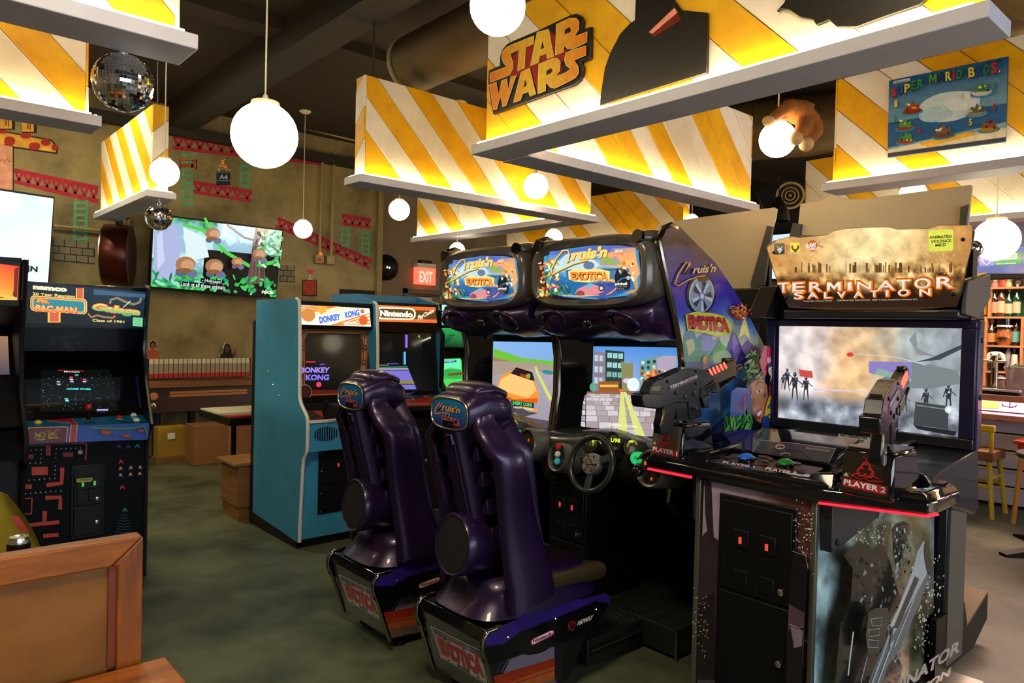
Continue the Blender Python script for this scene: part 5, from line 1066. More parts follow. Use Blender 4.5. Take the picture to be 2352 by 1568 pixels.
# under-shell with speaker scoops
rings = []
for i in range(15):
    y = Y0+.03+(Y1-Y0-.06)*i/14; u = abs(y-cy)/.4; d = .05*(1-u**2); e = .035*math.exp(-((u-.62)/.22)**2)
    rings.append([Vector((x, y, z)) for x, z in ((2.72-d*.3, 1.73), (2.70-e*1.5, 1.68), (2.74-e*1.6, 1.62-e), (2.84, 1.575-e*.6), (2.98, 1.56), (3.04, 1.60), (3.04, 1.75), (2.8, 1.78))])
MB().loft(rings).build('speaker_cowl', M_PUR, rc, smooth=75)
for sy in (-1, 1):
    o = MB(); c = Vector((2.695, cy+sy*.245, 1.652)); q = [c+Vector((.02*sin(t)*0-.028*cos(t)*0+.045*(-sin(t))*.8-.02, .095*cos(t), .040*sin(t)-.02*cos(t)*sy)) for t in [2*pi*i/24 for i in range(24)]]
    o.tube(q, .011, 8, closed=True).build('speaker_rim', M_PUR, rc, smooth=180)
    MB().ball(c+Vector((.012, 0, 0)), .09, 20, .28, 1, .44).build('speaker_mouth', M_BLK, rc, smooth=180)
MB().ball((2.70, cy, 1.64), .03, 16, .8, 1, .8).build('centre_nub', M_GLOSS, rc)
# monitor
B('monitor_bezel', M_BLK, rc, 3.03, 3.06, Y0+.022, Y1-.022, .98, 1.60); B('glass_header', mat('blue_glass', (.01,.03,.05), .06, coat=1), rc, 2.985, 3.03, Y0+.03, Y1-.03, 1.535, 1.575)
for ya, yb in ((Y0+.022, Y0+.09), (Y1-.17, Y1-.022)): MB().prism([(2.93,ya),(3.03,ya+.0),(3.03,yb)] if ya < cy else [(3.03,ya),(3.03,yb),(2.93,yb)], 'Z', 1.0, 1.55).build('side_bezel', M_GLOSS, rc)
def screen_art(shift, kind):
    pa = lambda x, y: at('X', 3.022, x, y)-Vector((0, shift, 0)); a = Art(pa, (-1, 0, 0))
    a.clip = [(1363,795),(1566,798),(1524,1001),(1359,976)] if kind == 'street' else [(1133,784),(1296,786),(1290,972),(1129,943)]
    if kind == 'street':
        S = lambda x, y: (1060+x/3.92, 850+y/3.92); V = lambda x, y: (960+x/3.92, 500+y/3.92)
        a.poly([(1363,795),(1566,798),(1524,1001),(1359,976)], ['5a98e0', '4a88d8', 'a8c0e0', 'c0d0e8'])
        a.poly([V(1585,1200),V(1690,1215),V(1690,1580),V(1575,1580)], '8a7a8c'); a.poly([V(1690,1190),V(1860,1205),V(1850,1560),V(1690,1575)], '28403c')
        for r in range(3):
            for c in range(3): a.rect(*V(1708+c*50, 1215+r*85+c*3), *V(1748+c*50, 1262+r*85+c*3), 'a8d8d8' if r < 2 else '7fb8a8'); a.rect(*V(1726+c*50, 1215+r*85), *V(1729+c*50, 1262+r*85), '28403c')
        for r in range(3): a.rect(*V(1600+0, 1235+r*100), *V(1630, 1290+r*100), 'b8d0d8'); a.rect(*V(1645, 1238+r*100), *V(1672, 1292+r*100), 'b8d0d8')
        a.poly([V(1840,1290),V(1900,1310),V(1950,1300),V(1950,1560),V(1850,1560)], '8a8a58'); a.poly([V(2010,1290),V(2160,1240),V(2350,1240),V(2350,1560),V(2010,1560)], '6f9a98')
        for r in range(4):
            for c in range(6): a.rect(*V(2025+c*52, 1290+r*48-c*5), *V(2050+c*52, 1318+r*48-c*5), '20403c' if (r+c) % 3 else 'c8e8e8')
        a.poly([V(2170,1260),V(2260,1240),V(2350,1245),V(2350,1380),V(2180,1370)], 'b0a0b8')
        random.seed(4)
        for k in range(60): a.ell(*V(random.gauss(2140, 45), random.gauss(1420, 35)), 3.5, 3, random.choice(['e07a28', 'c84420', 'f0a850', 'b0502c']), 0, 7)
        a.rect(*V(1680,1470), *V(1860,1560), '9a5a20'); a.rect(*V(1690,1500), *V(1850,1520), 'f0c060'); a.ell(*V(1935,1465), 11, 7, 'd86a78'); a.ell(*V(1935,1465), 9.5, 5.5, 'c8d8e8')
        a.ell(*V(1990,1500), 14, 16, 'e8f4f8'); a.ell(*V(1630,1520), 8, 10, '5fa88a')
        a.poly([V(1575,1560),V(2345,1550),(1524,1001),(1359,976)], ['90604c', '8a6450', 'a07868', '986e5c'])
        random.seed(6)
        for r in range(9):
            y0 = 1578+(r/9)**1.6*370; h = (((r+1)/9)**1.6-(r/9)**1.6)*370; xs = 1540-r*7
            while xs < 2330:
                w = h*2.0; yy = y0+(xs-1575)*.02; a.poly([V(xs+1, yy+1), V(xs+w*.93, yy+2), V(xs+w*.96, yy+h*.93), V(xs+w*.02, yy+h*.95)], random.choice(['c8c4cc', 'b0a8b0', 'd0ccd4', 'a89ca0'])) ; xs += w
        a.poly([S(1535,190),S(1560,190),S(1600,560),S(1510,545)], 'd8e080'); a.poly([S(1562,190),S(1585,190),S(1760,585),S(1670,572)], 'd8e080')
        a.ell(*S(1540,175), 6, 3.5, 'e06a30'); a.text('1 CREDIT : 3 COINS', [S(1430,468),S(1686,488),S(1686,508),S(1430,488)], 'f0f0d0', .05)
    else:
        V = lambda x, y: (960+x/3.92, 500+y/3.92); S = lambda x, y: (1060+x/3.92, 850+y/3.92)
        a.poly([(1133,784),(1296,786),(1290,972),(1129,943)], ['8ab8ec', '78b0ec', 'a8a0a8', '9a90a0']); a.poly([(1134,800),(1200,822),(1297,832),(1296,845),(1200,836),(1133,825)], '6fc03c'); a.poly([(1133,820),(1200,836),(1296,845),(1296,850),(1200,845),(1133,832)], 'a87a58')
        a.poly([V(680,1290),V(1000,1300),V(1250,1330),V(1250,1700),(1129,943),(1130,900)], 'a89888'); a.poly([V(675,1420),V(1000,1360),V(1080,1380),V(1220,1400),(1290,972),(1129,943)], ['a8a0a8', 'b0a8b0', 'a098a8', '9890a0'])
        a.line([V(1060,1340),V(1080,1400),V(1130,1500),V(1200,1640)], 5, 'd0dc70', 8); a.ell(*V(1170,1390), 14, 5, '2f8f90', 10)
        a.poly([S(290,240),S(330,215),S(600,370),S(690,385),S(560,420),S(360,320)], '4a484c')
        a.poly([S(325,150),S(345,70),S(450,0),V(830,1400),V(890,1345),V(1030,1385),V(1060,1480),S(700,200),S(695,300),S(680,380),S(480,310),S(330,240),S(312,190)], ['f8a848'] if 0 else 'f09838')
        a.poly([S(335,150),S(360,80),S(470,20),S(640,80),S(680,180),S(600,250),S(420,200)], 'fcc878'); a.poly([S(325,165),S(400,225),S(480,260),S(690,250),S(690,300),S(480,310),S(335,240)], 'e85c18'); a.poly([S(322,180),S(400,220),S(400,245),S(326,205)], '3a1a10')
        a.poly([V(840,1400),V(890,1345),V(1035,1390),V(1058,1470),V(985,1450)], '281c1c'); a.poly([V(890,1345),V(1035,1390),V(1040,1402),V(893,1357)], '140c0c'); a.poly([V(930,1400),V(1000,1420),V(990,1450),V(925,1430)], 'a83418'); a.ell(*V(1000,1425), 5, 6, '8aa83c')
        a.ell(*S(455,292), 7, 6, '8a98d0'); a.ell(*S(665,318), 7, 7, '8a98d0'); a.poly([S(455,268),S(660,295),S(658,340),S(452,312)], '0c2010'); a.text('INSERT COINS', [S(470,275),S(645,298),S(645,332),S(470,308)], '5ae088', .03); a.text('1 CREDIT : 3 COINS', [S(462,322),S(650,346),S(650,360),S(462,336)], 'f0e8c0', .04)
    return a
# dashboard
rings = []
for i in range(17):
    y = Y0+.024+(Y1-Y0-.048)*i/16; u = (y-cy)/.4; h = 1.04+.05*math.exp(-(u/.55)**2); f = 2.80-.03*math.exp(-(u/.5)**2)
    rings.append([Vector((x, y, z)) for x, z in ((3.03, 1.055), (2.93, h), (f+.04, h-.01), (f, h-.06), (f+.02, .90), (2.86, .83), (2.98, .80), (3.03, .82))])
MB().loft(rings).build('dashboard', M_DASH, rc, smooth=60)
XD = 2.735
def dash_at(x, y, X_=XD): return at('X', X_, x, y)
def tub(name, p, r, depth, m, face, parent=rc, ax=(-1, 0, .18), ry=1.0):
    o = MB().lathe(p, [(r*.9, -depth), (r, -depth), (r*1.02, 0), (r*.95, .012), (r*.86, .008), (r*.84, -.01), (0, -.01)], ax, 32).build(name, m, parent, smooth=50)
    MB().lathe(p-Vector(ax).normalized()*.008, [(0, .0), (r*.83, .0), (r*.83, .002), (0, .002)], ax, 32).build('face', face, o); return o
M_GF = mat('gauge_face', (.16,.15,.10), .3, noise=.6, scale=60); M_LIP = mat('gauge_lip', (.10,.095,.08), .3, .4)
gp = [dash_at(1365, 1020, 2.745), dash_at(1408, 1014, 2.745), dash_at(1451, 1026, 2.745)]
gt = [tub('gauge', gp[0]-Vector((0, -.01, 0)), .040, .07, M_LIP, M_GF), tub('gauge', gp[1], .052, .07, M_LIP, M_GF), tub('gauge', gp[2], .042, .07, M_LIP, M_GF)]
a = PA('X', 2.733); S = lambda x, y: (1060+x/3.92, 850+y/3.92)
a.poly([S(1322,598),S(1445,610),S(1440,668),S(1320,650)], '16180a'); a.text('U98', [S(1345,606),S(1432,616),S(1430,655),S(1343,646)], 'd8f040', .03, .12); a.text('km/h', [S(1360,690),S(1410,694),S(1408,712),S(1358,708)], '5a5a40', .01)
a.ring(*S(1540,690), 13, 17, 4, '8a8038', a0=180, a1=340); a.rect(*S(1510,632), *S(1550,650), 'd0e830'); a.ell(*S(1535,712), 6, 8, '5a5850'); a.rect(*S(1180,628), *S(1196,655), 'c0e038'); a.ring(*S(1225,680), 11, 15, 3, '8a8038', a0=180, a1=340)
a.build('display', M_LIT, gt[1])
M_POD = mat('pod_grey', (.16,.155,.13), .32, .3)
lp = dash_at(1282, 1050, 2.72); t_ = tub('button_pod', lp, .078, .12, M_POD, M_DASH, ax=(-1, .15, .2))
for y, nm, c in ((1026, 'red', (.6,.02,.03)), (1043, 'white', (.7,.7,.6)), (1059, 'cyan', (.05,.4,.5))): MB().lathe(dash_at(1283-(y-1043)*.08, y, 2.715), [(.017, 0), (.017, .01), (.013, .015), (0, .016)], (-1, .15, .2), 20).build('view_button', mat('button_'+nm, c, .25, emit=.15), t_)
p = dash_at(1462, 1052, 2.735); st = MB().lathe(p, [(.032, -.04), (.032, .002), (.028, .012), (0, .014)], (-1, 0, .2), 24).build('start_button', mat('green_start', (.02,.5,.15), .25, emit=.5), rc)
a = PA('X', 2.715); a.text('START', [S(1555,775),S(1605,780),S(1603,806),S(1553,802)], '0a3010', .02, .2); a.build('start_text', M_PRINT, st)
sp_ = dash_at(1494, 1076, 2.72); t_ = tub('shifter_pod', sp_, .088, .15, M_POD, M_DASH, ax=(-1, .1, .15))
a = Art(px_plane('X', 2.700), (-1, 0, 0))
for ch, x, y in (('1', 1655, 835), ('3', 1735, 846), ('4', 1710, 975)): a.text(ch, [S(x-10, y-16), S(x+12, y-14), S(x+10, y+18), S(x-12, y+16)], 'f05818', .04)
a.build('gear_numbers', printmat('lit_print_half', emit=.7), t_)
p = dash_at(1487, 1080, 2.69); s_ = MB().tube([p+Vector((.05, .0, .0)), p+Vector((-.02, .015, 0))], .008, 8).build('shift_lever', M_DASH, rc); MB().ball(p+Vector((-.045, .02, 0)), .028, 20).build('shift_knob', M_GLOSS, s_, smooth=180)
wc = dash_at(1358, 1065, 2.66); wx = Vector((-1, 0, .28)).normalized(); wu = Vector((0, 1, 0)); wv = wx.cross(wu).normalized()
W = lambda r, a_: wc+wu*(r*cos(radians(a_)))+wv*(r*sin(radians(a_)))
wh = MB().tube([W(.135, i*10) for i in range(36)], .0155, 12, closed=True).build('steering_wheel', M_DASH, rc, smooth=180)
for an in (90, 205, 335): MB().loft([[W(.04, an-24)+wx*.0, W(.04, an+24), W(.04, an+24)-wx*.02, W(.04, an-24)-wx*.02], [W(.128, an-9), W(.128, an+9), W(.128, an+9)-wx*.012, W(.128, an-9)-wx*.012]]).build('spoke', mat('spoke_grey', (.05,.07,.07), .35, .5), wh, bev=.003)
MB().lathe(wc, [(.055, -.03), (.055, .004), (.05, .012), (0, .014)], wx, 32).build('hub_cap', mat('hub_metal', (.42,.38,.36), .35, .8), wh, smooth=50)
MB().tube([wc-wx*.02, wc-wx*.14], .03, 12).build('column', M_DASH, wh)
for k in range(6): MB().lathe(wc+wx*.013+wu*.04*cos(k*pi/3)+wv*.04*sin(k*pi/3), [(.005, 0), (.005, .002), (0, .002)], wx, 10).build('hub_screw', M_BLK, wh)
fn = plane_fn(wc+wx*.0155, wx); a = Art(fn, wx)
a.line([S(1130,880),S(1120,810),S(1150,790),S(1175,840),S(1195,880)], 1.6, '1a1618'); a.line([S(1130,850),S(1230,845),S(1215,870)], 1.6, '1a1618'); a.line([S(1150,870),S(1190,905),S(1210,880)], 1.6, '1a1618'); a.build('emblem', M_PRINT, wh)
# coin tower, footwell, deck
B('coin_tower', M_BLK, rc, 2.86, 3.3, 2.58, 2.89, .15, .82)
cd = coin_door(rc, 'Y', 2.86, 2.60, 2.87, .20, .78, lit=(1, .05, .03))
B('footwell_back', M_BLK, rc, 3.45, 3.48, Y0+.022, Y1-.022, .15, 1.0); B('footwell_box', M_BLK, rc, 3.0, 3.05, Y0+.022, Y1-.022, .80, 1.0)
M_DECK = mat('diamond_plate', (.035,.035,.028), .35, .6); B('deck', M_DECK, rc, 2.94, 3.45, Y0+.01, Y1-.01, .02, .15, bev=.003)
B('seat_rail_box', M_DECK, rc, 2.52, 2.94, 2.27, 2.62, .02, .148, bev=.003)
mb = MB(); random.seed(2)
for i in range(30):
    for j in range(17):
        x = 2.97+i*.016; y = Y0+.03+j*.048+(i % 2)*.024
        if y < Y1-.03: s = 1 if (i+j) % 2 else -1; d1 = Vector((.9, .45*s, 0)).normalized()*.010; d2 = Vector((-d1.y, d1.x, 0))*.28; c = Vector((x, y, .151)); up = Vector((0, 0, .002)); mb.add([c-d1, c-d2, c+d1, c+d2, c+up], [(0,1,4),(1,2,4),(2,3,4),(3,0,4)])
for i in range(24):
    for j in range(7):
        x = 2.54+i*.016; y = 2.30+j*.048+(i % 2)*.02; s = 1 if (i+j) % 2 else -1; d1 = Vector((.9, .45*s, 0)).normalized()*.010; d2 = Vector((-d1.y, d1.x, 0))*.28; c = Vector((x, y, .149)); up = Vector((0, 0, .002)); mb.add([c-d1, c-d2, c+d1, c+d2, c+up], [(0,1,4),(1,2,4),(2,3,4),(3,0,4)])
tag(mb.build('tread_bumps', mat('tread_metal', (.3,.3,.2), .3, .9), rc, smooth=0), kind='stuff')
MB().tube([(2.53, 2.262, .10), (2.9, 2.262, .10)], .008, 6).build('rail_trim', M_STEEL, rc)
mb = MB(); 
for i in range(12): mb.lathe((2.55+i*.028, 2.262, .075), [(.011, 0), (.011, .006), (.005, .006), (.005, 0)], (0, -1, 0), 10)
tag(mb.build('rail_chain', M_CHR2, rc), kind='stuff')
B('deck_trim', M_STEEL, rc, 2.934, 2.942, Y0+.004, Y0+.014, .0, .152)
rc2 = copy_tree(rc, (0, .855, 0), label='left racing cabinet, marquee nearer the red exit sign')
screen_art(0, 'street').build('screen', M_SCREEN, rc)
o = screen_art(.855, 'car').mb.build('screen', M_SCREEN, rc, smooth=0); o.parent = rc2
# side artwork of the right cabinet
G = lambda x, y: (1500+x/3.0138, 520+y/3.0138); GZ = lambda P: [G(*p) for p in P]
a = PA('Y', Y0-.001, .0003)
outl = GZ([(58,100),(75,40),(110,8),(150,0),(190,12),(250,70),(330,150),(430,250),(500,350),(560,440),(620,540),(680,650),(730,740),(785,860),(786,1000),(778,1440),(640,1500),(400,1480),(210,1400),(215,980),(200,830),(170,660),(130,470),(85,230)])
a.poly(outl, '2a2480')
def inside(P, col): a.poly(P, col)
a.poly(GZ([(58,100),(75,40),(110,8),(150,0),(190,12),(250,70),(330,150),(430,250),(440,262),(300,230),(200,190),(90,160),(75,180)]), '5a3c30')
a.clip = outl_c = None
def sky_c(x, y, u, v):
    gx = (x-1500)*3.0138; gy = (y-520)*3.0138; n = fz(gx, gy, .006, 5, 3.3)
    c = ramp(gy+n*90, [(120, (96, 66, 54)), (210, (52, 34, 110)), (330, (58, 40, 150)), (520, (66, 52, 176)), (620, (86, 130, 206)), (700, (184, 206, 206)), (790, (226, 216, 170)), (900, (110, 160, 190)), (1100, (60, 110, 170)), (1500, (40, 40, 110))])
    k = max(0, min(1, 1-abs(gx-(120+gy*.5)-120)/90)) if gy < 330 else 0
    return tuple(a_+(b_-a_)*k*.55 for a_, b_ in zip(c, (120, 84, 70)))
def lx(gy): return ramp(gy, [(0, (110, 0, 0)), (60, (62, 0, 0)), (230, (85, 0, 0)), (660, (170, 0, 0)), (980, (214, 0, 0)), (1480, (216, 0, 0))])[0]
def rx(gy): return ramp(gy, [(0, (185, 0, 0)), (70, (250, 0, 0)), (250, (430, 0, 0)), (440, (560, 0, 0)), (650, (680, 0, 0)), (860, (784, 0, 0)), (1480, (780, 0, 0))])[0]
NR, NC = 90, 44; vs = []; cc = []
for j in range(NR+1):
    gy = 2+1470*j/NR
    for i in range(NC+1): gx = lx(gy)+(rx(gy)-lx(gy))*i/NC; p = G(gx, gy); vs.append(p); cc.append(C8(sky_c(p[0], p[1], 0, 0)))
a.put(vs, [(j*(NC+1)+i, j*(NC+1)+i+1, (j+1)*(NC+1)+i+1, (j+1)*(NC+1)+i) for j in range(NR) for i in range(NC)], cc)
a.poly(GZ([(205,760),(230,700),(262,680),(300,770),(345,740),(400,800),(440,860),(440,940),(215,960)]), '5a9ab0'); a.poly(GZ([(205,800),(240,760),(290,820),(330,790),(380,880),(380,960),(215,960)]), '4aa088'); a.poly(GZ([(225,790),(275,775),(290,850),(245,900)]), 'c8d0a0')
a.poly(GZ([(330,760),(372,715),(420,790),(450,760),(500,860),(330,860)]), '8a98cc'); a.poly(GZ([(500,860),(548,725),(575,745),(620,860),(700,990),(480,960)]), '4a3c98'); a.poly(GZ([(548,725),(562,735),(600,860),(570,950),(545,860)]), '8a70c0'); a.poly(GZ([(600,840),(650,785),(700,830),(760,860),(700,920)]), '9a80b4')
a.poly(GZ([(380,920),(455,780),(475,850),(520,900),(430,980)]), '3fa03c'); a.poly(GZ([(455,780),(500,840),(520,900),(470,860)]), '5ac04c')
a.poly(GZ([(215,940),(420,930),(560,960),(560,1250),(400,1400),(215,1400)]), '2f6ab0'); a.ell(*G(470,905), 22, 16, '9ac08a', -15); a.line(GZ([(410,920),(470,870),(530,920)]), 1, 'd8e0c0'); a.line(GZ([(420,940),(470,880),(520,940)]), 1, 'd8e0c0')
a.ell(*G(357,930), 8, 13, 'c07a28'); a.ell(*G(352,925), 4, 9, 'e8b060'); a.rect(*G(335,960), *G(378,1010), '9a88b8')
# wheel
a.ell(*G(325,470), 34, 46, '141c28', 5); a.ell(*G(328,470), 29, 42, 'b8c8dc', 5); a.ell(*G(330,480), 26, 38, '8aa0c0', 5)
for an in range(0, 360, 72):
    t0 = radians(an); c = (330, 480); P = [(c[0]+78*r*cos(t0+d)*.95, c[1]+112*r*sin(t0+d)) for r, d in ((.25, -.25), (.85, -.30), (.92, 0), (.85, .38), (.3, .35))]; a.poly(GZ(P), '123048' if an % 144 else '1c4a50')
for an in range(20, 380, 72):
    t0 = radians(an); c = (330, 480); a.poly(GZ([(c[0]+78*r*cos(t0+d)*.95, c[1]+112*r*sin(t0+d)) for r, d in ((.15, -.5), (.95, -.2), (1, .1), (.6, .1), (.2, .4))]), 'd0dcec')
a.ell(*G(328,483), 7, 10, '6a88b0'); a.ell(*G(328,483), 4, 6, 'd0dcec'); a.ell(*G(335,360), 13, 7, '6a5028')
a.line(GZ([(248,262),(205,335),(245,250),(215,255),(165,330),(140,400),(160,415),(230,375),(300,350),(350,345)]), 4, '8a2030'); a.line(GZ([(246,258),(203,331),(243,246),(213,251),(163,326),(138,396),(158,411),(228,371),(298,346),(348,341)]), 2.2, 'e8c870')
a.text("ruis'n", GZ([(260, 275), (425, 262), (425, 318), (262, 330)]), '6a4030', .05, .35); a.text("ruis'n", GZ([(258, 272), (422, 259), (422, 315), (260, 327)]), 'f0dc98', .02, .35)
a.poly(GZ([(210,610),(270,590),(400,600),(480,620),(530,680),(520,745),(420,760),(330,735),(225,720)]), 'd8dc50')
exotica(a, GZ([(222,608),(505,628),(515,735),(228,705)]), 'c02840', 'e04838')
random.seed(9)
for k in range(160):
    an = random.uniform(-2.6, -.5); r = random.random()**.7*115; x = 560+r*cos(an)*.62; y = 650+r*sin(an)
    a.ell(*G(x, y), random.uniform(1, 2.8), random.uniform(1, 3.5), random.choice(['e0401c', 'f08030', 'f0c040', 'c82818', 'f8e070']), random.uniform(0, 180), 6)
a.poly(GZ([(520,770),(545,660),(560,640),(575,660),(600,780),(560,740)]), 'f0dc70')
# parrot, flower, leaves and portrait
for k in range(50): x = random.uniform(570, 660); y = random.uniform(870, 1080); a.ell(*G(x, y), 9, 2.6, random.choice(['2f6a30', '4a8a3c', '8aa04a', '1c4a24', 'a8a858']), random.uniform(-90, 20), 7)
for k in range(22): x = random.uniform(700, 775); y = random.uniform(815, 900); a.ell(*G(x, y), 9, 2, random.choice(['3f7a3c', '5a9a4c', '2c5a2c']), random.uniform(-80, -20), 7)
a.poly(GZ([(545,1090),(560,1050),(600,1040),(690,1090),(690,1400),(600,1490),(570,1400),(550,1250)]), '101018')
a.poly(GZ([(556,1100),(600,1060),(650,1040),(690,1090),(700,1180),(680,1280),(650,1350),(615,1330),(580,1240),(562,1170)]), 'c07a4c'); a.poly(GZ([(556,1100),(580,1085),(590,1240),(625,1335),(610,1325),(575,1230)]), '8a4c30')
a.ell(*G(572,1165), 4, 3, 'f0e8e0', 20); a.ell(*G(573,1165), 2, 2.8, '140c0c'); a.ell(*G(634,1130), 6.5, 3.6, 'f0e8e0', -15); a.ell(*G(635,1130), 3, 3.4, '140c0c'); a.line(GZ([(610,1100),(630,1065),(670,1075)]), 1.2, '1c100c'); a.line(GZ([(558,1150),(566,1130),(578,1135)]), 1.2, '1c100c')
a.poly(GZ([(608,1278),(625,1260),(650,1245),(655,1270),(640,1310),(628,1325),(612,1310)]), 'b02028'); a.poly(GZ([(616,1285),(650,1258),(640,1290),(624,1305)]), 'f0e8e0'); a.line(GZ([(596,1180),(592,1230),(604,1240)]), 1, '8a4c30')
a.poly(GZ([(640,1400),(700,1380),(760,1440),(700,1490),(630,1495)]), '9a5a3c')
a.poly(GZ([(668,820),(700,825),(735,860),(760,880),(740,940),(700,980),(672,1030),(650,990),(634,930),(650,870)]), 'c01c48')
for k in range(6): a.line(GZ([(695, 920), (695+42*cos(k*1.05+.4), 915+85*sin(k*1.05+.4))]), 1.6, 'e87aa0', .4)
a.ell(*G(697,920), 5, 7, 'e8b0b8')
a.poly(GZ([(725,955),(760,950),(783,990),(785,1200),(760,1330),(730,1350),(700,1340),(690,1240),(700,1100),(720,1050)]), 'c83018'); a.poly(GZ([(690,1180),(740,1100),(750,1180),(720,1290),(660,1330),(670,1260)]), 'e8c030'); a.poly(GZ([(650,1310),(700,1280),(730,1350),(690,1450),(640,1440)]), '24408a'); a.poly(GZ([(735,1330),(780,1150),(770,1360),(740,1420)]), '8a1c18')
for k in range(14): x = random.uniform(672, 745); y = random.uniform(1150, 1330); a.ell(*G(x, y), 2.2, 7, random.choice(['f0d040', 'e07828', 'c83018', '2c50a0']), 25, 6)
a.ell(*G(722,985), 12, 15, '1c3a78', -30); a.ell(*G(718,1000), 10, 13, 'e8e0d8', -30); a.poly(GZ([(690,990),(708,985),(722,1030),(712,1085),(698,1060),(703,1020)]), 'c8b8a0'); a.poly(GZ([(700,1055),(712,1085),(722,1040)]), '181418'); a.ell(*G(735,962), 12, 5, '203868', -40)
for k in range(8): a.line(GZ([(735+k*5, 995+k*2), (752+k*2, 1040-k*4)]), .7, 'a83048')
# jungle foot
for k in range(60): x = random.uniform(370, 550); y = random.uniform(1270, 1390); a.ell(*G(x, y), random.uniform(9, 15), 2.6, random.choice(['3fa048', '6fc85a', '2c7a3c', '8ad868']), random.uniform(-110, -50), 7)
a.poly(GZ([(400,1130),(440,1100),(520,1110),(540,1200),(480,1290),(390,1300)]), '5a70c0'); a.poly(GZ([(450,1210),(500,1130),(520,1150),(480,1260)]), '7a4aa0'); a.line(GZ([(498,1160),(490,1290)]), 4, 'b07848'); a.line(GZ([(440,1210),(436,1260)]), 3, 'b07848')
a.poly(GZ([(520,1385),(780,1440),(778,1480),(400,1480),(330,1400)]), '2c2878')
a.build('side_art', printmat('flat_print_gloss', rough=.25, coat=.6, mottle=.1), rc)
# ================================================ racing seats
st = thing('racing_chair', 'right purple moulded racing chair, nearer the camera', 'chair', (2.1, 2.41, 0), 'purple racing chairs')
yc = 2.41
def edge(z):     # half width, rear x of the back at height z
    T = [(.42, .245, 1.99), (.56, .235, 1.97), (.70, .215, 1.94), (.85, .215, 1.905), (1.0, .235, 1.865), (1.09, .235, 1.84), (1.15, .20, 1.825), (1.21, .135, 1.815), (1.30, .12, 1.81)]
    for i in range(len(T)-1):
        if T[i][0] <= z <= T[i+1][0]: u = (z-T[i][0])/(T[i+1][0]-T[i][0]); return tuple(T[i][k]*(1-u)+T[i+1][k]*u for k in (1, 2))
    return T[-1][1:] if z > 1 else T[0][1:]
rows = []
for i in range(16):
    z = .46+.78*i/15; w, x = edge(z); row = []
    for j in range(13): t = -1+j/6; row.append(Vector((x+.09+.10*abs(t)**2.2, yc+w*.93*t, z)))
    rows.append(row+[p+Vector((.025, 0, 0)) for p in reversed(row)])
MB().loft(rows).build('back_shell', M_PUR, st, smooth=60)
for s in (-1, 1):
    P = []; Rr = []
    for z in (.47, .56, .66, .76, .86, .95, 1.03, 1.09, 1.14, 1.18, 1.215, 1.25): w, x = edge(z); P.append((x+.10-(.03 if z > 1.1 else 0), yc+s*w, z)); Rr.append((.058, .056, .052, .05, .048, .05, .052, .05, .044, .042, .045, .05)[len(P)-1])
    rows = []
    for i_, p in enumerate(P):
        hx_ = (.125, .115, .105, .095, .088, .082, .078, .074, .066, .06, .056, .05)[i_]; hy_ = Rr[i_]*.80
        rows.append([Vector((p[0]-.02+hx_*abs(cos(t))**.75*(1 if cos(t) > 0 else -1), p[1]-s*.008+hy_*abs(sin(t))**.75*(1 if sin(t) > 0 else -1), p[2]+hx_*.25*cos(t))) for t in [2*pi*k/20 for k in range(20)]])
    MB().loft(rows).build('side_bolster', M_PUR, st, smooth=80)
    P = [(edge(z)[1]+.02, yc+s*(edge(z)[0]*.9), z) for z in (1.12, 1.02, .9, .78, .66)]
    MB().tube(P, [.012, .016, .018, .016, .012], 10).build('bolster_ridge', M_PUR, st, smooth=180)
rows = []
for z in (.62, .75, .9, 1.05, 1.18, 1.22):
    x = edge(z)[1]-.035; w = .062-.012*(z-.6); rows.append([Vector((x+dx, yc+dy, z)) for dx, dy in ((0, -w*.8), (0, w*.8), (.02, w), (.12, w*1.1), (.12, -w*1.1), (.02, -w))])
MB().loft(rows).build('spine', M_PUR, st, bev=.006, smooth=50)
for dy in (-.028, -.008, .012, .030): MB().tube([(edge(z)[1]-.036, yc+dy*(1.1 if z < .9 else 1), z) for z in (.66, .8, .95, 1.08, 1.145)], .0045, 6).build('spine_rib', M_PUR, st)
MB().tube([(edge(1.15)[1]-.036, yc-.028, 1.12), (edge(1.16)[1]-.038, yc-.02, 1.155), (edge(1.16)[1]-.038, yc+.006, 1.155), (edge(1.15)[1]-.036, yc+.012, 1.12)], .005, 6).build('spine_loop', M_PUR, st)
for s in (-1, 1):
    for z in (.72, .84, .96, 1.07):
        w, x = edge(z); MB().prism([(yc+s*.075, z-.012), (yc+s*.125, z-.012), (yc+s*.115, z+.045), (yc+s*.105, z+.05)], 'X', x+.0, x+.10).build('rung', M_PUR, st, bev=.003)
# headrest
rows = [sup((1.800, yc, 1.245), .120, .060, 3), sup((1.786, yc, 1.245), .132, .070, 3), sup((1.792, yc, 1.247), .138, .075, 3), sup((1.83, yc, 1.255), .142, .080, 3), sup((1.88, yc, 1.27), .150, .085, 3.2), sup((1.95, yc, 1.265), .155, .082, 3.2), sup((2.0, yc, 1.255), .150, .07, 3), sup((2.03, yc, 1.25), .13, .055, 3)]
hr = MB().loft(rows).build('headrest', M_PUR, st, smooth=80)
rows = [sup((1.83, yc, 1.325), .09, .02, 2.6), sup((1.86, yc, 1.34), .115, .03, 2.6), sup((1.93, yc, 1.345), .13, .032, 2.6), sup((2.0, yc, 1.325), .12, .025, 2.6)]
MB().loft(rows).build('top_hump', M_PUR, hr, smooth=80)
MB().tube([Vector((1.786, p.y, p.z)) for p in sup((0, yc, 1.245), .125, .064, 3, 40)], .0045, 6, closed=True).build('badge_rim', mat('brass', (.45,.36,.18), .3, .9), hr)
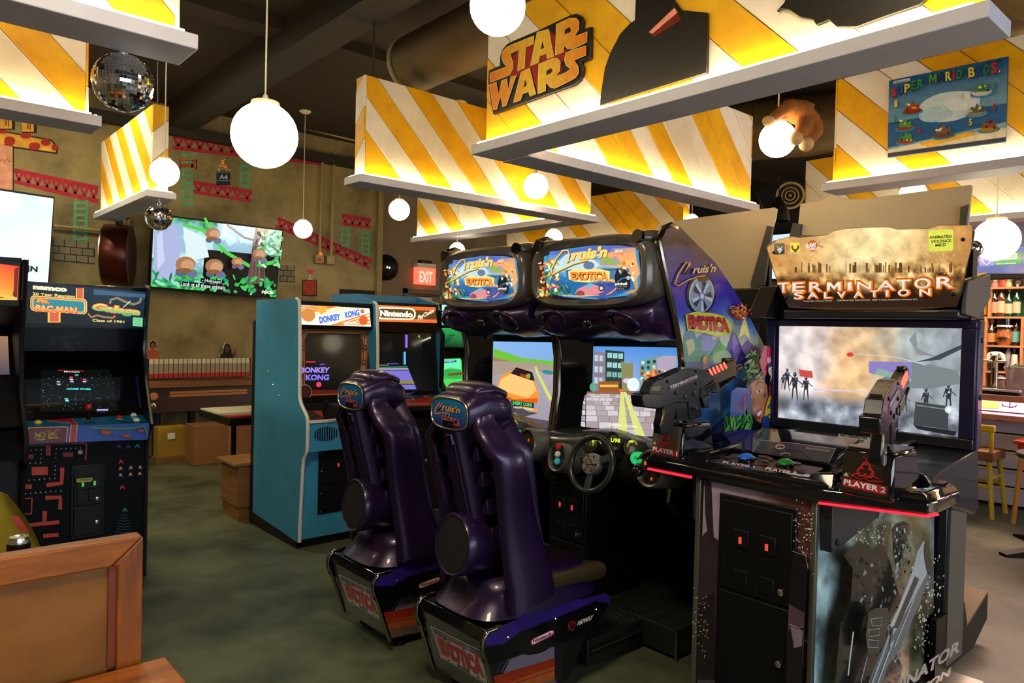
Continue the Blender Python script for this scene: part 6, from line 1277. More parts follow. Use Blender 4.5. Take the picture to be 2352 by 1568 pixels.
bf = lambda u, v: Vector((1.7855, yc-.12*u, 1.245-.06*v)); a = Art(bf, (-1, 0, 0))       # u right, v down, both -1..1
N = 36; V_ = [(abs(cos(t))**(2/3)*(1 if cos(t) >= 0 else -1), abs(sin(t))**(2/3)*(1 if sin(t) >= 0 else -1)) for t in [2*pi*i/N for i in range(N)]]
c1, c2 = C8('1c80b8'), C8('241c80'); a.put(V_+[(0, 0)], [(i, (i+1) % N, N) for i in range(N)], [tuple(x*(1-(v+1)/2)+y*(v+1)/2 for x, y in zip(c1, c2)) for u, v in V_+[(0, 0)]])
L_ = [(-.48,-.35),(-.62,-.1),(-.38,-.62),(-.5,-.62),(-.75,-.2),(-.82,.18),(-.72,.2),(-.45,.08),(-.2,.02),(0,0)]
a.line(L_, .09, 'a82840'); a.line([(x-.015, y-.03) for x, y in L_], .05, 'f0a850'); a.text("ruis'n", [(-.42, -.62), (.66, -.55), (.68, -.08), (-.36, -.12)], '4a2020', .05, .35); a.text("ruis'n", [(-.44, -.65), (.64, -.58), (.66, -.11), (-.38, -.15)], 'f0b868', .02, .35)
a.ell(-.05, .1, .14, .2, '9a88b0'); a.ell(-.05, .14, .07, .1, '38205a'); a.text('EXOTICA', [(-.36, .22), (.70, .3), (.72, .82), (-.32, .72)], '2a0c20', .05, 0, 1.0); a.text('EXOTICA', [(-.38, .19), (.68, .27), (.70, .79), (-.34, .69)], 'f0603c', .015, 0, 1.0)
a.build('badge', printmat('flat_print_gloss', rough=.25, coat=.6, mottle=.1), hr)
# hub drum, cushion, skirt
hx = Vector((-1, .05, .12)).normalized(); hc = Vector((1.86, yc, .69))
MB().lathe(hc, [(.118, -.16), (.125, -.05), (.132, .0), (.132, .035), (.124, .045), (.116, .038), (0, .034)], hx, 40).build('hub_drum', M_PUR, st, smooth=50)
MB().lathe(hc+hx*.036, [(.0, 0), (.113, 0), (.113, .003), (0, .003)], hx, 36).build('hub_face', mat('hub_black', (.012,.010,.014), .55), st)
M_CUSH = mat('worn_vinyl', (.05,.032,.014), .22, coat=.35)
rows = []
for i in range(13):
    x = 2.0+.54*i/12; u = i/12; rows.append([Vector((x, yc+w_*(.245-.02*u), z)) for w_, z in ((-1, .50-.04*u), (-1, .545-.01*u), (-.8, .56-.02*u), (-.45, .515-.0*u), (0, .50+.005*u), (.45, .515), (.8, .56-.02*u), (1, .545-.01*u), (1, .50-.04*u), (.6, .44-.02*u), (-.6, .44-.02*u))])
rows.append([p+Vector((.03, 0, -.025 if p.z > .5 else .0)) for p in rows[-1]])
MB().loft(rows).build('seat_cushion', M_CUSH, st, smooth=80, sub=2)
rows = []
for z, gx, gy in ((.545, .0, .0), (.50, .01, .01), (.46, .03, .02), (.425, .07, .035), (.415, .08, .04)):
    rows.append([Vector((2.20+(.28+gx)*sc_*(abs(cos(t))**.6)*(1 if cos(t) >= 0 else -1), yc+(.205+gy)*(abs(sin(t))**.6)*(1 if sin(t) >= 0 else -1), z)) for t in [2*pi*i/32 for i in range(32)] for sc_ in (1.05,)])
MB().loft(rows).build('seat_skirt', M_PUR, st, smooth=80)
# base box
yl, yr = 2.64, 2.18
bp = [(1.81,.36),(1.83,.40),(2.50,.405),(2.45,.25),(2.33,.055),(1.90,.075)]
MB().prism(bp, 'Y', yr+.02, yl-.02).build('base_box', M_GLOSS, st, bev=.004)
for y_, s in ((yr, 1), (yl, -1)):
    wp = [(1.80,.335),(1.805,.37),(1.83,.397),(2.05,.402),(2.553,.396),(2.565,.365),(2.54,.325),(2.45,.24),(2.25,.235),(2.04,.258),(1.84,.262),(1.81,.28)]
    w_ = MB().prism(wp, 'Y', y_-.008, y_+.012).build('side_wing', M_GLOSS, st, bev=.002)
    MB().tube([(1.905, y_, .06), (1.83, y_, .27), (1.803, y_, .33), (1.805, y_, .37), (1.83, y_, .40), (1.9, y_, .403)], .011, 10).build('chrome_corner', M_CHR2, w_)
    if s == 1:
        a = PA('Y', y_-.0085, .0003); H_ = lambda x, y: (1060+x/3.92, 1168+y/3.92); HZ = lambda P: [H_(*p) for p in P]
        a.poly(HZ([(212,1180),(290,1085),(700,900),(1290,760),(1335,790),(1335,850),(1200,830),(1100,880),(900,960),(700,1040),(520,1110),(380,1220),(215,1235)]), '2e1668')
        a.poly(HZ(rr(620, 1145, 835, 1190, 22, -70)) if 0 else HZ([(622,1190),(640,1170),(800,1092),(830,1090),(835,1125),(815,1145),(650,1225),(628,1228)]), 'a01c28'); a.poly(HZ([(630,1190),(645,1174),(800,1100),(824,1098),(828,1122),(812,1137),(650,1217),(634,1218)]), 'f0e8ec')
        a.text('Nintendo', HZ([(640,1176),(822,1100),(824,1132),(642,1212)]), '8a1428', .04); a.text('MIDWAY', HZ([(1045,1010),(1190,950),(1180,995),(1036,1055)]), 'd8c8b8', .04, .3); a.ring(*H_(990,1052), 8, 11, 2.5, '9a1c24', a0=40, a1=330); a.line(HZ([(950,1090),(1000,1030),(1005,1080),(1030,1010)]), 2, '9a1c24')
        a.build('wing_print', M_PRINT, w_)
    for x in (1.93, 2.2, 2.46): MB().ball((x, y_-s*.009, .355+(x-1.93)*.03-(.03 if x > 2.4 else 0)), .006, 8).build('screw', M_CHROME, w_)
zt_ = .083
a = Art(lambda x, y: at('Y', 3.03, x, y)-Vector((0, .83, 0)), (0, -1, 0), .0003)
V8 = lambda x, y: (730+x/4.9, 1180+y/4.9); V8Z = lambda P: [V8(*p) for p in P]
a.poly(V8Z([(650,840),(1500,800),(1480,1290),(1180,1320),(825,1395),(735,1090)]), '15101c')
a.poly(V8Z([(850,1100),(950,920),(1120,830),(1400,800),(1400,1000),(1150,1100)]), '7a6c78'); a.ell(*V8(1210,880), 32, 10, '080808', -10); a.line(V8Z([(780,1080),(850,960),(1000,840)]), 1.6, '4a4458'); a.line(V8Z([(830,1080),(900,970),(1060,840)]), 1.2, '8a808c')
a.poly(V8Z([(735,1110),(900,1080),(1100,1040),(1400,980),(1400,1130),(1100,1170),(770,1220)]), '9a2c10'); a.poly(V8Z([(770,1220),(1100,1130),(1400,1060),(1400,1180),(1100,1250),(790,1290)]), 'a8501c'); a.poly(V8Z([(790,1290),(1100,1240),(1400,1170),(1480,1290),(1180,1320),(825,1395)]), '6a5040'); a.line(V8Z([(780,1228),(1100,1160),(1400,1090)]), 1, '3a1c10')
a.line(V8Z([(1090,1310),(1100,1265),(1110,1310)]), 1.2, '2c3030'); a.line(V8Z([(1140,1310),(1150,1260),(1190,1270)]), 2, '2c3030')
a.build('lower_print', M_PRINT, st)
rn = Vector((-(.36-.075), 0, -(1.90-1.81))).normalized(); q0 = Vector((1.81, 0, .36))+rn*.001; pf0 = plane_fn(q0, rn)
a = Art(lambda x, y: pf0(x, y)-Vector((0, .83, 0)), rn, .0003)
P = [V8(238,676), V8(640,868), V8(722,1205), V8(338,978)]
Bq = lambda u, v: tuple((P[0][i]*(1-u)+P[1][i]*u)*(1-v)+(P[3][i]*(1-u)+P[2][i]*u)*v for i in (0, 1))
BQ = lambda x0, y0, x1, y1: [Bq(x0, y0), Bq(x1, y0), Bq(x1, y1), Bq(x0, y1)]
a.poly(BQ(0, 0, 1, 1), 'd8d4e0'); a.poly(BQ(.025, .04, .975, .96), '2a2838'); a.poly(BQ(.04, .06, .96, .94), 'f0e0e4'); a.poly(BQ(.04, .06, .96, .22), '5a608a'); a.poly(BQ(.30, .06, .74, .22), '9a98a8')
a.text('MIDWAY', BQ(.33, .08, .66, .19), 'a02028', .05); a.text("Cruis'n", BQ(.05, .16, .34, .30), 'b07838', .03, .3); a.text('EXOTICA', BQ(.07, .27, .93, .84), '701420', .085); a.text('EXOTICA', BQ(.08, .28, .92, .83), 'd0283a', .045)
a.ell(*Bq(.88, .2), 4, 5, 'c03040'); a.poly(BQ(.38, .86, .62, .95), '2c3840'); a.text('JAN', BQ(.42, .88, .58, .93), '8a98a0', .02); a.dots([Bq(.2, .9), Bq(.8, .9), Bq(.62, .2), Bq(.27, .2)], 2, '38405a')
pl_ = a.build('licence_plate', M_PRINT, st)
MB().tube([(1.915, yl-.03, .075), (1.915, yr+.03, .075)], .012, 8).build('bottom_trim', mat('brass_trim', (.2,.18,.1), .4, .7), st)
for x, y in ((2.0, 2.24), (2.0, 2.58), (2.28, 2.24), (2.28, 2.58)): MB().lathe((x, y, 0), [(.03, 0), (.03, .02), (.012, .025), (.012, .08)], seg=14).build('foot', M_BLK, st)
copy_tree(st, (0, .83, 0), label='left purple moulded racing chair, in front of blue cabinet')
# red plastic cup on the deck between the cabinets
c = Vector((3.12, 2.99, .152)); t = thing('red_cup', 'small red plastic cup on deck beyond right seat', 'cup', c); MB().lathe(c, [(0, 0), (.028, 0), (.04, .11), (.043, .11), (.041, .115), (.037, .11), (.026, .006), (0, .006)], seg=20).build('body', mat('cup_red', (.7,.02,.01), .35), t)
# ================================================ shooting cabinet
tm = thing('shooting_cabinet', 'big two-player gun cabinet with wide lit screen and sepia title board', 'arcade cabinet', (3.3, 1.515, 0))
M_BACK = mat('satin_black', (.010,.010,.013), .3, coat=.25)
M_HOUS = mat('indigo_black_metal', (.014,.011,.05), .32, .3, coat=.2)
PX, PY0, PY1 = 2.63, 1.245, 1.767
B('pedestal', M_BACK, tm, PX+.004, 3.845, PY0+.004, PY1-.004, .02, .98)
for y in (PY0, PY1-.018): B('corner_post', mat('post_trim', (.14,.14,.10), .35, .5), tm, PX-.006, PX+.018, y, y+.022, .02, 1.0, bev=.003)
MB().box(PX, 3.84, PY0+.02, PY1-.02, .02, .05).build('bottom_rim', M_BLK, tm)
U = lambda x, y: (1640+x/3.303, 1094+y/3.303); UZ = lambda P: [U(*p) for p in P]
a = PA('X', PX+.002, .0003)
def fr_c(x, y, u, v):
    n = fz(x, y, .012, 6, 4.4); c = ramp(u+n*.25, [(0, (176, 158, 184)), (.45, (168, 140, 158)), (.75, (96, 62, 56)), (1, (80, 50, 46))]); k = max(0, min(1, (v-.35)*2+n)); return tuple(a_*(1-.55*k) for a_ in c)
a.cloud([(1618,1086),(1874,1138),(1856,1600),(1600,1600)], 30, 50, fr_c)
random.seed(21); a.poly([(1606,1240),(1622,1220),(1650,1240),(1650,1560),(1600,1560)], '3c2c34'); a.poly([(1618,1100),(1634,1105),(1640,1240),(1628,1250),(1620,1180)], '2c2630'); a.poly([(1604,1380),(1640,1360),(1645,1560),(1600,1560)], '241c20')
for k in range(90): x = random.uniform(1830, 1872); a.ell(x, random.gauss(1225, 40), random.uniform(.8, 2.4), random.uniform(.8, 2.4), random.choice(['f0d8d0', 'c89898', 'e8c8b8', 'fff0e8']), 0, 6)
for k in range(60): x = random.uniform(1604, 1640); a.ell(x, random.gauss(1430, 40), random.uniform(.8, 2), random.uniform(.8, 2), random.choice(['d8b8b0', 'a87868', 'e8c8b8']), 0, 6)
a.poly([(1836,1250),(1870,1275),(1862,1420),(1824,1400)], '14101a'); a.line([(1834,1260),(1864,1270),(1870,1300)], 1, 'c8b8c0'); a.poly([(1826,1380),(1862,1400),(1858,1520),(1822,1500)], '5a4050'); a.poly([(1822,1440),(1858,1430),(1856,1590),(1820,1590)], '1c1618')
a.line([(1826,1425),(1850,1435),(1858,1430)], 1.2, 'd8c8d0'); a.poly([(1830,1430),(1858,1440),(1856,1475),(1838,1480)], '8a7488')
a.build('front_art', M_PRINT, tm)
q0 = at('X', PX-.01, 1832, 1166); q1 = at('X', PX-.01, 1653, 1133); q2 = at('X', PX-.01, 1640, 1500)
cd = coin_door(tm, 'Y', PX, q0.y, q1.y, q2.z-.12, (q0.z+q1.z)/2, lit=(.8, .12, .08), upper=.52)
for x, y in ((1847, 1278), (1839, 1473)): MB().ball(at('X', PX-.006, x, y), .014, 14).build('carriage_bolt', M_CHROME, tm)
# side art
a = PA('Y', PY0+.002, .0003); a.clip = [(1886,1139),(2146,1165),(2143,1545),(1860,1640)]
def sd_c(x, y, u, v):
    n = fz(x, y, .013, 6, 9.4); m = fz(x, y*.5, .03, 5, 2.4); w_ = u+n*.22
    c = ramp(w_, [(0, (176, 204, 206)), (.22, (158, 186, 182)), (.34, (96, 100, 66)), (.55, (120, 130, 110)), (.7, (140, 146, 118)), (.8, (110, 98, 62)), (.95, (150, 156, 132)), (1, (168, 176, 168))])
    f_ = 1+m*.5; return tuple(a_*f_ for a_ in c)
a.cloud([(1886,1139),(2146,1165),(2143,1540),(1858,1640)], 60, 70, sd_c)
random.seed(31)
for k in range(170): x = random.gauss(2115, 16); a.ell(min(x, 2142), random.uniform(1270, 1500), random.uniform(.8, 2.2), random.uniform(1, 3.6), random.choice(['d8dcd0', 'c8c8b0', 'f0f0e8']), 0, 6)
for k in range(60): a.ell(random.uniform(1930, 2000), random.uniform(1200, 1260), random.uniform(.8, 2), random.uniform(1, 3), random.choice(['d8dcd0', 'e8e8d8']), 0, 6)
a.poly(UZ([(840,560),(960,450),(1050,520),(1140,470),(1200,600),(1240,760),(1290,900),(1180,1100),(1300,1400),(1250,1700),(760,1700),(800,1300),(820,1080),(900,880),(915,660)]), '0c1214')
a.poly(UZ([(1215,380),(1240,330),(1300,310),(1350,330),(1330,460),(1260,700),(1225,560)]), '2c3430')
for k in range(70): x = random.uniform(1215, 1340); a.ell(*U(x, random.uniform(330, 700)), random.uniform(1, 3), random.uniform(2, 6), random.choice(['a8b8b8', '141a1a', '586460', 'c8d8d8', '3c4440']), random.uniform(-40, 40), 6)
a.ell(*U(1308, 350), 3, 4, 'b02820')
for k in range(80): a.ell(*U(random.uniform(900, 1240), random.uniform(560, 1500)), random.uniform(1, 4), random.uniform(2, 9), random.choice(['1c2828', '2c3a3c', '0a0e10', '445456', '8aa0a4']), random.uniform(-40, 40), 6)
a.poly(UZ([(940,960),(1000,930),(1090,930),(1110,1010),(1040,1260),(940,1270),(920,1130)]), '1c2628')
for P in ([(960,1010),(1050,1000),(1040,1060),(970,1060)], [(940,1090),(1030,1080),(1025,1130),(945,1140)], [(935,1160),(1020,1170),(1010,1220),(940,1215)]): a.line(UZ(P+[P[0]]), 1.4, 'a8b8bc')
a.line(UZ([(930,1290),(900,1400),(860,1560)]), 2, '8ab0b8'); a.line(UZ([(820,1100),(800,1250),(780,1420)]), 3, 'd8e0e0')
# pale rifle barrel
a.poly(UZ([(1375,440),(1430,560),(1425,690),(1340,900),(1180,1250),(1090,1360),(960,1700),(840,1700),(1080,1150),(1300,640),(1330,520)]), '5f6f74')
a.poly(UZ([(1370,440),(1395,470),(1400,680),(1130,1130),(1110,1080),(1290,640),(1320,520)]), 'b8c8cc'); a.poly(UZ([(1300,700),(1335,720),(1170,1080),(1130,1080)]), '20282c'); a.line(UZ([(1275,720),(1110,1070)]), 2.5, 'd8e8ec'); a.line(UZ([(1325,790),(1140,1220)]), 2, 'c8d8dc'); a.line(UZ([(1100,1130),(920,1600)]), 5, '9ab0b8'); a.line(UZ([(1130,1170),(960,1600)]), 3, 'c8d8dc'); a.line(UZ([(1115,1150),(1100,1260),(1140,1320),(1180,1280)]), 2, '9aa8ac')
a.ell(*U(1402, 570), 8, 38, '181c18', -8); a.poly(UZ([(1110,1080),(1130,1060),(1120,1130),(1100,1200)]), '101416')
for w_, x0, y0, x1, y1, h in (('TERMINATOR', 900, 1640, 1655, 1170, 92), ('SALVATION', 1010, 1700, 1585, 1372, 60)):
    for ox, c in ((2, '8a2820'), (0, 'a8b4ac')): a.text(w_, [U(x0+ox*3, y0), U(x1+ox*3, y1), U(x1+ox*3-8, y1+h), U(x0+ox*3-8, y0+h)], c, .03, .15)
a.build('side_art', printmat('flat_print_gloss', rough=.25, coat=.6, mottle=.1), tm)
MB().prism([(2.655, .985), (3.20, .985), (3.20, .90), (3.06, .87), (2.665, .80), (2.655, .83)], 'Y', PY0-.045, PY0+.0).build('deck_bracket', mat('bracket_grey', (.02,.02,.025), .4), tm, bev=.003)
MB().prism([(3.10, .985), (3.42, .985), (3.20, .90), (3.06, .87)], 'Y', PY0-.05, PY0-.02).build('bracket_gusset', mat('bracket_light', (.25,.25,.28), .4), tm)
MB().lathe((2.70, PY0-.047, .835), [(.012, 0), (.012, .004), (0, .006)], (0,-1,0), 12).build('bracket_bolt', M_BLK, tm)
MB().prism([(2.655, .985), (3.1, .985), (3.0, .86), (2.66, .80)], 'Y', PY1, PY1+.04).build('deck_bracket', mat('bracket_grey', (.02,.02,.025), .4), tm)
# control deck
M_DK = mat('piano_black', (.006,.006,.008), .07, coat=1)
def deck(z0, z1, g): return [(2.60+g,2.02-g),(2.60+g,1.24),(2.73+g,.905+g),(2.80,.895+g),(3.03,.90+g),(3.14-g,1.02),(3.14-g,2.035-g),(2.66+g,2.035-g)]
D0 = deck(0, 0, .0)
MB().loft([[Vector((x, y, z)) for x, y in deck(0, 0, g)] for z, g in ((.985, .012), (1.0, 0), (1.035, .0), (1.055, .018), (1.065, .04))]).build('control_deck', M_DK, tm, bev=.004, smooth=30)
M_RLED = mat('red_light_strip', (1,.02,.02), .4, emit=1.6, ecol=(1,.012,.03))
def sh(y): return y
MB().tube([(2.602, 2.01, .990), (2.602, 1.78, .990)], .005, 6).build('light_strip', M_RLED, tm)
MB().tube([(2.602, 1.23, .990), (2.728, .91, .990), (2.79, .893, .990)], .005, 6).build('light_strip', M_RLED, tm)
for y0, y1, lab in ((.985, 1.175, '2'), (1.855, 2.03, '1')):
    bl = MB().loft([[Vector(p) for p in ((2.63, y0, z0_), (2.63, y1, z0_), (2.90, y1, z0_), (2.90, y0, z0_))] if i < 1 else [Vector(p) for p in ((2.655+.0, y0+.008, z0_), (2.655, y1-.008, z0_), (2.87, y1-.008, z0_), (2.87, y0+.008, z0_))] for i, z0_ in enumerate((1.03, 1.20))]).build('gun_base', M_DK, tm, bev=.014)
    MB().box(2.665, 2.86, y0+.015, y1-.015, 1.20, 1.206).build('top_plate', mat('plate_bronze', (.12,.11,.09), .3, .8), bl, bev=.002)
    f = lambda u, v: Vector((2.6285+(.022*v), y1-.012-(y1-y0-.024)*u, 1.045+.145*v)); a = Art(f, Vector((-1, 0, .13)))
    a.poly([(0, 0), (1, 0), (1, 1), (0, 1)], '1c1410' if lab == '2' else '4a4a38'); a.poly([(.04,.12),(.96,.08),(.96,.30),(.6,.28),(.45,.22),(.04,.30)][::-1], 'a01c28'); a.poly([(.04,.14),(.97,.10),(.97,.29),(.04,.33)], 'a81c2c')
    a.text('PLAYER '+lab, [(.06,.30),(.94,.265),(.94,.13),(.06,.165)], 'f0f0f0', .03); a.poly([(.04,.38),(.16,.37),(.10,.47)], 'd8d0c8'); a.dots([(.08,.40),(.12,.40),(.10,.43)], .012, '1c1410', 3)
    C_ = 'c02028'; a.ring(.5,.58,.14,.16,.02, C_)
    for an in (90, 210, 330): a.ring(.5+.1*cos(radians(an)), .58+.1*sin(radians(an)), .1, .115, .035, C_, a0=an+40-180, a1=an+320-180); a.line([(.5+.12*cos(radians(an)), .58+.13*sin(radians(an))), (.5+.3*cos(radians(an)), .58+.28*sin(radians(an))), (.5+.40*cos(radians(an+12)), .58+.34*sin(radians(an+12)))], .035, C_, .01)
    a.line([(.15,.46),(.4,.36),(.5,.40),(.6,.35),(.9,.40)], .02, C_); a.build('label_print', M_PRINT, bl)
    for dy in (.03, .06): MB().lathe((2.68, y0+dy*1.0, 1.206), [(.005, 0), (.005, .003), (0, .003)], (0,0,1), 10).build('bolt', M_BLK, bl)
for y0, y1 in ((1.185, 1.30), (1.72, 1.845)): MB().loft([[Vector(p) for p in ((2.62, y0, 1.04), (2.62, y1, 1.04), (2.95, y1, 1.04), (2.95, y0, 1.04))], [Vector(p) for p in ((2.66, y0+.01, 1.10), (2.66, y1-.01, 1.085), (2.92, y1-.01, 1.085), (2.92, y0+.01, 1.12))]]).build('deck_shoulder', M_DK, tm, bev=.008)
MB().loft([[Vector(p) for p in ((2.88, .93, 1.04), (3.02, .98, 1.04), (3.02, 1.2, 1.04), (2.88, 1.2, 1.04))], [Vector(p) for p in ((2.91, .98, 1.10), (2.98, 1.0, 1.10), (2.98, 1.17, 1.12), (2.91, 1.17, 1.12))]]).build('deck_hump', M_DK, tm, bev=.01)
a = panel('button_panel', mat('panel_brown', (.05,.025,.015), .3), tm, 'Y', 1.31, 1.715, (2.625, 1.045), (2.81, 1.085), .03, bev=.004)
random.seed(8); a.poly([(1655,1046),(1840,1073),(1862,1104),(1640,1068)], '3a1c12')
for k in range(30): f_ = (random.uniform(1650, 1850), random.uniform(1050, 1085)); a.ell(f_[0], f_[1], 12, 3, random.choice(['4a2418', '3a1c14', '5a2c1c', '2c1410']), 10, 8)
a.text('PLAYER 1', [(1662,1064),(1735,1077),(1733,1083),(1660,1070)], 'd8c8c0', .03); a.text('PLAYER 2', [(1762,1079),(1832,1091),(1828,1098),(1758,1085)], 'e8e0d8', .03)
a.build('panel_print', M_PRINT, tm)
for x, y, nm, c in ((1714, 1057, 'blue', (.01,.12,.55)), (1804, 1070, 'green', (.01,.18,.03))):
    p = a.f(x, y); b_ = MB().lathe(p, [(.036, -.005), (.036, .012), (.03, .016)], a.n, 28).build('button_collar', M_DK, tm); MB().lathe(p, [(.03, .01), (.03, .018), (.022, .026), (0, .029)], a.n, 28).build('start_button', mat('big_'+nm, c, .25, emit=.12), b_)
a = panel('instruction_panel', M_DK, tm, 'Y', 1.30, 1.74, (2.84, 1.10), (3.10, 1.175), .04, bev=.006)
T_ = lambda x, y: (1480+x/3.36, 960+y/3.36); TZ = lambda P: [T_(*p) for p in P]
a.poly(TZ([(895,165),(1485,232),(1420,345),(830,262)]), '0c0c18'); a.line(TZ([(835,262),(900,170),(1080,190),(1110,188),(1480,238),(1425,335)]), 1, 'b8b8c8'); a.ring(*T_(1048, 222), 11, 6, 2.5, 'c8b8c0'); a.ell(*T_(1048, 222), 5, 3, '8a3030'); a.ring(*T_(1090, 292), 12, 7, 2, 'a8a8b0', a0=180, a1=360)
a.line(TZ([(1010,215),(960,240),(1050,290)]), 1, '5048a8'); a.line(TZ([(1100,235),(1200,250),(1260,290),(1300,318)]), 1.4, '2c2870'); a.text('GRENADES', TZ([(1270,214),(1412,234),(1412,244),(1270,225)]), '9a1c24', .02); a.text('PRESS BUTTON TO FIRE', TZ([(1250,228),(1425,252),(1425,260),(1250,236)]), 'c8c8d0'); a.text('PROJECTILE EXPLOSIVES', TZ([(1250,238),(1425,262),(1425,270),(1250,246)]), 'c8c8d0')
a.build('panel_print', M_PRINT, tm)
# belly under the monitor
bel = [(3.62,1.12),(3.10,1.06),(3.10,.96),(3.46,.885),(3.655,.83),(3.70,.86),(3.66,1.12)]
MB().prism(bel, 'Y', 1.02, 2.005).build('belly', M_BACK, tm, bev=.008)
a = panel('belly_plate', mat('brushed_steel', (.16,.15,.13), .35, .9), tm, 'Y', 1.28, 1.86, (3.14, 1.072), (3.60, 1.125), .01)
for y in (1.27, 1.80): MB().loft([[Vector((3.14, y-.03, 1.075)), Vector((3.14, y+.0, 1.075)), Vector((3.60, y+.0, 1.128)), Vector((3.60, y-.03, 1.128))], [Vector((3.14, y-.03, 1.09)), Vector((3.14, y+.0, 1.09)), Vector((3.60, y+.0, 1.14)), Vector((3.60, y-.03, 1.14))]]).build('steel_rib', mat('polished_steel', (.7,.66,.62), .12, 1), tm)
a.poly([(1927,993),(2000,1003),(1998,1022),(1922,1012)], 'c8c4b8'); a.text('NO DRINKS ON', [(1931,996),(1992,1004),(1991,1010),(1930,1002)], '101010', .04); a.text('GAMES', [(1948,1006),(1985,1011),(1984,1018),(1947,1012)], '101010', .04); a.build('notice', M_PRINT, tm)
# rear body, foot
B('rear_body', M_BACK, tm, 3.88, 4.12, 1.20, 1.83, 0, .86, bev=.006); B('rear_skin', mat('rear_side', (.10,.09,.07), .5, bump=.2, bscale=300), tm, 3.89, 4.12, 1.188, 1.20, .02, .84)
MB().prism([(3.75,0),(4.20,0),(4.52,.10),(4.52,.235),(4.49,.245),(4.18,.155),(4.12,.20),(4.12,0)] if 0 else [(3.75,0),(4.30,0),(4.52,.10),(4.52,.24),(4.20,.14),(4.14,.28),(3.75,.28)], 'Y', 1.19, 1.215).build('foot_cheek', M_BLK, tm)
MB().prism([(4.12,.02),(4.30,.02),(4.52,.10),(4.52,.23),(4.20,.14),(4.12,.14)], 'Y', 1.215, 1.81).build('foot_box', M_BLK, tm); MB().prism([(4.20,.14),(4.52,.24),(4.52,.25),(4.19,.152)], 'Y', 1.19, 1.82).build('sill', mat('sill_bronze', (.2,.13,.08), .35, .5), tm)
B('floor_plate', M_STEEL, tm, 3.5, 3.9, 1.03, 1.22, 0, .008)
# monitor
HX = 3.60
B('monitor_stand', M_BACK, tm, 3.67, 3.88, 1.27, 1.76, .85, 1.95)
MB().box(HX, 3.668, 1.012, 2.012, 1.12, 1.69).build('monitor_case', M_HOUS, tm, bev=.008)
zb0, zb1, yb0, yb1 = 1.168, 1.652, 1.078, 1.955
for nm_, y0, y1, z0, z1 in (('bezel_top', 1.02, 2.005, zb1, 1.685), ('bezel_bottom', 1.02, 2.005, 1.122, zb0), ('bezel_side', 1.02, yb0, zb0, zb1), ('bezel_side', yb1, 2.005, zb0, zb1)): MB().box(HX-.02, HX, y0, y1, z0, z1).build(nm_, M_HOUS if nm_ != 'bezel_bottom' else M_BACK, tm, bev=.004)
for z in (1.35, 1.6): MB().lathe((3.635, 1.012, z), [(.012, 0), (.012, .004), (0, .006)], (0,-1,0), 12).build('side_bolt', M_BLK, tm)
a = PA('X', HX-.002, .0002); N = lambda x, y: (1640+x/3.303, 780+y/3.303); NZ = lambda P: [N(*p) for p in P]; N6 = lambda x, y: (1640+x/3.303, 400+y/3.303)
def sc_c(x, y, u, v):
    n = fz(x, y, .011, 6, 5.5); m = fz(x, y, .03, 5, 8.8)
    c = ramp(u+n*.16, [(0, (222, 212, 214)), (.18, (226, 214, 212)), (.33, (222, 186, 158)), (.45, (206, 176, 136)), (.55, (176, 180, 170)), (.72, (158, 168, 172)), (1, (150, 158, 164))])
    hot = math.exp(-((u-.40)/.12)**2-((v-.45)/.3)**2); c = tuple(a_+(b_-a_)*hot*.6 for a_, b_ in zip(c, (244, 196, 130)))
    g = max(0, min(1, (v-.68+m*.05)*9)); gr = (118+m*60, 124+m*60, 134+m*60); c = tuple(a_*(1-g)+b_*g*(1.15 if u > .25 else 1) for a_, b_ in zip(c, gr)); return tuple(a_*(1+m*.22) for a_ in c)
a.cloud([(1790,749),(2226,751),(2217,1006),(1787,962)], 110, 70, sc_c)
a.clip = [(1790,749),(2226,751),(2217,1006),(1787,962)]
for x, y, s in ((1808,850,1), (1826,860,1.25), (1852,868,1.1), (1800,862,.7), (2128,895,1.2), (2180,885,1.3), (2080,905,.9)):
    c = '2c3038'
    a.ell(x, y, 3.2*s, 4.5*s, c); a.poly([(x-6*s,y+5*s),(x+6*s,y+5*s),(x+4*s,y+24*s),(x-4*s,y+24*s)], c); a.line([(x-3*s,y+24*s),(x-5*s,y+45*s)], 3*s, c, 1.5*s); a.line([(x+3*s,y+24*s),(x+5*s,y+48*s)], 3*s, c, 1.5*s); a.line([(x+5*s,y+10*s),(x+14*s,y+18*s)], 2*s, '485058'); a.line([(x-5*s,y+8*s),(x-9*s,y+20*s)], 2*s, c); a.dots([(x-1,y-1),(x+2*s,y+8*s),(x-3*s,y+15*s)], 1.2, 'b8c8d0')
a.poly([(2020,872),(2100,830),(2200,850),(2214,880),(2140,892),(2060,890)], '788084'); a.poly([(2100,832),(2140,822),(2213,790),(2213,800),(2160,826)], '3c444c'); a.line([(1960,812),(2060,820),(2130,838)], 1.5, 'd0d4d4'); a.poly([(2090,780),(2106,760),(2110,800),(2150,818),(2110,815)], '8a8c94')
a.poly([(2105,922),(2180,932),(2180,985),(2100,975)], '3a4248'); a.poly([(2100,975),(2200,990),(2195,1000),(2110,985)], '1c2226'); a.line([(2108,930),(2178,940)], 2, '8a9498'); a.ell(2182,940,10,9,'c8d8dc'); a.ell(2182,940,5,5,'f8ffff')
a.poly([(1998,829),(2096,832),(2096,876),(2036,864),(1998,856)], '8a7cc0'); a.poly([(2020,845),(2096,870),(2096,876),(2010,858)], '8aa898')
a.ell(1955, 814, 8, 5, 'd83c2c'); a.poly([(1838,848),(1868,852),(1870,868),(1840,864)], 'c84a40')
for x, y, r in ((1868,893,2.5), (1882,893,3), (1896,894,2.5), (2080,905,3), (2182,900,2), (1928,897,1.5)): a.ell(x, y, r, r, 'f0f8ff')
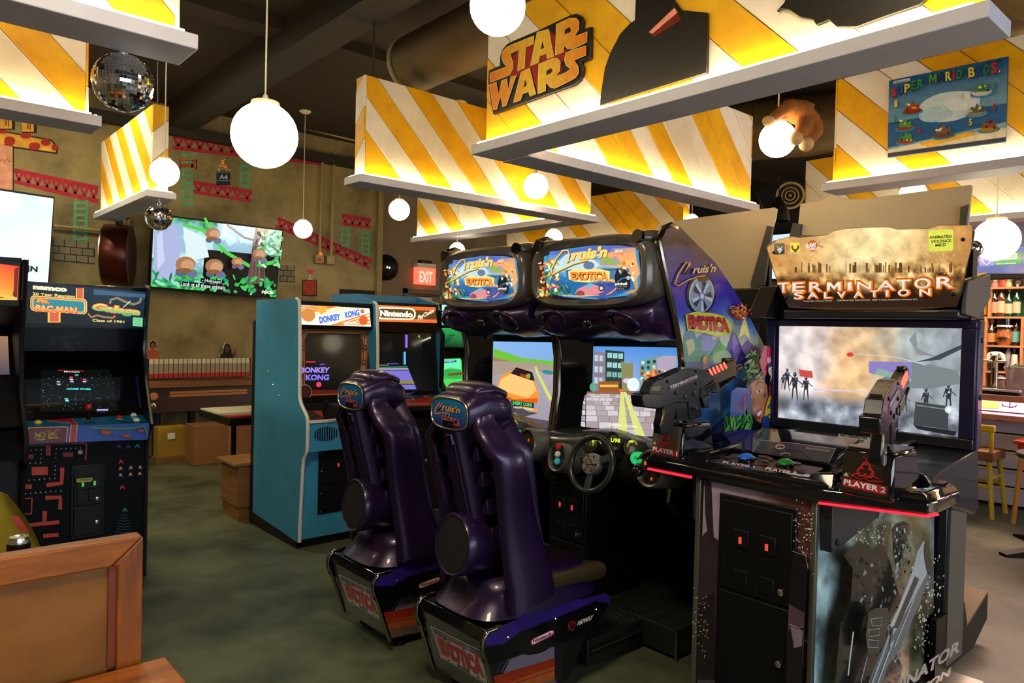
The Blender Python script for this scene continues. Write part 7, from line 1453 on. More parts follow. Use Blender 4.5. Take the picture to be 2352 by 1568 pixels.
a.poly([(1870,891),(2080,903),(2080,906),(1870,895)], 'd8c8d0')
a.build('screen', M_SCREEN, tm)
# title board
SX = 3.5
so = [(1760,566),(1776,553),(1818,542),(1834,545),(1900,539),(1914,530),(1943,524),(2000,521.5),(2041,521),(2064,526.5),(2136,524),(2155,516.6),(2209,516.6),(2238,530),(2236,545),(2222,600),(2208,670),(2197,703),(2100,712),(1900,712),(1812,706),(1790,660),(1776,621),(1766,590)]
P = [at('X', SX, *p) for p in so]; MB().prism([(p.y, p.z) for p in P], 'X', SX, SX+.012).build('title_board', mat('board_edge', (.03,.02,.01), .3), tm)
a = PA('X', SX-.001, .0002)
a.clip = None
a.poly(so, '3a2410')
def sg_c(x, y, u, v):
    n = fz(x, y, .014, 6, 6.6); m = fz(x, y, .035, 6, 1.8); g = math.exp(-((u-.5)/.33)**2)
    sky = tuple(a_+(b_-a_)*g for a_, b_ in zip((188, 128, 62), (250, 224, 164))); sm = ramp(m+.35*g, [(-.5, (58, 34, 14)), (0, (130, 88, 40)), (.35, (206, 156, 84)), (.7, (248, 220, 160))])
    k = max(0, min(1, (v-.42+n*.16)*6)); c = tuple(a_*(1-k)+b_*k for a_, b_ in zip(sky, sm)); d_ = max(0, min(1, (v-.70+n*.06)*7)); return tuple((a_*(1-d_)+b_*d_)*(1+m*.15) for a_, b_ in zip(c, (38, 20, 9)))
rows_ = [(524, 1786, 2222), (545, 1782, 2234), (570, 1762, 2230), (620, 1777, 2217), (660, 1791, 2209), (705, 1812, 2197)]
def ex(y):
    for (a0, b0, c0), (a1, b1, c1) in zip(rows_[:-1], rows_[1:]):
        if y <= a1: t = (y-a0)/(a1-a0); return b0+(b1-b0)*t, c0+(c1-c0)*t
    return rows_[-1][1:]
vs = []; cc = []; NC, NR = 120, 50
top_ = lambda x: ramp(x, [(p[0], (p[1], 0, 0)) for p in so[1:13]])[0]
for j in range(NR+1):
    for i in range(NC+1):
        y = 540+165*j/NR; e0, e1 = ex(y); x = e0+(e1-e0)*i/NC
        if j < 8: y = y+(top_(min(max(x, 1777), 2208))-540+1)*(1-j/8)
        vs.append((x, y)); cc.append(C8([min(255, max(0, q)) for q in sg_c(x, y, i/NC, (y-530)/175)]))
a.put(vs, [(j*(NC+1)+i, j*(NC+1)+i+1, (j+1)*(NC+1)+i+1, (j+1)*(NC+1)+i) for j in range(NR) for i in range(NC)], cc)
random.seed(51)
for k in range(46): x = random.uniform(1815, 2185); h = random.uniform(4, 20); a.rect(x, 622-h, x+random.uniform(1.5, 5), 626, random.choice(['6a4a24', '7a542c', '5a3c1c', '8a6438']))
for k in range(70): a.dots([(random.uniform(2110, 2200), random.uniform(570, 640))], random.uniform(.6, 1.4), 'f8d890')
V6 = lambda P: [N6(*p) for p in P]
rnds = lambda q, d: [(q[0][0]-d, q[0][1]-d), (q[1][0]+d, q[1][1]-d), (q[2][0]+d, q[2][1]+d), (q[3][0]-d, q[3][1]+d)]
TT = [('T',512,830,590,895),('E',622,828,706,893),('R',750,826,842,890),('M',885,826,985,885),('I',1040,826,1066,882),('N',1112,822,1215,880),('A',1262,815,1392,880),('T',1412,808,1510,878),('O',1545,796,1665,870),('R',1712,786,1838,866)]
SS = [('S',635,902,700,948),('A',738,900,810,942),('L',862,900,916,942),('V',962,898,1022,940),('A',1088,892,1152,936),('T',1212,890,1268,932),('I',1330,888,1345,928),('O',1422,880,1505,926),('N',1585,876,1665,924)]
for d, c, bo in ((5.0, '7a2c08', .06), (3.6, 'd85810', .05), (2.2, 'f89030', .04)):
    for ch, x0, y0, x1, y1 in TT+SS: k_ = d*(1 if y1 < 896 else .75); q = V6([(x0,y0),(x1,y0-4),(x1,y1-4),(x0,y1)]); a.text(ch, [(q[0][0]-k_, q[0][1]-k_), (q[1][0]+k_, q[1][1]-k_), (q[2][0]+k_, q[2][1]+k_), (q[3][0]-k_, q[3][1]+k_)], c, bo)
for ch, x0, y0, x1, y1 in TT+SS: a.text(ch, V6([(x0,y0),(x1,y0-4),(x1,y1-4),(x0,y1)]), '2c140a', .025); a.text(ch, V6([(x0,y0),(x1,y0-4),(x1,y1-4),(x0,y1)]), 'f4f0e4', .012, col2='d8d4c8')
a.text('Copyright Halcyon Gmbh      TERMINATOR SALVATION   2009 T Asset Acquisition Company LLC', V6([(710,960),(1570,946),(1570,958),(710,972)]), 'e8d8b8')
a.poly(V6([(488,530),(567,528),(569,612),(492,616)]), '0c0a0a'); a.poly(V6([(510,575),(530,560),(552,575),(530,610)]), 'c8c8d0'); a.text('V', V6([(510,550),(552,550),(552,605),(510,605)]), 'a8a8b0', .0)
a.poly(V6([(610,526),(682,524),(685,594),(612,597)]), 'e8d038'); a.ring(*N6(648, 558), 9, 9, 4, '14140c', a0=-30, a1=210); a.poly(V6([(640,575),(658,575),(656,596),(640,597)]), '14140c'); a.text('Play Mechanix', V6([(595,600),(705,598),(705,610),(595,612)]), 'f0e0b8')
a.ell(*N6(778, 550), 12, 13, 'c05818', 20); a.text('RAW', V6([(732,535),(808,522),(812,556),(738,568)]), 'f8f0e8', .05); a.text('THRILLS', V6([(744,570),(822,552),(825,572),(750,590)]), 'f8f0e8', .03); a.line(V6([(800,540),(860,560)]), 2, 'a85818')
a.poly(V6([(1655,440),(1665,432),(1832,426),(1840,434),(1842,576),(1834,584),(1668,594),(1658,588)]), 'dce050')
for w_, x0, x1, y0 in (('ANIMATED', 1662, 1832, 476), ('VIOLENCE', 1672, 1828, 508), ('MILD', 1708, 1788, 536)): a.text(w_, V6([(x0,y0),(x1,y0-8),(x1,y0+14),(x0,y0+22)]), '1c1c0c', .03)
a.build('title_print', printmat('lit_print_sign', emit=.72, rough=.12, coat=.5, mottle=.1, mscale=60), tm)
for x, y in ((1778,580),(2212,550),(1806,685),(2190,676)): MB().ball(at('X', SX-.002, x, y), .009, 10).build('board_screw', M_BLK, tm)
p0_ = at('X', SX+.03, 1813, 706); p1_ = at('X', SX+.03, 2197, 706)
MB().box(SX+.02, 3.62, p1_.y, p0_.y, 1.735, 2.06).build('light_box', M_BLK, tm, bev=.01); MB().box(3.50, 3.66, p1_.y-.02, p0_.y+.02, 1.69, 1.735).build('cap_rail', M_BACK, tm, bev=.01)
M_GSTR = mat('gold_stripe', (.55,.38,.15), .25, .9)
w_ = MB().prism([(3.515,1.71),(3.53,1.855),(3.84,1.905),(3.857,1.80),(3.70,1.70)], 'Y', 1.045, 1.065).build('side_wing', mat('wing_grey', (.035,.035,.03), .4, bump=.2, bscale=400), tm, bev=.004)
for k in range(2): MB().tube([(3.54, 1.068+k*.025, 1.86), (3.84, 1.068+k*.025, 1.91)], .007, 8).build('gold_line', M_GSTR, w_)
MB().prism([(3.63,1.70),(3.64,1.86),(3.83,1.89),(3.84,1.70)], 'Y', 1.065, 1.13).build('wing_core', M_BACK, w_)
w_ = MB().prism([(3.42,1.69),(3.55,1.86),(3.72,1.87),(3.72,1.69)], 'Y', 1.93, 2.03).build('side_wing', M_BACK, tm, bev=.004)
for k in range(4): MB().tube([(3.50+.0, 2.036-k*.030, 1.70), (3.62, 2.036-k*.030, 1.855), (3.66, 2.036-k*.03, 1.862)], .0075, 8).build('gold_line', M_GSTR, w_)
MB().box(3.66, 3.72, 1.07, 2.03, 1.69, 1.75).build('rear_rail', M_BACK, tm)
B('lintel', M_BACK, tm, 3.64, 3.70, 1.06, 1.95, 1.69, 2.0)
# ---------------- toy rifles on the deck
M_GUN = mat('gun_plastic', (.011,.012,.017), .28, .3, coat=.3); M_GUNB = mat('gun_black', (.006,.006,.008), .25, coat=.4)
g1 = thing('toy_rifle', 'black light-gun rifle over player 1 label, title on its side', 'toy gun', at('Y', 1.93, 1545, 1000), 'mounted light-gun rifles')
K6 = lambda x, y: (1440+x/4.9, 780+y/4.9)
YG = 1.885
def gp(P): return [(lambda p: (p.x, p.z))(at('Y', YG-.025, *K6(*q))) for q in P]
def gslab(name, P, hw, m=M_GUN, parent=g1, bev=.004, dy=0): return MB().prism(gp(P), 'Y', YG+dy-hw, YG+dy+hw).build(name, m, parent, bev=bev)
body = [(245,600),(300,470),(430,415),(640,325),(720,313),(820,330),(930,370),(960,400),(985,440),(870,520),(830,560),(830,640),(720,700),(640,710),(560,700),(410,760),(330,780),(300,700)]
gslab('receiver', body, .028); gslab('butt', [(155,620),(240,595),(360,610),(400,650),(395,755),(335,780),(190,762),(170,740)], .032, M_GUNB, bev=.006)
gslab('butt_screen', [(285,520),(385,515),(360,585),(262,580)], .0295, mat('gun_screen', (.12,.13,.05), .3))
gslab('rear_top', [(300,470),(345,430),(460,410),(440,450),(400,480)], .022, M_GUNB); gslab('top_rail', [(640,325),(820,318),(845,345),(600,400),(520,430),(560,380)], .018, M_GUNB)
gslab('barrel_shroud', [(960,400),(940,350),(1215,225),(1240,260),(1245,370),(1225,440),(1040,600),(980,600),(960,560),(940,480)], .022, M_GUNB)
for k in range(4): P0 = (830+0*k, 555+k*28); MB().tube([at('Y', YG-.03, *K6(830, 560+k*26)), at('Y', YG-.03, *K6(1010, 470+k*26))], .004, 8).build('gas_tube', mat('tube_steel', (.2,.22,.25), .2, .9), g1)
for k in range(9): MB().tube([at('Y', YG-.024, *K6(1050+k*20, 480-k*9)), at('Y', YG-.024, *K6(1060+k*20, 540-k*14))], .003, 6).build('grip_rib', M_GUN, g1)
for k in range(5):
    c = at('Y', YG-.027, *K6(945+k*40, 367-k*19)); MB().tube([c+Vector((-.012, 0, .014)), c, c+Vector((.012, 0, -.012))], .0045, 8).build('red_light', mat('gun_red_light', (1,.05,.03), .3, emit=3, ecol=(1,.06,.04)), g1)
MB().box(*[v for v in (at('Y', YG, *K6(1090, 250)).x, at('Y', YG, *K6(1210, 250)).x)], YG-.014, YG+.014, at('Y', YG, *K6(1150, 250)).z, at('Y', YG, *K6(1150, 205)).z).build('front_sight', M_GUNB, g1, bev=.004)
mz = at('Y', YG, *K6(1215, 330)); MB().tube([mz, mz+Vector((.05, 0, .012))], .014, 14).build('muzzle', M_GUNB, g1)
gslab('pistol_grip', [(415,755),(560,705),(565,800),(545,960),(545,1040),(520,1062),(430,1078),(392,1060),(385,960),(410,850)], .020, M_GUNB, bev=.006)
gslab('grip_panel', [(420,790),(450,800),(420,970),(395,965)], .0212, mat('grip_gold', (.35,.2,.05), .2, .9))
gslab('trigger_housing', [(565,700),(690,640),(740,900),(720,950),(690,920),(590,900),(580,840)], .013, M_GUNB); gslab('magazine', [(700,640),(830,640),(865,850),(860,870),(755,910),(720,900)], .018)
gslab('fore_grip', [(860,650),(955,610),(950,770),(890,770)], .016, M_GUNB)
gslab('trigger', [(565,720),(690,730),(640,770),(570,775)], .006, mat('brass', (.45,.36,.18), .3, .9))
gslab('mount_post', [(690,900),(830,900),(820,1010),(720,1010)], .014, M_GUNB)
for x, y, r in ((765,600,.014), (660,640,.010), (780,490,.007), (545,600,.007), (455,470,.007), (775,350,.006), (780,780,.008)): MB().lathe(at('Y', YG-.028, *K6(x, y)), [(r, 0), (r, .004), (r*.5, .005), (0, .003)], (0,-1,0), 14).build('rivet', M_GUNB, g1)
a = Art(lambda x, y: at('Y', YG-.0295, *K6(x, y)), (0, -1, 0), .0002)
a.poly([(470,515),(800,378),(806,445),(480,575)], '0c0d14'); a.text('TERMINATOR', [(480,522),(795,392),(795,425),(492,556)], 'c8c8d0', .04); a.text('SALVATION', [(520,545),(740,455),(742,470),(524,560)], 'b03040', .03); a.build('gun_lettering', M_PRINT, g1)
g2 = copy_tree(g1, None, label='black light-gun rifle over player 2 label, seen from behind')
src = g1.location.copy(); g2.location = Vector((2.66, 1.075, src.z+.005)); g2.rotation_euler = (0, 0, radians(13))
# ================================================ cabinets seen from behind, with cream header boards
M_CREAM = mat('cream_board', 'cdbb98', .6, noise=.06, scale=2)
def rear_cab(lab, pts, X_, y0, y1, zt, br):
    t = thing('arcade_cabinet', lab, 'arcade cabinet', (X_+.3, (y0+y1)/2, 0), 'cabinets seen from behind')
    P = [at('X', X_, *p) for p in pts]; MB().prism([(p.y, p.z) for p in P], 'X', X_, X_+.02).build('header_board', M_CREAM, t, bev=.004)
    B('cabinet_body', M_BLK, t, X_-.0, X_+.3, y0, y1, 0, zt, bev=.01)
    for b in br: Q_ = [at('X', X_-.012, *p) for p in b]; MB().prism([(p.y, p.z) for p in Q_], 'X', X_-.03, X_-.004).build('header_bracket', mat('bracket_dark', (.04,.04,.035), .4), t, bev=.003)
    for y in (y0+.1, y1-.1): B('back_stay', M_BLK, t, X_+.022, X_+.06, y-.03, y+.03, zt, P[0].z*.5+zt*.5)
    B('rear_door', M_BACK, t, X_-.008, X_, y0+.12, y1-.12, .2, zt-.25, bev=.004); MB().lathe((X_-.008, y1-.2, 1.1), [(.014, 0), (.014, .006), (0, .008)], (-1,0,0), 14).build('lock', M_CHROME, t)
    return t
rear_cab('cabinet seen from behind, cream header board just right of racing cabinets', [(1506,520),(1512,514),(1560,505),(1778,476),(1784,480),(1781,500),(1770,540),(1734,662),(1560,664),(1500,600)], 4.8, 2.62, 3.70, 1.93, [[(1764,519),(1777,521),(1757,655),(1728,662),(1726,652)]])
rear_cab('cabinet seen from behind, taller cream header board above sepia title board', [(1830,540),(1838,468),(1884,460),(1900,450),(1925,449),(1942,457),(1980,457),(2230,424),(2233,428),(2224,520),(2205,560)], 4.8, 1.62, 2.44, 1.93, [[(1824,512),(1843,515),(1838,548),(1815,546)], [(2208,476),(2228,470),(2220,525),(2205,520)]])
# bright window beyond the header boards
a0 = at('X', 11.15, 1770, 536); a1 = at('X', 11.15, 1812, 645)
tv_ = thing('screen_panel', 'narrow bright pale blue screen glimpsed behind title board', 'television', (11.1, (a0.y+a1.y)/2, a1.z)); MB().box(11.1, 11.2, a1.y-.5, a0.y, a1.z, a0.z).build('case', M_BLK, tv_)
a = Art(px_plane('X', 11.098), (-1, 0, 0)); a.poly([(1773,540),(1830,535),(1830,640),(1773,640)], ['d8ecf8', 'c8e4f8', 'e8f4fc', 'd8ecf8']); a.build('picture', M_SCREEN, tv_)
# ================================================ the bar at right
M_LWOOD = mat('light_shelf_wood', 'c08a58', .5, noise=1, col2='a8744a', scale=4, stretch=(4, 1, 4))
t = thing('television', 'bar television with menu tiles behind cream globe at right edge', 'television', (9.5, 2.1, 2.34)); XT = 9.5
q0 = at('X', XT, 2216, 530); q1 = at('X', XT, 2420, 632); q2 = at('X', XT, 2216, 640)
B('case', M_BLK, t, XT, XT+.07, q1.y, q0.y, q2.z-.02, 2.93, bev=.008); MB().tube([(XT+.04, (q1.y+q0.y)/2, 2.93), (XT+.04, (q1.y+q0.y)/2, ZC)], .025, 10).build('ceiling_mount', M_BLK, t)
a = Art(px_plane('X', XT-.001), (-1, 0, 0))
a.poly([(2218,520),(2400,505),(2400,628),(2216,628)], ['38303c', '302a34', '5a6488', '6470a0']); a.poly([(2216,577),(2400,563),(2400,624),(2214,628)], '5a68a0')
X4 = lambda x, y: (2200+x/5.22, 520+y/5.22)
a.poly([X4(100,338),X4(250,330),X4(245,470),X4(95,478)], '140c20'); a.line([X4(120,380),X4(200,375)], 2, '9a70e0'); a.line([X4(125,405),X4(210,402)], 3, 'f0a080'); a.line([X4(120,435),X4(190,432)], 2, '9a70e0'); a.dots([X4(105+22*i, 470-i) for i in range(6)]+[X4(215, 345), X4(217, 375)], 1.2, 'f0e8e0'); a.ell(*X4(215, 448), 4, 4, 'e87038')
a.poly([X4(262,330),X4(440,320),X4(438,468),X4(262,476)], '8a8ad0'); a.text('ROCKET', [X4(285,342),X4(405,335),X4(405,365),X4(285,372)], 'f0f0ff', .04); a.poly([X4(290,385),X4(345,372),X4(400,385),X4(390,430),X4(345,466),X4(300,430)], 'd8d8f4'); a.poly([X4(302,392),X4(345,382),X4(390,392),X4(380,425),X4(345,455),X4(310,425)], '7a78c0')
a.poly([X4(448,338),X4(765,300),X4(765,450),X4(445,465)], '2c9a50'); a.poly([X4(490,335),X4(715,320),X4(713,388),X4(490,402)], 'c8ecd8'); a.text('GOLD', [X4(512,345),X4(694,335),X4(693,378),X4(512,388)], '2c8a5a', .02); a.text('Check out Gold benefits', [X4(460,438),X4(700,428),X4(700,445),X4(460,456)], 'f0fff0', .02)
a.text('new game', [X4(650,205),X4(765,198),X4(765,215),X4(650,222)], 'e8e8f0', .02); a.text('support', [X4(655,235),X4(745,228),X4(745,242),X4(655,250)], 'e8e8f0', .02); a.build('picture', printmat('screen_dimmer', emit=.85, rough=.12), t)
# shelf unit with bottles
SXF, SXB = 10.9, 11.2
P_ = lambda x, y, X_=SXF: at('X', X_, x, y)
sh = thing('wall_shelf', 'light wood box shelving behind bar holding bottles', 'shelf', (11.05, 2.5, .9))
YL = P_(2270, 700).y; YR = P_(2500, 700).y
def zpx(y): return P_(2300, y).z
M_BK = [mat('shelf_green', (.01,.10,.05), .6), mat('shelf_taupe', (.12,.085,.10), .6), mat('shelf_blue', (.02,.03,.10), .6)]
rowsz = [zpx(727), zpx(793), zpx(853), zpx(905)]
ztop = zpx(659)
for z in [ztop]+rowsz: B('shelf_board', M_LWOOD, sh, SXF, SXB, YR, YL+.25, z-.025, z, bev=.003)
zr = [ztop]+rowsz
for i, (a_, b_) in enumerate(zip(zr[:-1], zr[1:])):
    B('back_board', M_BK[min(i, 2)], sh, SXB-.02, SXB, YR, YL+.25, b_, a_-.025)
    for x in ((2269, 2420) if i == 0 else (2262, 2346)): y_ = P_(x, 700).y; B('upright', M_LWOOD, sh, SXF, SXB, y_-.03, y_, b_, a_-.025, bev=.003)
def bottle(lab, x, zb_, h, r, glass, label, cap, X_=None, sq=0):
    r *= .82
    X_ = X_ or SXF+.1; y = at('X', X_, x, 760).y; c = Vector((X_, y, zb_)); t = thing('bottle', lab, 'bottle', c, 'bottles on the bar shelves')
    k = MB(); k.lathe(c, [(0, 0), (r*.95, 0), (r, .01), (r, h*.52), (r*.85, h*.62), (r*.35, h*.74), (r*.30, h*.90), (0, h*.90)], seg=20); k.build('glass_body', glass, t, smooth=60)
    MB().lathe(c, [(r*1.015, h*.12), (r*1.015, h*.46), (r*1.0, h*.46), (r*1.0, h*.12)], seg=20).build('paper_label', label, t)
    MB().lathe(c, [(r*.36, h*.86), (r*.36, h*1.0), (0, h*1.0)], seg=14).build('stopper', cap, t); return t
GB = mat('amber_glass', (.10,.035,.01), .08, coat=1); GG = mat('green_glass', (.005,.05,.02), .08, coat=1); GC = mat('clear_glass', (.30,.32,.34), .06, coat=1); GD = mat('dark_bottle', (.015,.01,.008), .08, coat=1)
LW = mat('cream_label', 'c8b890', .6); LP = mat('pink_label', 'c8907a', .6); LY = mat('yellow_label', 'c89838', .6); LO = mat('tan_label', 'b8844a', .6); CW = mat('cork', 'a87848', .7); CB = M_BLK; CL = mat('silver_cap', (.6,.6,.65), .3, .8)
for args in (('dark bottle with pink and black label on top shelf', 2282, rowsz[0], .42, .055, GD, LP, CB), ('tall amber bottle with cream label on top shelf', 2298, rowsz[0], .44, .058, GB, LW, CW), ('bottle with rounded cork on top shelf, third from left', 2315, rowsz[0], .37, .055, GG, LW, CW), ('green bottle with white cap on top shelf', 2333, rowsz[0], .42, .052, GG, LW, CL),
    ('amber bottle with yellow label left of the box shelves', 2258, rowsz[0]-.02, .40, .05, GB, LY, CW), ('squat dark bottle with tan label band on second shelf', 2278, rowsz[1], .34, .075, GD, LO, CW), ('clear bottle with teal label on second shelf', 2334, rowsz[1], .40, .055, GD, mat('teal_label', (.15,.45,.4), .5), CB),
    ('dark tall bottle at back of third shelf', 2279, rowsz[2], .38, .045, GD, GD, CB), ('clear blue-tinted bottle on third shelf', 2318, rowsz[2], .40, .045, GC, GC, CL), ('bottle hidden behind stacked white cups', 2332, rowsz[2], .30, .045, GD, GD, mat('blue_cap', (.1,.1,.4), .4)), ('amber jar at left of lowest shelf', 2264, rowsz[3], .26, .07, GB, GB, CB)): bottle(*args)
# mug shaped like a face with top hat, figures, controller
c = at('X', SXF+.1, 2307, 780); c.z = rowsz[1]; t = thing('ceramic_mug', 'orange moustached ceramic mug with black top hat on second shelf', 'mug', c); MO = mat('orange_ceramic', (.45,.14,.03), .25, coat=.5, noise=.5, scale=30)
MB().lathe(c, [(0, 0), (.07, 0), (.095, .06), (.10, .13), (.08, .22), (0, .24)], seg=24).build('head', MO, t, smooth=60); MB().lathe(c+Vector((0,0,.225)), [(.115, 0), (.115, .015), (.085, .02), (.09, .12), (0, .12)], seg=24).build('hat', M_GLOSS, t); MB().lathe(c+Vector((0,0,.235)), [(.091, .0), (.091, .03), (.088, .03)], seg=24).build('hat_band', M_WHITE, t)
MB().tube([c+Vector((-.115, dy, .10-.9*dy*dy*4)) for dy in (-.06, -.03, 0, .03, .06)], [.006, .015, .01, .015, .006], 8).build('moustache', M_BLK, t)
for x, m, h, lab in ((2284, mat('pinkbox', (.5,.2,.15), .5), .12, 'small pink boxy figurine on top of shelf'), (2303, mat('red_fig', (.7,.06,.03), .4), .19, 'red upright figurine on top of shelf'), (2315, mat('green_fig', (.3,.4,.15), .4), .13, 'white and green figurine on top of shelf'), (2337, M_BLK, .12, 'black ring-shaped ornament on top of shelf'), (2266, mat('peach_fig', (.7,.35,.2), .4), .24, 'blond pink-dressed figurine on third shelf')):
    c = at('X', SXF+.12, x, 700); c.z = ztop if x != 2266 else rowsz[2]; t = thing('figurine', lab, 'figurine', c, 'little figures on the shelves')
    if 'ring' in lab: MB().tube([c+Vector((0, .05*cos(a_), .06+.05*sin(a_))) for a_ in [2*pi*i/16 for i in range(16)]], .016, 8, closed=True).build('ring', m, t)
    else: MB().lathe(c, [(0, 0), (.04, 0), (.045, h*.3), (.025, h*.62), (0, h*.65)], seg=14).build('body', m, t, smooth=60); MB().ball(c+Vector((0, 0, h*.8)), h*.2, 14).build('head', mat('fig_head', (.65,.45,.2), .5) if x != 2303 else m, t)
c = at('X', SXF+.05, 2287, 815); t = thing('game_controller', 'white game controller propped on third shelf', 'controller', (c.x, c.y, rowsz[2])); MB().ball(c, .08, 20, .3, 1.25, .6).build('shell', M_WHITE, t, smooth=180)
for s in (-1, 1): MB().tube([c+Vector((0, s*.07, 0)), c+Vector((0, s*.10, -.08))], [.035, .018], 12).build('grip', M_WHITE, t); MB().ball(c+Vector((-.026, s*.045, .012)), .014, 10).build('stick', M_STEEL, t)
MB().tube([c+Vector((.01, 0, -.03)), (c.x+.01, c.y, rowsz[2])], .008, 8).build('stand', M_WHITE, t)
c = at('X', SXF+.05, 2331, 815); c.z = rowsz[2]
t = thing('cup_stack', 'stack of white paper cups on third shelf', 'cup', c)
for k in range(4): MB().lathe(c+Vector((0, 0, k*.02)), [(0, .16), (.03, .16), (.045, 0), (.047, .004), (.032, .165), (0, .166)], seg=18).build('paper_cup', M_WHITE, t)
c = at('X', SXF+.08, 2299, 870); c.z = rowsz[3]; t = thing('tiki_mug', 'dark carved mug on lowest shelf', 'mug', c); MB().lathe(c, [(0, 0), (.07, 0), (.075, .22), (.06, .24), (0, .23)], seg=16).build('body', mat('brown_ceramic', (.12,.05,.03), .3, noise=.6, scale=40), t); MB().lathe(c+Vector((0,0,.20)), [(.09, 0), (.05, .04), (0, .05)], seg=12).build('crest', M_WHITE, t)
# bar counter
XB = 8.2; M_BARW = mat('bar_white', 'c8b8c8', .5); M_PINKW = mat('bar_top_wood', 'b07860', .35, noise=.25, scale=4, stretch=(1, 5, 1), coat=.3); M_YM = mat('yellow_metal', 'c8a41c', .4)
bar = thing('bar_counter', 'long bar with pinkish wood top and white slatted front', 'bar', (8.5, 1.6, 0))
zt1 = 1.09; B('bar_top', M_PINKW, bar, 7.98, 8.75, -1.5, 3.9, zt1-.06, zt1, bev=.006); B('bar_body', M_BLK, bar, XB+.03, 8.7, -1.5, 3.9, 0, zt1-.06)
B('yellow_fascia', M_YM, bar, XB-.02, XB, 2.12, 3.9, .945, 1.03); B('foot_ledge', M_PINKW, bar, 7.90, XB, -1.5, 3.9, .86, .91, bev=.004)
zs2 = [.02, .20, .37, .545, .71, .86]
for z0, z1 in zip(zs2[:-1], zs2[1:]): B('front_plank', M_BARW, bar, XB-.0, XB+.03, -1.5, 3.9, z0+.008, z1-.012, bev=.003); B('plank_bead', M_YM if 0 else mat('bead_cream', 'd8d0a0', .4), bar, XB-.012, XB, -1.5, 3.9, z1-.022, z1-.006)
B('front_plank', M_BARW, bar, XB, XB+.03, -1.5, 3.9, .92, 1.02)
for x, y, zz1 in ((2320, 930, .98), (2295, 960, .83)): p = at('X', XB-.02, x, y); MB().tube([p+Vector((0, 0, .03)), p+Vector((-.02, 0, -.02)), p+Vector((-.03, .05, -.01)), p+Vector((-.03, .06, .01))], .006, 8).tube([p+Vector((-.02, 0, -.02)), p+Vector((-.03, -.05, -.01)), p+Vector((-.03, -.06, .01))], .006, 8).build('bag_hook', M_BLK, bar)
c = at('X', 8.35, 2283, 880); c.z = zt1; t = thing('beer_tap', 'chrome beer tap column standing on bar', 'tap', c); MB().lathe(c, [(.045, 0), (.045, .02), (.03, .025), (.03, .34), (.034, .36), (0, .37)], seg=20).build('column', M_CHROME, t); MB().tube([c+Vector((-.02, .10, .31)), c+Vector((-.02, -.10, .31))], .012, 10).build('cross_arm', M_CHROME, t)
for s in (-.1, 0, .1): MB().tube([c+Vector((-.03, s, .31)), c+Vector((-.06, s, .25))], .009, 8).build('spout', M_CHROME, t)
c = at('X', 8.2, 2280, 898); t = thing('drip_tray', 'steel drip tray with fine slots on bar', 'tray', (8.25, c.y, zt1)); B('pan', M_STEEL, t, 8.12, 8.40, c.y-.18, c.y+.30, zt1, zt1+.05, bev=.004)
for k in range(16): B('slot', M_BLK, t, 8.125, 8.39, c.y-.16+k*.028, c.y-.15+k*.028, zt1+.05, zt1+.053)
c = at('X', 8.15, 2290, 905); t = thing('garnish_tray', 'clear covered garnish tray on front of bar', 'tray', (8.08, c.y, zt1)); B('lid', mat('clear_plastic', (.5,.45,.45), .1, coat=1, alpha=1), t, 8.02, 8.13, c.y-.22, c.y+.15, zt1+.03, zt1+.055, bev=.008); B('pan', M_BLK, t, 8.03, 8.12, c.y-.2, c.y+.13, zt1, zt1+.03)
c = at('X', 8.2, 2349, 880); c.z = zt1; t = thing('plastic_tub', 'translucent plastic tub with greens at right edge of bar', 'tub', c); MB().lathe(c, [(0, 0), (.12, 0), (.145, .26), (.155, .265), (.15, .27), (.138, .26), (.115, .008), (0, .008)], seg=24).build('tub', mat('frosted_plastic', (.5,.42,.45), .25, trans=.5), t, smooth=60)
random.seed(61); mb = MB()
for k in range(60): p = c+Vector((random.gauss(0, .06), random.gauss(0, .06), .25+random.uniform(0, .04))); d_ = Vector((random.gauss(0, 1), random.gauss(0, 1), random.random())).normalized()*.05; e_ = d_.orthogonal().normalized()*.014; mb.add([p-d_*.5, p+e_, p+d_*.5, p-e_], [(0,1,2,3)])
tag(mb.build('greens', mat('herb_green', (.08,.2,.03), .5), t), kind='stuff')
MB().ball(c+Vector((-.03, .05, .06)), .055, 14).build('orange', mat('orange_fruit', (.7,.25,.08), .5), t)
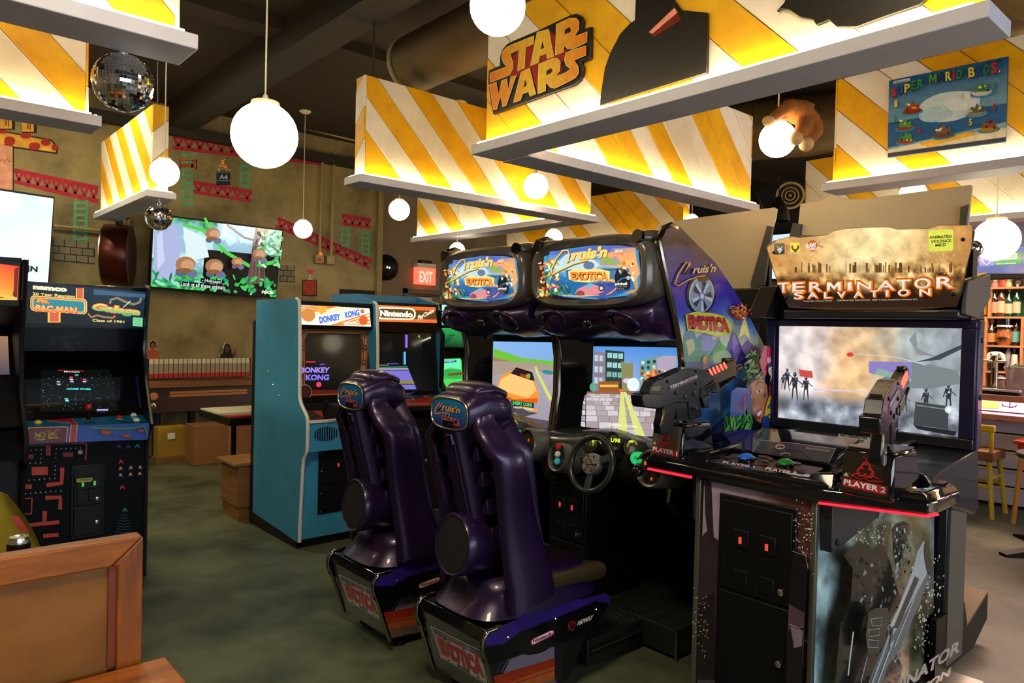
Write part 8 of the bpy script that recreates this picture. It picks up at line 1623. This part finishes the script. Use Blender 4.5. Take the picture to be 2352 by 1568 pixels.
# yellow stools and red chair
def stool(lab, x, y, h=.78):
    t = thing('bar_stool', lab, 'stool', (x, y, 0), 'yellow bar stools'); M_SEATW = mat('stool_wood', '8a5a34', .5, noise=.3, scale=6)
    B('seat', M_SEATW, t, x-.19, x+.19, y-.19, y+.19, h-.09, h, bev=.01)
    for sx in (-1, 1):
        for sy in (-1, 1): MB().tube([(x+sx*.15, y+sy*.15, h-.09), (x+sx*.2, y+sy*.2, 0)], .022, 8).build('leg', M_YM, t)
    for sx in (-1, 1): MB().tube([(x+sx*.18, y-.18, .28), (x+sx*.18, y+.18, .28)], .015, 8).build('footrest', M_YM, t)
    for sy in (-1, 1): MB().tube([(x-.17, y+sy*.17, .36), (x+.17, y+sy*.17, .36)], .015, 8).build('footrest', M_YM, t)
    for sy in (-1, 1): MB().tube([(x-.17, y+sy*.17, h-.05), (x-.19, y+sy*.17, h+.22)], .018, 8).build('back_post', M_YM, t)
    MB().box(x-.21, x-.17, y-.2, y+.2, h+.18, h+.24).build('back_bar', M_YM, t, bev=.01); return t
p = at('Z', 0, 2272, 1155); stool('yellow metal bar stool with wood seat left of red chair', 7.72, 2.17, .60)
t = thing('red_chair', 'glossy red chair seat on yellow legs at right edge', 'chair', (7.75, 1.62, 0)); M_REDP = mat('red_lacquer', (.6,.035,.015), .2, coat=.5)
q = at('X', 7.55, 2330, 1012); B('seat', M_REDP, t, 7.50, 7.95, q.y-.42, q.y, q.z-.02, q.z+.01, bev=.008); B('seat_rim', M_REDP, t, 7.52, 7.93, q.y-.40, q.y-.03, q.z-.07, q.z-.02, bev=.008)
for x, y in ((7.56, q.y-.06), (7.9, q.y-.06), (7.56, q.y-.38), (7.9, q.y-.38)): MB().tube([(x, y, q.z-.05), (x+(x-7.73)*.25, y+.04, 0)], .02, 8).build('leg', mat('orange_yellow_wood', 'c8842c', .4), t)
# black pedestal table foot at right
p = at('Z', .02, 2296, 1272); t = thing('pedestal_table', 'black cross-foot of table on floor at right edge', 'table', (6.75, 1.25, 0)); c = Vector((6.75, 1.25, 0))
for d_ in (Vector((-.42, .33, 0)), Vector((.42, -.33, 0)), Vector((-.33, -.42, 0)), Vector((.33, .42, 0))):
    n_ = Vector((-d_.y, d_.x, 0)).normalized()*.05; MB().loft([[c+n_+Vector((0,0,.005)), c-n_+Vector((0,0,.005)), c-n_+Vector((0,0,.11)), c+n_+Vector((0,0,.11))], [c+d_+n_*.8+Vector((0,0,.0)), c+d_-n_*.8, c+d_-n_*.8+Vector((0,0,.018)), c+d_+n_*.8+Vector((0,0,.018))]]).build('foot', M_BLK, t)
MB().tube([c+Vector((0,0,.05)), c+Vector((0,0,.72))], .04, 14).build('column', M_BLK, t); MB().lathe(c+Vector((0,0,.72)), [(0, 0), (.36, 0), (.37, .015), (.36, .03), (0, .03)], seg=36).build('table_top', M_BLK, t)
